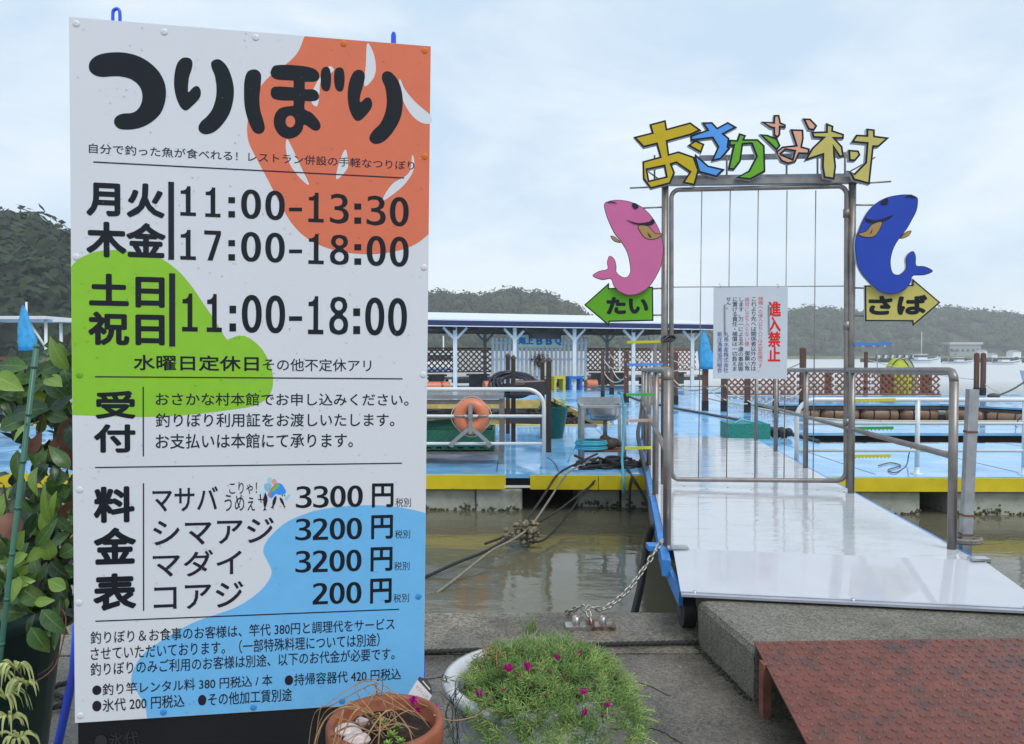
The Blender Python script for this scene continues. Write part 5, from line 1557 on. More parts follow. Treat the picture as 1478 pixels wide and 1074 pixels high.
mb_ = MB(); mb_.bar(hq(560, 4.2) + Vector((0, 0, .45)), hq(712, 4.2) + Vector((0, 0, .45)), .8, .1); mb_.build('seat', mat('pale_pink', (.55, .46, .47), rough=.5), sb)
mb_ = MB(); mb_.bar(hq(850, 4.2) + Vector((0, 0, .45)), hq(1000, 4.2) + Vector((0, 0, .45)), .8, .1); mb_.build('seat', MATS['pale_pink'], sb)
for px in range(565, 1000, 40):
    mb_ = MB(); p = hq(px, 4.2); mb_.box(p + Vector((0, 0, .22)), (.1, .6, .36)); mb_.build('leg', M_dark, sb)
mb_ = MB(); rb = random.Random(31)
cl_t = empty('dark_clutter', tuple(hq(640, 3.0) + Vector((0, 0, DZ))), 'dark covered grill tables standing under the far shelter', 'grill table')
for px in (600, 630, 690, 730, 865, 890, 975):
    p = hq(px, 3.0); mb_ = MB(); w_ = rb.uniform(.7, 1.1); mb_.box(p + Vector((0, 0, .62)), (w_, .7, .08), rz=.35); mb_.box(p + Vector((0, 0, .34)), (w_ * .8, .5, .5), rz=.35); mb_.build('table', M_char, cl_t)
# orange floats in front of the shelter
for i, (px, L_, lab) in enumerate(((627, .75, 'long orange cylinder float lying left under the shelter edge'), (644, .38, 'short orange float beside the long orange one under the shelter'), (706, .3, 'orange float beside the white picket wall corner'), (857, .5, 'orange round float right of the blue stool'), (862 + 95, .9, 'orange float seen between the gate post and the railing'))):
    p = hp_(px) + HN * .25 + Vector((0, 0, .27)); mb_ = MB(); h_ = L_ / 2
    mb_.tube([p - HD * h_, p - HD * (h_ - .05), p + HD * (h_ - .05), p + HD * h_], .18, 12)
    o = mb_.build('orange_float', M_orange, label=lab, cat='float')
# orange rag / boxes seen beneath the work table
# ------------------------------------------------------------------ right lattice, posts, swags
l2 = empty('lattice_fence', (9, 26.2, DZ), 'low brown lattice fence along the far right pontoon with yellow showing through', 'lattice fence')
xs_ = [at(px, 550, 26.2).x for px in (1045, 1095, 1150, 1205, 1258, 1312, 1358)]
for i in range(6):
    mb_ = MB(); lattice(mb_, (xs_[i], 26.2), (xs_[i + 1] - .04, 26.2), .12, .92, .16, .06); mb_.build('lattice_panel', M_redbr, l2)
for z in (.10, .95):
    mb_ = MB(); mb_.bar((xs_[0], 26.2, z), (xs_[-1], 26.2, z), .05, .05); mb_.build('rail', M_redbr, l2)
for (pa, pb) in ((1270, 1290), (1190, 1200), (1328, 1345)):
    mb_ = MB(); xa, xb = at(pa, 550, 26.27).x, at(pb, 550, 26.27).x; mb_.box(((xa + xb) / 2, 26.27, .52), (xb - xa, .02, .78)); mb_.build('board', M_redbr, l2)
M_post = mat('post_timber', (.115, .045, .026), rough=.6, var=.35, sc=14, stretch=(1, 1, .2))
def mpost(px, yt, Y, w, label, zb=DZ):
    p = at(px, yt, Y); rt = empty('timber_post', (p.x, Y, zb), label, 'post')
    mb_ = MB(); mb_.box((p.x, Y, (p.z + zb) / 2), (w, w, p.z - zb)); mb_.build('post_shaft', M_post, rt)
    mb_ = MB(); mb_.lathe((p.x, Y, p.z), [(w * .72, 0), (w * .7, .02), (0, .06)], 4); mb_.build('cap', M_post, rt)
    mb_ = MB(); mb_.box((p.x, Y, zb + .13), (w * 1.12, w * 1.12, .26)); mb_.build('base_sleeve', M_dark, rt)
    return p
PS = [mpost(1159, 504, 19.8, .13, 'tall red-brown post seen right of the notice panel'), mpost(1120, 540, 18.5, .11, 'red-brown post just behind the second right railing post'), mpost(1079, 540, 18.6, .12, 'red-brown post seen below the notice panel'),
      mpost(1045, 535, 18.9, .12, 'red-brown post seen under the left half of the notice panel'), mpost(1018, 530, 19.2, .13, 'red-brown post with the blue tarp beside the notice panel'), mpost(1250, 509, 27.8, .1, 'slim brown post behind the low right lattice fence'),
      mpost(1410, 511, 27.0, .13, 'left one of two brown posts standing in the sea at right'), mpost(1419.5, 511, 26.4, .13, 'right one of two brown posts standing in the sea at right'),
      mpost(883, 502, 27.0, .14, 'brown post in front of the grey shelter posts'), mpost(870, 508, 24.5, .11, 'leftmost brown rope post left of the gate'), mpost(904, 508, 22.5, .13, 'brown rope post left of the gate by the climb guards'),
      mpost(975, 510, 21.5, .13, 'brown rope post seen inside the gate next to its left pipe')]
def swag(a, b, s_, lab, z=0):
    mb_ = MB(); mb_.tube(sag(a, b, s_), .016, 5); mb_.build('rope_swag', M_cream, label=lab, cat='rope', group='cream rope swags between the brown posts')
V = Vector
def pp_(i, h): return V((PS[i].x, PS[i].y, h))
sw = [(at(880, 511, 27), at(902, 519, 22.5), .15), (at(871, 518, 24.5), at(903, 519, 22.4), .3), (at(884, 533, 27), at(904, 545, 22.4), .2), (at(872, 538, 24.5), at(903, 543, 22.4), .25),
      (at(906, 512, 22.5), at(972, 530, 21.5), .1), (at(920, 517, 22.5), at(985, 533, 20.5), .2), (at(970, 520, 21.4), at(1018, 537, 19.2), .0), (at(972, 548, 21.4), at(1018, 560, 19.2), .18), (at(972, 557, 21.4), at(1017, 562, 19.2), .06),
      (at(1019, 560, 19.2), at(1045, 552, 18.9), .12), (at(1020, 560, 19.1), at(1079, 583, 18.5), .12), (at(1046, 555, 18.8), at(1078, 575, 18.6), .1), (at(1079, 578, 18.5), at(1119, 575, 18.4), .14), (at(1120, 566, 18.4), at(1158, 560, 19.8), .2),
      (at(1160, 522, 19.8), at(1060, 545, 24), .15), (at(1251, 519, 27.8), at(1410, 548, 27), .1), (at(1262, 543, 27), at(1357, 552, 26.1), .3), (at(1421, 554, 26.4), at(1445, 568, 24), .02)]
SWL = ['uppermost cream rope between the left brown posts', 'upper sagging cream rope left of the gate', 'lower cream rope between the left brown posts', 'lowest sagging cream rope left of the gate', 'cream rope passing behind the left gate pipes', 'second cream rope behind the left gate pipes',
       'straight cream rope just inside the gate', 'sagging cream rope low inside the gate', 'lower sagging cream rope inside the gate', 'cream rope right of the blue tarp post', 'long cream rope sagging below the notice panel', 'short cream rope below the notice panel', 'cream rope right of the notice panel, lowest one',
       'cream rope reaching the tall post right of the notice', 'faint cream rope from the tall post back to the shelter', 'thin rope from the slim post toward the twin posts', 'cream rope sagging in front of the right lattice', 'short rope at the foot of the twin posts']
for (a, b, s_), lab in zip(sw, SWL): swag(a, b, s_, lab)
# blue rolled tarp on its post beside the notice, and one at far left
def tarp(px0, px1, yt, yb_, Y, label, tall):
    mb_ = MB(); n = 10; vs_ = []; fs_ = []; m_ = 10
    for i in range(m_ + 1):
        t = i / m_; cx_ = px0 + (px1 - px0) * (.25 + .25 * t); hwid = (px1 - px0) / 2 * (.1 + .9 * min(1, t * 1.3) ** .8) * (1 if t < .9 else .9)
        c = at(cx_, yt + (yb_ - yt) * t, Y); w_ = hwid / F * Y
        for k in range(n):
            a = 2 * math.pi * k / n
            vs_.append(c + Vector((w_ * math.cos(a) * (1 + .12 * math.sin(3 * a + i)), .35 * w_ * math.sin(a), 0)))
    for i in range(m_):
        for k in range(n): fs_.append((i * n + k, i * n + (k + 1) % n, (i + 1) * n + (k + 1) % n, (i + 1) * n + k))
    fs_.append(tuple(range(n))); fs_.append(tuple(m_ * n + k for k in range(n)))
    mb_.add(vs_, fs_, True); return mb_.build('blue_tarp', M_tarp, label=label, cat='tarp')
tarp(1008, 1034, 476, 533, 19.1, 'bright blue folded parasol cloth beside the notice panel', 1)
tarp(26, 54, 440, 506, 14.0, 'pale blue folded parasol seen at far left behind the plants', 1)
mb_ = MB(); mb_.tube([at(38, 436, 14.02), (at(38, 436, 14.02).x, 14.02, DZ)], .018, 6); mb_.build('parasol_pole', M_white, label='white pole of the folded blue parasol at far left', cat='pole')
# green crate behind the gangway end and the black bundle
gcr = empty('net_crate', (at(1082, 630, 12.9).x, 12.9, DZ), 'teal green net covered crate at the far end of the gangway', 'crate')
xa, xb = at(1052, 630, 12.7).x, at(1112, 630, 12.7).x
zc_ = at(1080, 612, 12.7).z
mb_ = MB(); mb_.prism([(xa, 12.7), (xb, 12.7), (xb - .02, 13.3), (xa + .02, 13.3)], DZ + .004, zc_); mb_.build('crate_box', mat('teal_net', (.01, .20, .15), rough=.5, var=.4, sc=30, bump=.01, bsc=50), gcr)
mb_ = MB(); mb_.tube(catmull([(xa + .1, 12.75, zc_), (xa + .25, 12.8, zc_ + .06), (xa + .45, 12.8, zc_ + .02), (xb - .2, 12.8, zc_ + .05), (xb - .05, 12.8, zc_)], 5), .018, 6); mb_.build('net_cord', M_cyan, gcr)
mb_ = MB(); rb = random.Random(3)
for k in range(10): mb_.sph((at(1130, 635, 12.9).x + rb.uniform(-.14, .14), 12.9 + rb.uniform(-.1, .1), DZ + .06 + rb.uniform(0, .06)), .08, 7, 5)
mb_.build('black_bundle', M_black, label='small black bundle beside the teal green crate', cat='bundle')
# loose thin rope on the right deck
rope('thin_cord', [on(1268, 672, DZ + .012), on(1285, 668, DZ + .012), on(1300, 672, DZ + .012), on(1282, 678, DZ + .012), on(1292, 682, DZ + .012), on(1308, 672, DZ + .012), (1312, 655, 9.6), (1318, 640, 9.2)], .007, M_char, 'thin dark cord lying curled on the right blue deck')
rope('thin_cord', [(1478, 598, 14), (1470, 606, 14), on(1466, 616, DZ + .02), on(1478, 612, DZ + .02), (1490, 600, 14)], .01, M_char, 'thin blue cord curled at the right edge of the picture')
rope('deck_wire', [on(790, 660, DZ + .004), on(800, 668, DZ + .006), on(806, 680, DZ + .004), (805, 700, 8.95)], .006, M_char, 'thin wire running over the left pontoon edge')
# chartreuse pop-up tents behind the right lattice
for i, (px, w_, c, lab) in enumerate(((1295, .55, (.42, .48, .03), 'chartreuse dome tent top behind the right lattice'), (1304, .5, (.35, .38, .2), 'grey green dome tent top behind the chartreuse one'))):
    p = at(px, 535, 28.5 + i); mb_ = MB(); vs_ = []
    for q_ in range(9):
        t = q_ / 8 * math.pi / 2
        for k in range(16):
            a = 2 * math.pi * k / 16; vs_.append((p.x + w_ * math.cos(a) * math.cos(t) ** .8, p.y + w_ * math.sin(a) * math.cos(t), DZ + 1.32 * math.sin(t)))
    mb_.add(vs_, [(q_ * 16 + k, q_ * 16 + (k + 1) % 16, (q_ + 1) * 16 + (k + 1) % 16, (q_ + 1) * 16 + k) for q_ in range(8) for k in range(16)], True)
    mb_.build('pop_up_tent', sheet('tent_%d' % i, c), label=lab, cat='tent')
    mb_ = MB(); mb_.tube([(p.x + w_ * 1.01 * math.cos(t) * .9, p.y - w_ * .4, DZ + 1.3 * math.sin(t)) for t in [k * math.pi / 12 for k in range(13)]], .02, 5); mb_.build('tent_rim', M_char, label='dark rim arch of the ' + lab[:lab.index(' dome')] + ' tent', cat='tent rim')

# ------------------------------------------------------------------ far water: boats, breakwater, buildings
def boat(px, pyw, Y, L_, heading, hullc, label, cab=True, mast=0):
    p = at(px, pyw, Y); p.z = WZ
    rt = empty('moored_boat', tuple(p), label, 'boat')
    M_ = Matrix.Rotation(heading, 3, 'Z')
    prof = [(-.5, .30, .0), (-.48, .34, .25), (-.2, .38, .24), (.15, .34, .27), (.38, .18, .36), (.5, .02, .46)]
    vs_ = []
    for (t, w_, h_) in prof:
        w2 = w_ * L_ * .42; x = t * L_; k = L_ / 7
        vs_ += [(x, -w2 * .75, -.15), (x, -w2, h_ * 2.4 * k), (x, w2, h_ * 2.4 * k), (x, w2 * .75, -.15)]
    n = len(prof); fs_ = []
    for i in range(n - 1):
        for k in range(4): fs_.append((i * 4 + k, i * 4 + (k + 1) % 4, (i + 1) * 4 + (k + 1) % 4, (i + 1) * 4 + k))
    fs_ += [(0, 1, 2, 3), tuple((n - 1) * 4 + k for k in (3, 2, 1, 0))]
    mb_ = MB(); mb_.add([p + M_ @ Vector(v) for v in vs_], fs_); fix_normals(mb_.build('hull', M_hull, rt))
    mb_ = MB(); k = L_ / 7
    pts = [p + M_ @ Vector((t * L_, -w_ * L_ * .42 - .02, h_ * 2.4 * k - .12)) for (t, w_, h_) in prof[1:]]; mb_.tube(pts, .05 * k, 5); mb_.build('rubbing_strake', sheet('stripe_blue', hullc), rt)
    if cab:
        mb_ = MB(); mb_.box(p + M_ @ Vector((-.02 * L_, 0, (.62 + .45) * k)), (L_ * .24, L_ * .17, .9 * k), rz=heading); mb_.build('cabin', M_hull, rt)
        mb_ = MB(); mb_.box(p + M_ @ Vector((-.02 * L_, 0, 1.22 * k)), (L_ * .245, L_ * .175, .34 * k), rz=heading); mb_.build('cabin_window', M_char, rt)
        mb_ = MB(); mb_.box(p + M_ @ Vector((-.04 * L_, 0, 1.58 * k)), (L_ * .32, L_ * .2, .06 * k), rz=heading); mb_.build('roof', M_hull, rt)
    if mast:
        mb_ = MB(); mb_.tube([p + Vector((0, 0, .5)), p + Vector((0, 0, mast))], .06, 5); mb_.build('mast', M_hull, rt)
    for s_ in (-.38, .42):
        mb_ = MB(); mb_.tube([p + M_ @ Vector((s_ * L_, -.1, .6 * k)), p + M_ @ Vector((s_ * L_, -.1, 1.3 * k))], .04 * k, 5); mb_.build('rail_post', M_hull, rt)


M_hull = mat('boat_white', (.70, .72, .72), rough=.35, var=.06)
boat(1330, 522.5, 165, 9.0, .1, (.05, .15, .5), 'white cabin boat with blue stripe, leftmost moored off the breakwater', mast=7)
boat(1385, 524, 150, 6.2, .0, (.4, .42, .42), 'low white open boat moored between the other two boats')
boat(1450, 525, 140, 6.6, .05, (.3, .2, .15), 'white cabin boat with rounded wheelhouse, rightmost at the breakwater')
boat(640, 518, 62, 9.5, .1, (.05, .15, .4), 'white boat seen left under the far shelter roof', mast=3.5)
boat(700, 518, 66, 7.5, 3.0, (.3, .1, .1), 'second white boat seen behind the shelter lattice beside the picket wall', mast=3)
boat(900, 518, 75, 7., 3.0, (.3, .3, .1), 'white boat seen behind the shelter posts right of the picket wall')
boat(1303, 521, 175, 5.0, .1, (.3, .3, .3), 'small dark trimmed boat behind the tent tops', cab=False)
bw = empty('breakwater', (70, 180, WZ), 'low dark stone breakwater behind the moored boats', 'breakwater')
mb_ = MB(); rb = random.Random(14)
xa = at(1255, 520, 185).x; xb = at(1600, 520, 185).x
mb_.prism([(xa, 184), (xb, 176), (xb, 188), (xa, 190)], WZ - 1, .55)
mb_.build('sea_wall', mat('dark_stone', (.045, .045, .045), rough=.9, var=.4, sc=.8), bw)
mb_ = MB()
for k in range(260):
    t = k / 260; mb_.sph((xa + (xb - xa) * t, 183.7 - 8 * t + rb.uniform(-.8, .2), WZ + rb.uniform(0, .7)), rb.uniform(.35, .8), 6, 4)
mb_.build('boulders', MATS['dark_stone'], bw, kind='stuff')
for i in range(6):
    px = 1267 + i * 10; p = at(px, 513, 182)
    mb_ = MB(); mb_.box((p.x, 182, .95), (1.2, .3, 1.5), M=Matrix.Rotation(.5, 3, 'X')); mb_.build('signboard_panel', M_char, label='%s dark panel on the breakwater' % ('leftmost', 'second from left', 'third from left', 'fourth from left', 'fifth from left', 'rightmost')[i], cat='panel', group='dark panels in a row on the breakwater')
    mb_ = MB(); mb_.box((p.x + .1, 181.7, 1.0), (.6, .06, .9), M=Matrix.Rotation(.5, 3, 'X')); mb_.build('panel_sheet', M_white, label='%s white sheet on the breakwater panels' % ('leftmost', 'second from left', 'third from left', 'fourth from left', 'fifth from left', 'rightmost')[i], cat='sheet', group='white sheets on the breakwater panels')
fb = empty('far_building', (at(1392, 510, 330).x, 330, 1.5), 'pale grey flat-roofed building at the foot of the far wooded hill', 'building')
p0, p1 = at(1371, 508, 330), at(1416, 494, 330)
mb_ = MB(); mb_.prism([(p0.x, 330), (p1.x, 330), (p1.x, 342), (p0.x, 342)], .5, p1.z - 1); mb_.build('wall', mat('building_grey', (.26, .30, .31), rough=.7), fb)
mb_ = MB(); mb_.prism([(p0.x - .6, 329.4), (p1.x + .6, 329.4), (p1.x + .6, 342.6), (p0.x - .6, 342.6)], p1.z - 1 + .005, p1.z); mb_.build('roof', mat('building_roof', (.42, .45, .46), rough=.5), fb)
for k in range(6):
    mb_ = MB(); xk = p0.x + (p1.x - p0.x) * (k + .5) / 6; mb_.box((xk, 329.97, 3.4), (1.3, .1, 1.2)); mb_.build('window', M_char, fb)
for (pa, pb, yt, lab) in ((1418, 1425, 506, 'small white shed right of the far grey building'), (1432, 1440, 511, 'tiny white hut at the far shore right of the shed'), (1462, 1474, 507, 'pale hut at the right end of the far shore')):
    p0, p1 = at(pa, 512, 300), at(pb, yt, 300); rt = empty('shore_hut', (p0.x, 300, 0), lab, 'hut')
    mb_ = MB(); mb_.prism([(p0.x, 300), (p1.x, 300), (p1.x, 304), (p0.x, 304)], .3, p1.z - .3); mb_.build('wall', M_hull, rt)
    mb_ = MB(); xm = (p0.x + p1.x) / 2
    mb_.add([(p0.x - .2, 299.8, p1.z - .3), (p1.x + .2, 299.8, p1.z - .3), (xm, 299.8, p1.z + .4), (p0.x - .2, 304.2, p1.z - .3), (p1.x + .2, 304.2, p1.z - .3), (xm, 304.2, p1.z + .4)], [(0, 1, 2), (5, 4, 3), (0, 2, 5, 3), (1, 4, 5, 2)]); mb_.build('roof', M_galv, rt)
# blue awning roof over the water behind the gate
aw = empty('blue_awning', (at(1260, 500, 60).x, 60, 0), 'thin blue awning roof with lamps seen between the gate and the yellow arrow', 'awning')
p0, p1 = at(1234, 496, 60), at(1285, 496, 60)
mb_ = MB(); mb_.box(((p0.x + p1.x) / 2, 61, p0.z), (p1.x - p0.x, 2.4, .14)); mb_.build('canopy', sheet('awning_blue', (.06, .2, .55)), aw)
for x in (p0.x + .1, p1.x - .1):
    mb_ = MB(); mb_.tube([(x, 61.9, p0.z), (x, 61.9, WZ)], .04, 6); mb_.build('post', M_galv, aw)
for k in range(3):
    mb_ = MB(); mb_.sph((p0.x + .6 + k * .9, 59.9, p0.z - .2), .09, 6, 4); mb_.build('lamp', M_white, aw)
mb_ = MB(); bp_ = at(1468, 572, 26)
wb = empty('white_boat_bow', (bp_.x + 1.5, 26, WZ), 'white boat bow cut off by the right edge with a mooring line', 'boat')
q = [(bp_.x, 25.2, .95), (bp_.x + 4, 24.3, .95), (bp_.x + 4, 26.6, .95), (bp_.x, 25.9, .95), (bp_.x + .35, 25.3, -.5), (bp_.x + 4, 24.6, -.5), (bp_.x + 4, 26.3, -.5), (bp_.x + .35, 25.8, -.5)]
mb_.add(q, [(0, 1, 2, 3), (4, 5, 1, 0), (5, 6, 2, 1), (6, 7, 3, 2), (7, 4, 0, 3)]); fix_normals(mb_.build('hull', M_hull, wb))
mb_ = MB(); mb_.bar((bp_.x - .05, 25.15, .97), (bp_.x + 4, 24.25, .97), .06, .06); mb_.build('gunwale', M_galv, wb)
rope('mooring_line', [Vector((bp_.x + .1, 25.3, .8)), Vector((bp_.x - .8, 25.0, .35)), Vector((bp_.x - 1.5, 24.8, .12))], .03, M_char, 'dark mooring line from the cut-off white boat to a cleat')
mb_ = MB(); mb_.sph((bp_.x - 1.6, 24.8, .12), .16, 8, 5, (1.5, .8, .6)); mb_.build('rope_tangle', M_char, label='small dark rope tangle at the end of the right mooring line', cat='rope tangle')

# structures seen at far left behind the plants
def leftframe(pxa, pxb, yt, Y, label):
    a, b = at(pxa, yt, Y), at(pxb, yt + 4, Y)
    rt = empty('white_canopy_frame', (a.x, Y, WZ), label, 'canopy')
    mb_ = MB(); mb_.box(((a.x + b.x) / 2, Y + 1, a.z), (b.x - a.x, 2.6, .10)); mb_.build('canopy', M_white, rt)
    for t in (.06, .94):
        x = a.x + (b.x - a.x) * t
        mb_ = MB(); mb_.tube([(x, Y, a.z), (x, Y, DZ)], .05, 6); mb_.build('post', M_white, rt)
    mb_ = MB(); mb_.tube([(b.x - .1, Y, a.z - 1.1), (b.x - .8, Y, a.z)], .04, 6); mb_.build('brace', M_white, rt)
leftframe(-60, 74, 459, 24, 'white flat canopy on posts at far left below the wooded hill')
leftframe(84, 150, 463, 24, 'second white canopy just left of the price board')
l3 = empty('lattice_fence', (-18, 27, DZ), 'brown fence and deck rail at far left behind the plants', 'fence')
for k in range(6):
    mb_ = MB(); mb_.box((-22 + k * 1.5 + .75, 27, 1.05), (1.46, .04, .75)); mb_.build('panel', M_redbr, l3)
mb_ = MB(); mb_.prism([(-40, 29), (-11, 29), (-11, 45), (-40, 45)], -.1, .1); mb_.build('far_left_deck', M_blue, label='far blue deck behind the left fence', cat='deck')
for i, (x, c) in enumerate(((-19.5, (.03, .3, .12)), (-17.5, (.6, .15, .08)), (-16, (.5, .5, .5)))):
    mb_ = MB(); mb_.box((x, 25.5, .35), (1.2, .7, .55)); mb_.build('storage_tub', sheet('tub_%d' % i, c), label='%s tub on the far deck at the left edge' % ('green', 'orange', 'grey')[i], cat='tub')

# ------------------------------------------------------------------ wooded hills
def foliage_mat(name, c, sc):
    return mat(name, c, rough=.75, var=.45, sc=sc, c2=tuple(x * 2.3 for x in (c[0] * 1.05, c[1] * .95, c[2])), csc=sc * .45, cpos=(.48, .66), spec=.2)


def hill(name, sil, Df, Dr, label_seed, cr_r, ncr, nleaf, leaf, m, ext=0):
    rnd_ = random.Random(label_seed)
    base = MB(); nx = len(sil) * 4; pts = []
    def sy(px):
        for i in range(len(sil) - 1):
            if sil[i][0] <= px <= sil[i + 1][0]:
                t = (px - sil[i][0]) / (sil[i + 1][0] - sil[i][0]); return sil[i][1] + (sil[i + 1][1] - sil[i][1]) * t
        return sil[0][1] if px < sil[0][0] else sil[-1][1]
    pa, pb = sil[0][0], sil[-1][0]
    def P_(px, v):
        d = Df + (Dr - Df) * v
        top = at(px, sy(px), Dr).z - cr_r * 1.15
        z = -.6 + max(.5, (top + .6)) * math.sin(min(1, v) * math.pi / 2) ** .9
        if v > 1: z = (top) * max(0, 1 - (v - 1) * .8)
        x = (px - 739) / F * d
        return Vector((x, d, z))
    NX, NV = 60, 14
    vs_ = [P_(pa + (pb - pa) * i / NX, 2.2 * j / NV) for j in range(NV + 1) for i in range(NX + 1)]
    fs_ = [(j * (NX + 1) + i, j * (NX + 1) + i + 1, (j + 1) * (NX + 1) + i + 1, (j + 1) * (NX + 1) + i) for j in range(NV) for i in range(NX)]
    base.add(vs_, fs_, True); base.build(name + '_terrain', M_soil, kind='structure')
    w = MB()
    for k in range(ncr):
        px = pa + (pb - pa) * rnd_.random(); v = rnd_.random() ** .8
        if k % 4 == 0: v = rnd_.uniform(.9, 1.03)
        c = P_(px, v); r_ = cr_r * rnd_.uniform(.55, 1.25)
        c.z += r_ * .25
        # lumpy core
        b0 = len(w.v); n_, m_2 = 8, 5
        for i in range(m_2 + 1):
            t = math.pi * i / m_2
            for q_ in range(n_):
                a = 2 * math.pi * q_ / n_; d = Vector((math.sin(t) * math.cos(a), math.sin(t) * math.sin(a), math.cos(t) * .85))
                w.v.append(c + d * r_ * (.68 + .3 * rnd_.random()))
        for i in range(m_2):
            for q_ in range(n_):
                l = (q_ + 1) % n_; w.f.append((b0 + i * n_ + q_, b0 + (i + 1) * n_ + q_, b0 + (i + 1) * n_ + l, b0 + i * n_ + l)); w.sm.append(False)
        for q_ in range(nleaf):
            d = Vector((rnd_.gauss(0, 1), rnd_.gauss(0, 1) - .5, rnd_.gauss(0, 1) * .8 + .35)).normalized()
            p = c + d * r_ * rnd_.uniform(.75, 1.18)
            a = d.orthogonal().normalized(); b = d.cross(a); an_ = rnd_.uniform(0, 6.28)
            e1 = (a * math.cos(an_) + b * math.sin(an_) + d * rnd_.uniform(-.6, .6)) * leaf * r_ * rnd_.uniform(.5, 1.3); e2 = d.cross(e1.normalized()) * leaf * r_ * rnd_.uniform(.4, 1)
            b1 = len(w.v); w.v += [p - e1, p - e2 * .8, p + e1, p + e2]; w.f.append((b1, b1 + 1, b1 + 2, b1 + 3)); w.sm.append(False)
    w.build(name + '_woods', m, kind='stuff')


M_soil = mat('hill_soil', (.03, .045, .02), rough=.95, var=.3, sc=.2)
hill('left_hill', [(-190, 305), (-60, 314), (0, 320), (18, 322), (40, 331), (50, 325), (62, 333), (80, 345), (104, 350), (180, 380), (300, 430), (420, 470), (520, 500)], 75, 130, 1, 3.9, 620, 170, .17, foliage_mat('foliage_near', (.017, .030, .012), .55))
hill('middle_hill', [(420, 445), (560, 432), (620, 426), (635, 420), (660, 424), (690, 428), (715, 422), (735, 419), (760, 422), (780, 422), (800, 428), (825, 441), (845, 456), (870, 468), (920, 478), (1010, 480), (1080, 482)], 230, 290, 2, 3.6, 750, 50, .2, foliage_mat('foliage_mid', (.034, .048, .022), .35))
hill('right_hill', [(1000, 478), (1060, 468), (1100, 455), (1135, 449), (1160, 443), (1200, 444), (1230, 451), (1260, 452), (1300, 455), (1330, 449), (1360, 443), (1385, 446), (1430, 450), (1478, 457), (1560, 462), (1700, 470)], 330, 400, 3, 4.2, 900, 45, .2, foliage_mat('foliage_far', (.034, .048, .026), .3))
# far shore grass strip
mb_ = MB(); mb_.prism([(60, 318), (330, 318), (330, 335), (60, 335)], -1.5, .9); mb_.build('far_shore_ground', mat('shore_grass', (.13, .15, .06), rough=.9, var=.3, sc=.2), kind='structure')
mb_ = MB(); mb_.prism([(-260, 74), (-30, 74), (-25, 110), (-260, 110)], -1.5, .1); mb_.build('left_shore_ground', MATS['shore_grass'], kind='structure')

# ------------------------------------------------------------------ plants at the left edge
big = empty('planter', (-1.725, 2.42, 0), 'leafy climbing plant in a tall dark green planter left of the price board', 'potted plant')
pcn = Vector((-1.725, 2.42, 0))
mb_ = MB(); mb_.lathe(pcn, [(0, 0), (.135, 0), (.15, .05), (.215, .62), (.235, .62), (.235, .68), (.21, .68), (.2, .6), (0, .6)], 28)
mb_.build('pot', mat('dark_green_pot', (.012, .045, .035), rough=.35, var=.2), big)
mb_ = MB(); mb_.lathe(pcn, [(0, .615), (.1, .62), (.2, .605)], 16); mb_.build('soil', mat('soil', (.03, .02, .014), rough=.95, var=.5, sc=60, bump=.01, bsc=60), big)
stake = empty('plant_stake', tuple(at(2, 985, 2.15) * 1), 'green plastic plant stake leaning across the leaves at the left edge', 'stake')
mb_ = MB(); s0, s1 = at(52.5, 500, 2.05), at(-1, 960, 2.12)
s00 = s1 + (s1 - s0) * (s1.z / (s0.z - s1.z))
mb_.tube([s0, s1, s00], .0072, 10); mb_.sph(s0, .0085, 10, 6); mb_.build('stake_rod', mat('stake_green', (.05, .16, .11), rough=.4, var=.1), stake)
for k in range(7):
    p = s0.lerp(s1, .06 + k * .145); mb_ = MB(); d = (s1 - s0).normalized() * .004; mb_.tube([p - d, p + d], .0086, 10); mb_.build('node', MATS['stake_green'], stake)
mb_ = MB(); p = at(45, 612, 2.06); mb_.tube([p + Vector((.012 * math.cos(a), .012 * math.sin(a), .004 * math.sin(2 * a))) for a in [k * .7 for k in range(9)]], .0015, 5); mb_.build('tie_wire', M_green, stake)
rl = random.Random(17)
STM = [[(50, 900, 2.4), (62, 800, 2.35), (50, 700, 2.3), (60, 600, 2.28), (90, 520, 2.25), (100, 480, 2.25)], [(30, 900, 2.4), (20, 800, 2.35), (15, 760, 2.3), (5, 700, 2.28)], [(70, 900, 2.4), (95, 830, 2.35), (100, 760, 2.3), (110, 690, 2.3)],
       [(60, 600, 2.28), (30, 560, 2.26), (-5, 540, 2.25)], [(55, 680, 2.3), (85, 640, 2.3), (108, 600, 2.3)], [(85, 920, 2.3), (92, 870, 2.25), (80, 950, 2.2), (55, 975, 2.2)]]
for s_ in STM:
    mb_ = MB(); mb_.tube(catmull([at(*p) for p in s_], 6), .005, 6, r2=.0025); mb_.build('stem', M_stem, big)


def put_leaf(px, py, Y, ang, L_, W_, m, tilt=.3, curl=.35, roll=0., root=None, name='leaf', fold=.28):
    """ang: direction in the picture (deg, 0 = right, 90 = up)"""
    p = at(px, py, Y)
    d = Vector((math.cos(R(ang)), -tilt, math.sin(R(ang)))).normalized()
    mb_2 = MB(); n = 6
    vs_, fs_ = leaf_verts(L_, W_, curl, fold, n)
    y = d; nv = Vector((math.sin(roll), -1, .35)).normalized(); x = y.cross(nv).normalized(); z = x.cross(y)
    mb_2.add([p + x * a + y * b + z * c for a, b, c in vs_], fs_, True)
    o_ = mb_2.build(name, m, root or big)
    uvl = o_.data.uv_layers.new(name='leaf')
    for lp in o_.data.loops:
        vi = lp.vertex_index; uvl.data[lp.index].uv = (1 + vi % 3, (vi // 3) / n)
    return o_


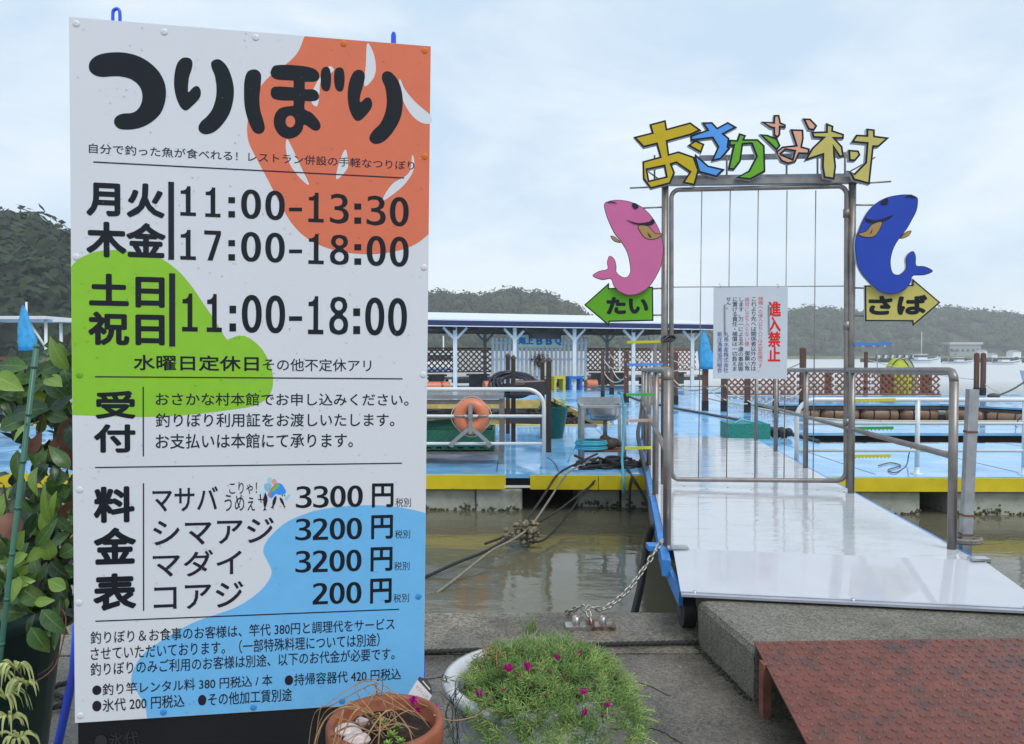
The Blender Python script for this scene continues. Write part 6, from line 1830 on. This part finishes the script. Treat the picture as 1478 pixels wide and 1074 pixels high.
BIGL = [(70, 590, 2.2, 40, .10, .038, M_leafd), (98, 575, 2.2, 130, .10, .034, M_leaf), (62, 555, 2.22, 190, .11, .036, M_leaf), (20, 600, 2.22, 20, .12, .04, M_leafd), (0, 620, 2.22, 30, .10, .035, M_leaf), (100, 535, 2.22, 120, .11, .03, M_leafy), (85, 495, 2.24, 290, .10, .028, M_leafy), (104, 520, 2.24, 200, .10, .03, M_leaf),
        (40, 530, 2.22, 170, .10, .032, M_leaf), (25, 520, 2.23, 10, .09, .03, M_leafd), (5, 545, 2.22, 0, .10, .032, M_leaf), (60, 640, 2.24, 250, .07, .03, M_leaf), (35, 690, 2.22, 260, .08, .034, M_leafd), (25, 650, 2.22, 280, .10, .024, M_leaf), (70, 670, 2.2, 230, .07, .032, M_leafd), (82, 690, 2.2, 250, .06, .03, M_leaf),
        (45, 655, 2.23, 60, .07, .02, M_leafb), (100, 690, 2.2, 180, .08, .03, M_leaf), (10, 740, 2.2, 300, .09, .04, M_leafb), (84, 625, 2.27, 290, .14, .06, M_leafb), (96, 600, 2.28, 280, .16, .045, M_leafb),
        (98, 610, 2.25, 300, .12, .035, M_leafd), (60, 770, 2.15, 70, .12, .022, M_leafy), (75, 760, 2.15, 100, .13, .02, M_leafy), (52, 790, 2.14, 50, .10, .02, M_leaf), (40, 800, 2.14, 200, .07, .022, M_leafy), (95, 850, 2.13, 150, .06, .025, M_leafy), (50, 870, 2.12, 10, .05, .018, M_leafy), (60, 880, 2.12, 320, .10, .03, M_leaf), (45, 905, 2.12, 300, .09, .032, M_leaf)]
for b_ in BIGL: put_leaf(*b_[:6], b_[6], tilt=rl.uniform(0, .5), roll=rl.uniform(-.6, .6))
for k in range(215):
    zone = rl.random()
    if zone < .66: px, py = rl.uniform(-12, 108), rl.gauss(810, 52)
    elif zone < .85: px, py = rl.uniform(-12, 108), rl.gauss(555, 30)
    else: px, py = rl.uniform(45, 110), rl.gauss(690, 40)
    if py > 905 or py < 485: continue
    if py < 640 and px < 60 and py < 520: continue
    Y = rl.uniform(2.16, 2.5)
    L_ = rl.uniform(.045, .10); m_ = rl.choice((M_leaf, M_leaf, M_leafd, M_leafd, M_leafy, M_leaf, M_leafb if rl.random() < .12 else M_leaf))
    put_leaf(px, py, Y, rl.uniform(0, 360), L_, L_ * rl.uniform(.25, .42), m_, tilt=rl.uniform(-.2, .8), curl=rl.uniform(.1, .7), roll=rl.uniform(-1, 1))
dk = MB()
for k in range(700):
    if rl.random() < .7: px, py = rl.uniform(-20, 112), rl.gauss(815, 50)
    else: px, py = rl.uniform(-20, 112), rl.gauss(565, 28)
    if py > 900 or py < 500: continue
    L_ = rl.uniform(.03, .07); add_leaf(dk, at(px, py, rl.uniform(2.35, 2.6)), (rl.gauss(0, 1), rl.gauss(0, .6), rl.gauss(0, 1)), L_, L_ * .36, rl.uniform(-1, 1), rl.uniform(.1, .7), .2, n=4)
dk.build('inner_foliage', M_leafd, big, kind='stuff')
# spider plant
spi = empty('spider_plant', (-1.5, 2.1, 0), 'pale striped spider plant tufts at the lower left corner', 'plant')
M_sp = mat('spider_leaf', (.38, .42, .16), rough=.5, var=.3, sc=25)
for (cx_, cy_, s_) in ((25, 968, 1.0), (40, 990, .8), (8, 1010, 1.1), (18, 1040, .9), (-4, 980, .9), (30, 1070, 1.)):
    c = at(cx_, cy_, 2.0)
    for k in range(15):
        a = rl.uniform(0, 6.28); L_ = rl.uniform(.03, .06) * s_
        q = [c, c + Vector((math.cos(a) * L_ * .5, -.01 + math.sin(a) * L_ * .3, L_ * .55)), c + Vector((math.cos(a) * L_, -.01 + math.sin(a) * L_ * .5, L_ * .3)), c + Vector((math.cos(a) * L_ * 1.25, -.01 + math.sin(a) * L_ * .6, -L_ * .5))]
        mb_ = MB(); cq = catmull(q, 4); wv = Vector((-math.sin(a), 0, math.cos(a) * .4)).normalized() * .0042; nn = len(cq); mb_.add([c_ + wv * s2_ * math.sin(math.pi * (.12 + .86 * i_ / (nn - 1))) - Vector((0, 0, .0012 * abs(s2_))) * 0 for i_, c_ in enumerate(cq) for s2_ in (-1, 0, 1)], [(i_ * 3 + j_, i_ * 3 + j_ + 1, i_ * 3 + j_ + 4, i_ * 3 + j_ + 3) for i_ in range(nn - 1) for j_ in (0, 1)], True); mb_.build('leaf', M_sp, spi)
mb_ = MB(); mb_.tube(catmull([at(*p) for p in ((84, 905, 2.15), (88, 880, 2.15), (95, 900, 2.12), (80, 960, 2.1), (45, 985, 2.05), (25, 968, 2.0))], 6), .0018, 5); mb_.build('runner', M_leafb, spi)
mb_ = MB(); mb_.lathe((at(10, 1100, 2.0).x, 2.02, 0), [(0, 0), (.1, 0), (.13, .34), (.12, .34), (0, .30)], 20); mb_.build('pot', mat('terracotta', (.31, .092, .04), rough=.6, var=.2, sc=14, c2=(.16, .06, .035), csc=11, cpos=(.52, .75), bump=.001, bsc=40), spi)

# ------------------------------------------------------------------ white planter of moss rose
MR = Vector((.052, 2.56, -.012))
moss = empty('moss_rose_planter', tuple(MR), 'rounded white ceramic planter overflowing with needle-leaved moss rose and magenta blooms', 'potted plant')
M_cer = mat('white_ceramic', (.55, .57, .58), rough=.14, var=.1, sc=5, c2=(.30, .31, .29), csc=8, cpos=(.5, .72))
mb_ = MB()
mb_.lathe(MR, [(0, .0), (.17, .0), (.20, .02), (.255, .15), (.265, .25), (.245, .32), (.255, .345), (.285, .358), (.297, .375), (.29, .393), (.268, .398), (.245, .385), (.235, .36), (.23, .30), (0, .30)], 48)
mb_.build('pot', M_cer, moss)
mb_ = MB(); mb_.lathe(MR, [(0, .34), (.12, .345), (.232, .335)], 20); mb_.build('soil', MATS['soil'], moss)
M_nd1 = mat('needle_green', (.17, .29, .075), rough=.5, var=.35, sc=9)
M_nd2 = mat('needle_pale', (.32, .42, .12), rough=.5, var=.35, sc=9)
rq = random.Random(23)
meshes = {0: MB(), 1: MB()}


def needle(mb_, p, d, L_, r_):
    d = d.normalized(); x = d.orthogonal().normalized(); y = d.cross(x)
    b = len(mb_.v)
    mid = p + d * L_ * .5 + Vector((0, 0, .06 * L_))
    for c, rr in ((p, r_ * .7), (mid, r_)):
        for k in range(3):
            a = 2 * math.pi * k / 3; mb_.v.append(c + (x * math.cos(a) + y * math.sin(a)) * rr)
    mb_.v.append(p + d * L_)
    for k in range(3):
        l = (k + 1) % 3; mb_.f.append((b + k, b + l, b + 3 + l, b + 3 + k)); mb_.f.append((b + 3 + k, b + 3 + l, b + 6)); mb_.sm += [True, True]


def dome(u, v):
    """unit disc -> moss rose surface"""
    c = Vector((.135, 2.47, 0)); r_ = math.hypot(u, v)
    x = c.x + u * .29; y = c.y + v * .34
    z = .32 + .15 * math.sqrt(max(0, 1 - r_ * r_)) - (.10 * max(0, r_ - .75) / .25 if u > -.2 else 0) - .12 * max(0, -v - .45)
    z += .035 * noise.noise(Vector((x * 14, y * 14, 3.3))) + .02 * noise.noise(Vector((x * 35, y * 35, 7.)))
    return Vector((x, y, z))


for k in range(2250):
    a = rq.uniform(0, 6.283); r_ = math.sqrt(rq.random())
    u, v = r_ * math.cos(a), r_ * math.sin(a)
    p = dome(u, v) + Vector((rq.gauss(0, .008), rq.gauss(0, .008), rq.uniform(-.05, .012)))
    if noise.noise(Vector((p.x * 22, p.y * 22, 1.7))) < -.28: continue
    up = Vector((u * .9, v * .9, 1.0 - .5 * r_)) + Vector((rq.gauss(0, .35), rq.gauss(0, .35), rq.gauss(0, .2)))
    up.normalize(); w_ = 1 if rq.random() < .33 else 0
    mbx = meshes[w_]
    st = rq.uniform(.015, .04)
    nn_ = rq.randint(8, 13)
    for j in range(nn_):
        t = j / nn_
        q = p + up * st * t
        x = up.orthogonal().normalized(); y = up.cross(x); an_ = j * 2.4
        d = (x * math.cos(an_) + y * math.sin(an_)) * (1 - .45 * t) + up * (.25 + .8 * t)
        needle(mbx, q, d, rq.uniform(.016, .038), rq.uniform(.0010, .0017))
# long stray stems
for k in range(70):
    a = rq.uniform(-2.4, 1.6); u, v = math.cos(a) * .93, math.sin(a) * .93
    if u < -.35: continue
    p = dome(u, v); d = Vector((u, v, rq.uniform(-.1, .7))).normalized(); L_ = rq.uniform(.03, .09)
    q = catmull([p, p + d * L_ * .5 + Vector((0, 0, .012)), p + d * L_], 4)
    meshes[1].tube(q, .0014, 4)
    for j in range(14):
        an_ = j * 2.4; x = d.orthogonal().normalized(); y = d.cross(x)
        needle(meshes[rq.randint(0, 1)], q[-1] - d * rq.uniform(0, L_ * .5), (x * math.cos(an_) + y * math.sin(an_)) + d * .6, rq.uniform(.012, .022), .0011)
meshes[0].build('needle_foliage', M_nd1, moss, kind='stuff')
meshes[1].build('needle_foliage', M_nd2, moss, kind='stuff')
M_mag = mat('magenta_petal', (.55, .012, .27), rough=.45, var=.25, sc=60)
M_bud = mat('dead_bloom', (.13, .035, .04), rough=.8, var=.4, sc=60)
def surf(px, py):
    best = None
    for i in range(-20, 21):
        for j in range(-20, 21):
            u, v = i / 20, j / 20
            if u * u + v * v > 1: continue
            p = dome(u, v); r_ = p - CAM; d = r_.dot(FW)
            x = 739 + F * r_.dot(RT) / d; y = 537 - F * r_.dot(UP) / d
            e = (x - px) ** 2 + (y - py) ** 2
            if best is None or e < best[0]: best = (e, p)
    return best[1]
FLW = [(777, 952, .8), (802, 962, 1.), (836, 957, 1.1), (741, 979, 1.2), (761, 978, 1.3), (690, 1007, 1.2), (703, 1020, 1.6), (840, 1015, .9), (841, 1043, .9), (877, 1032, .8), (731, 1009, .5)]
for px, py, s_ in FLW:
    c = surf(px, py) + Vector((0, -.012, .026)); rt = moss
    if px < 710: c = at(px, py, 2.33)
    mb_ = MB()
    for k in range(6):
        a = k * 1.047 + rq.random(); add_leaf(mb_, c, (math.cos(a) * .6, math.sin(a) * .6 - .3, 1), (.023 * s_), .010 * s_, rq.uniform(-1, 1), -.3, .4, n=3)
    mb_.build('flower', M_mag, moss)
    mb_ = MB(); mb_.tube([c, c - Vector((0, 0, .03))], .0016, 5); mb_.build('flower_stem', M_nd2, moss)
for px, py in ((754, 944), (789, 947), (753, 965), (691, 968), (820, 942), (795, 977), (812, 982), (786, 1018), (875, 1040), (888, 985), (918, 1034), (925, 1053), (705, 978), (890, 990), (912, 1030), (748, 985)):
    c = surf(px, py) + Vector((0, -.01, .02)); mb_ = MB(); mb_.sph(c, .0065, 7, 5, (1, 1, 1.4)); mb_.tube([c, c - Vector((0, 0, .03))], .0013, 4); mb_.build('dead_bloom', M_bud, moss)
mb_ = MB()
for k in range(22):
    c = surf(rq.uniform(690, 730), rq.uniform(930, 960)) + Vector((0, 0, .02)); mb_.tube(catmull([c, c + Vector((rq.uniform(-.05, .03), rq.uniform(-.04, .02), rq.uniform(0, .03))), c + Vector((rq.uniform(-.09, .03), rq.uniform(-.06, .0), rq.uniform(-.04, .02)))], 4), .0016, 4)
M_dry = mat('dry_vine', (.33, .19, .09), rough=.8, var=.35, sc=40)
mb_.build('dry_stems', M_dry, moss, kind='stuff')
# weed sprig growing at the quay edge behind it
wd_ = MB()
for k in range(26):
    p = on(766 + rq.uniform(-8, 8), 916, 0) + Vector((0, rq.uniform(0, .1), 0)); needle(wd_, p, Vector((rq.gauss(0, .5), rq.gauss(0, .3), 1)), rq.uniform(.03, .12), .002)
    needle(meshes[0], p, Vector((0, 0, 1)), .01, .001) if False else None
wd_.build('weed', M_leafy, label='small bright green weed growing on the quay behind the moss rose', cat='weed', kind='stuff')

# ------------------------------------------------------------------ terracotta pot in front of the board
TC = Vector((-.294, 1.70, 0)); TZ = .655
tp = empty('terracotta_pot', (TC.x, TC.y, .36), 'terracotta pot of dry vines with a small green rosette, before the price board', 'potted plant')
M_tc = MATS['terracotta']
mb_ = MB(); rr = .128
mb_.lathe((TC.x, TC.y, TZ), [(0, -.29), (.085, -.29), (.112, -.06), (.127, -.06), (.134, -.052), (.135, -.008), (.130, 0), (.119, -.001), (.115, -.01), (.108, -.06), (0, -.06)], 44)
mb_.build('pot', M_tc, tp)
mb_ = MB(); n = 26; vs_ = []; fs_ = []; rt_ = random.Random(41)
for i in range(9):
    for k in range(n):
        a = 2 * math.pi * k / n; r_ = .108 * i / 8; vs_.append((TC.x + r_ * math.cos(a), TC.y + r_ * math.sin(a), TZ - .035 + rt_.uniform(-.006, .006)))
fs_ = [(i * n + k, i * n + (k + 1) % n, (i + 1) * n + (k + 1) % n, (i + 1) * n + k) for i in range(8) for k in range(n)]
mb_.add(vs_, fs_); mb_.build('soil', MATS['soil'], tp)
def onp(px, py, z): return on(px, py, z)
for (px, py, s_) in ((551, 1046, 1.0), (566, 1066, 1.1), (574, 1052, .8), (560, 1078, .9), (579, 1074, .8)):
    c = onp(px, py, TZ - .01); mb_ = MB()
    for k in range(18):
        a = k * 2.4; t = k / 18; add_leaf(mb_, c, (math.cos(a) * (1 - t * .6), math.sin(a) * (1 - t * .6), .35 + t), .017 * s_, .0038 * s_, 0, .1, .2, n=3)
    mb_.build('rosette', mat('rosette_green', (.22, .38, .06), rough=.45, var=.2, sc=30), tp)
M_shell = mat('shell_pink', (.66, .55, .53), rough=.35, var=.12, sc=30, c2=(.45, .25, .24), csc=18, cpos=(.6, .75))
for i, (px, py, a, s_, lab) in enumerate(((503, 1055, 10, 1.25, 'pale pink shell lying nearest the rim inside the terracotta pot'), (524, 1043, 55, .9, 'pale pink pointed shell upright in the terracotta pot'), (516, 1068, -10, 1.3, 'large pale pink shell at the front of the terracotta pot'))):
    c = onp(px, py, TZ - .005); mb_ = MB(); vs_ = []; n = 22; m_2 = 10
    for q_ in range(m_2 + 1):
        t = q_ / m_2; rad = .016 * s_ * math.sin(math.pi * min(1, t * .95 + .05)) ** .6
        for k in range(n):
            b = 2 * math.pi * k / n; rr_2 = rad * (1 + .1 * math.cos(b * 6))
            v = Vector(((t - .5) * .048 * s_, rr_2 * math.cos(b), rr_2 * .75 * math.sin(b))); v = Matrix.Rotation(R(a) * .6, 3, 'Y') @ v; v = Matrix.Rotation(R(a), 3, 'Z') @ v
            vs_.append(c + v)
    mb_.add(vs_, [(q_ * n + k, q_ * n + (k + 1) % n, (q_ + 1) * n + (k + 1) % n, (q_ + 1) * n + k) for q_ in range(m_2) for k in range(n)] + [tuple(range(n)), tuple(m_2 * n + k for k in range(n))], True)
    mb_.build('shell', M_shell, label=lab, cat='shell')
# dry vines
rv = random.Random(77)
def vine(pts, r_=.0017): mb_ = MB(); mb_.tube(catmull(pts, 5), r_, 5, r2=r_ * .5); mb_.build('dry_vine', M_dry, tp)
ctr = Vector((TC.x, TC.y, TZ + .01))
for k in range(17):
    a = rv.uniform(1.6, 5.6); a2 = a + rv.uniform(-1.2, 1.2)
    p = [ctr + Vector((rv.gauss(0, .05), rv.gauss(0, .05), -.03)), ctr + Vector((.08 * math.cos(a), .08 * math.sin(a), rv.uniform(.005, .05))), ctr + Vector((.138 * math.cos(a2), .138 * math.sin(a2), rv.uniform(-.0, .03))), ctr + Vector((.17 * math.cos(a2), .17 * math.sin(a2), rv.uniform(-.12, -.01))), ctr + Vector((.18 * math.cos(a2 + .1), .18 * math.sin(a2 + .1), rv.uniform(-.22, -.06)))]
    vine(p, rv.uniform(.0011, .0024))
vine([at(478, 1062, 1.62), at(505, 1048, 1.6), at(530, 1054, 1.6), at(545, 1062, 1.6)], .0024)
vine([at(626, 1032, 1.72), at(650, 1040, 1.75), at(680, 1036, 1.85), at(705, 1025, 2.0), at(727, 1028, 2.1)], .002)
vine([at(517, 1022, 1.8), at(548, 1000, 1.81), at(580, 1005, 1.8), at(612, 1018, 1.78), at(640, 1030, 1.75)], .002)
vine([at(565, 1004, 1.8), at(568, 1025, 1.75), at(572, 1040, 1.7)], .0018); vine([at(550, 1004, 1.8), at(556, 1020, 1.75), at(560, 1034, 1.7)], .0014)
# stand under the pot
st = empty('plant_stand', (TC.x, TC.y, 0), 'dark wire stand under the terracotta pot', 'plant stand')
mb_ = MB(); mb_.lathe((TC.x, TC.y, .345), [(0, 0), (.12, 0), (.12, .018), (0, .018)], 20); mb_.build('plate', M_char, st)
for k in range(3):
    a = k * 2.094 + .5; mb_ = MB(); mb_.tube([(TC.x + .09 * math.cos(a), TC.y + .09 * math.sin(a), .35), (TC.x + .13 * math.cos(a), TC.y + .13 * math.sin(a), 0)], .007, 6); mb_.build('leg', M_char, st)
# dried magenta flowers and plant label
tagp = empty('plant_label', tuple(at(606, 1000, 1.83)), 'white plant label with dark top and magenta flower stuck behind the terracotta pot', 'plant label')
TP = Plane(at(606, 998, 1.83), (math.cos(R(-38)) , 0.1, math.sin(R(-38))), (math.sin(R(38)), .1, math.cos(R(38))))
tz = lambda x, y: (440 + x / 5.685, 960 + y / 5.685)
qd = [TP.uv(*tz(*p)) for p in ((925, 118), (1045, 248), (1000, 322), (830, 270))]
if area(qd) < 0: qd = qd[::-1]
TP.flat('card', [qd], M_white, tagp, 0, thick=.0008, px=False)
td = [TP.uv(*tz(*p)) for p in ((925, 118), (938, 93), (1000, 115), (1035, 170), (1047, 235), (1042, 248))]
if area(td) < 0: td = td[::-1]
TP.flat('dark_top', [td], mat('tag_dark', (.08, .07, .06), rough=.5), tagp, .0006, px=False)
sl = [TP.uv(*tz(*p)) for p in ((962, 130), (970, 125), (1030, 195), (1022, 203))]
TP.flat('slot', [sl], M_white, tagp, .001, px=False)
TP.text('サフィニア', tz(905, 158), tz(1008, 272), M_t, tagp, .0012) if False else None
a_ = Vector(TP.uv(*tz(912, 170))); b_ = Vector(TP.uv(*tz(1003, 268))); dr = (b_ - a_); L_ = dr.length; dr.normalize(); nr = Vector((-dr.y, dr.x))
TQ = Plane(TP.P(a_.x, a_.y), TP.u * dr.x + TP.v * dr.y, TP.u * nr.x + TP.v * nr.y)
TQ.text('サフィニア', (0, .0055), (L_, -.0035), MATS['art_6'] if 'art_6' in MATS else M_t, tagp, .0014, bold=.01, px=False)
for (x, y, s_) in ((892, 272, 1.6), (925, 360, 1.1), (1075, 338, 1.2)):
    c = at(*tz(x, y), 1.79); mb_ = MB()
    for k in range(7):
        a = k * .9; add_leaf(mb_, c, (math.cos(a), -.5, math.sin(a)), .0095 * s_, .005 * s_, 0, .3, .3, n=3)
    mb_.build('petunia_flower', M_mag, tp)
# small dark leafy weeds between pot and planter
wm = MB()
for k in range(60):
    c = at(rv.uniform(632, 668), rv.uniform(975, 1060), 2.05 + rv.uniform(-.1, .1)); add_leaf(wm, c, (rv.gauss(0, 1), rv.gauss(0, .5), rv.gauss(.2, .6)), rv.uniform(.015, .035), .003, 0, .2, .2, n=2)
wm.build('withered_weed', mat('weed_dark', (.05, .055, .03), rough=.7, var=.5, sc=40), label='dark withered weed between the terracotta pot and the white planter', cat='weed', kind='stuff')
mb_ = MB()
for k in range(6): mb_.tube(catmull([at(655 + k * 2, 1080, 2.05), at(652 + rv.uniform(-14, 16), 1030, 2.05), at(648 + rv.uniform(-24, 24), rv.uniform(975, 1015), 2.05)], 5), .0013, 5)
mb_.build('weed_stalk', MATS['weed_dark'], label='dark stalks of the withered weed beside the white planter', cat='weed', kind='stuff')

# ------------------------------------------------------------------ small litter on the quay
mb_ = MB(); rg = random.Random(51)
for k in range(420):
    x = rg.uniform(-3, 4); y = rg.uniform(3.0, 4.2); r_ = rg.uniform(.0015, .005); mb_.sph((x, y, .003 + r_ * .3), r_, 5, 3, (1, 1, .7))
mb_.build('grit', mat('grit_pale', (.32, .31, .28), rough=.8, var=.4, sc=30), kind='stuff', label='scattered grit on the quay', cat='grit')

# ------------------------------------------------------------------ rain haze: one even box round the whole place
hz = MB(); hz.prism([(-540, -14), (540, -14), (540, 600), (-540, 600)], -2.4, 44)
M_hz = bpy.data.materials.new('haze'); M_hz.use_nodes = True
N = M_hz.node_tree.nodes; L = M_hz.node_tree.links; N.clear()
o_ = N.new('ShaderNodeOutputMaterial'); v_ = N.new('ShaderNodeVolumePrincipled')
v_.inputs['Color'].default_value = (1, 1, 1, 1); v_.inputs['Density'].default_value = .00075; v_.inputs['Anisotropy'].default_value = .2
L.new(v_.outputs[0], o_.inputs['Volume'])
hz.build('haze', M_hz, kind='stuff', label='thin rain haze over the bay', cat='haze')
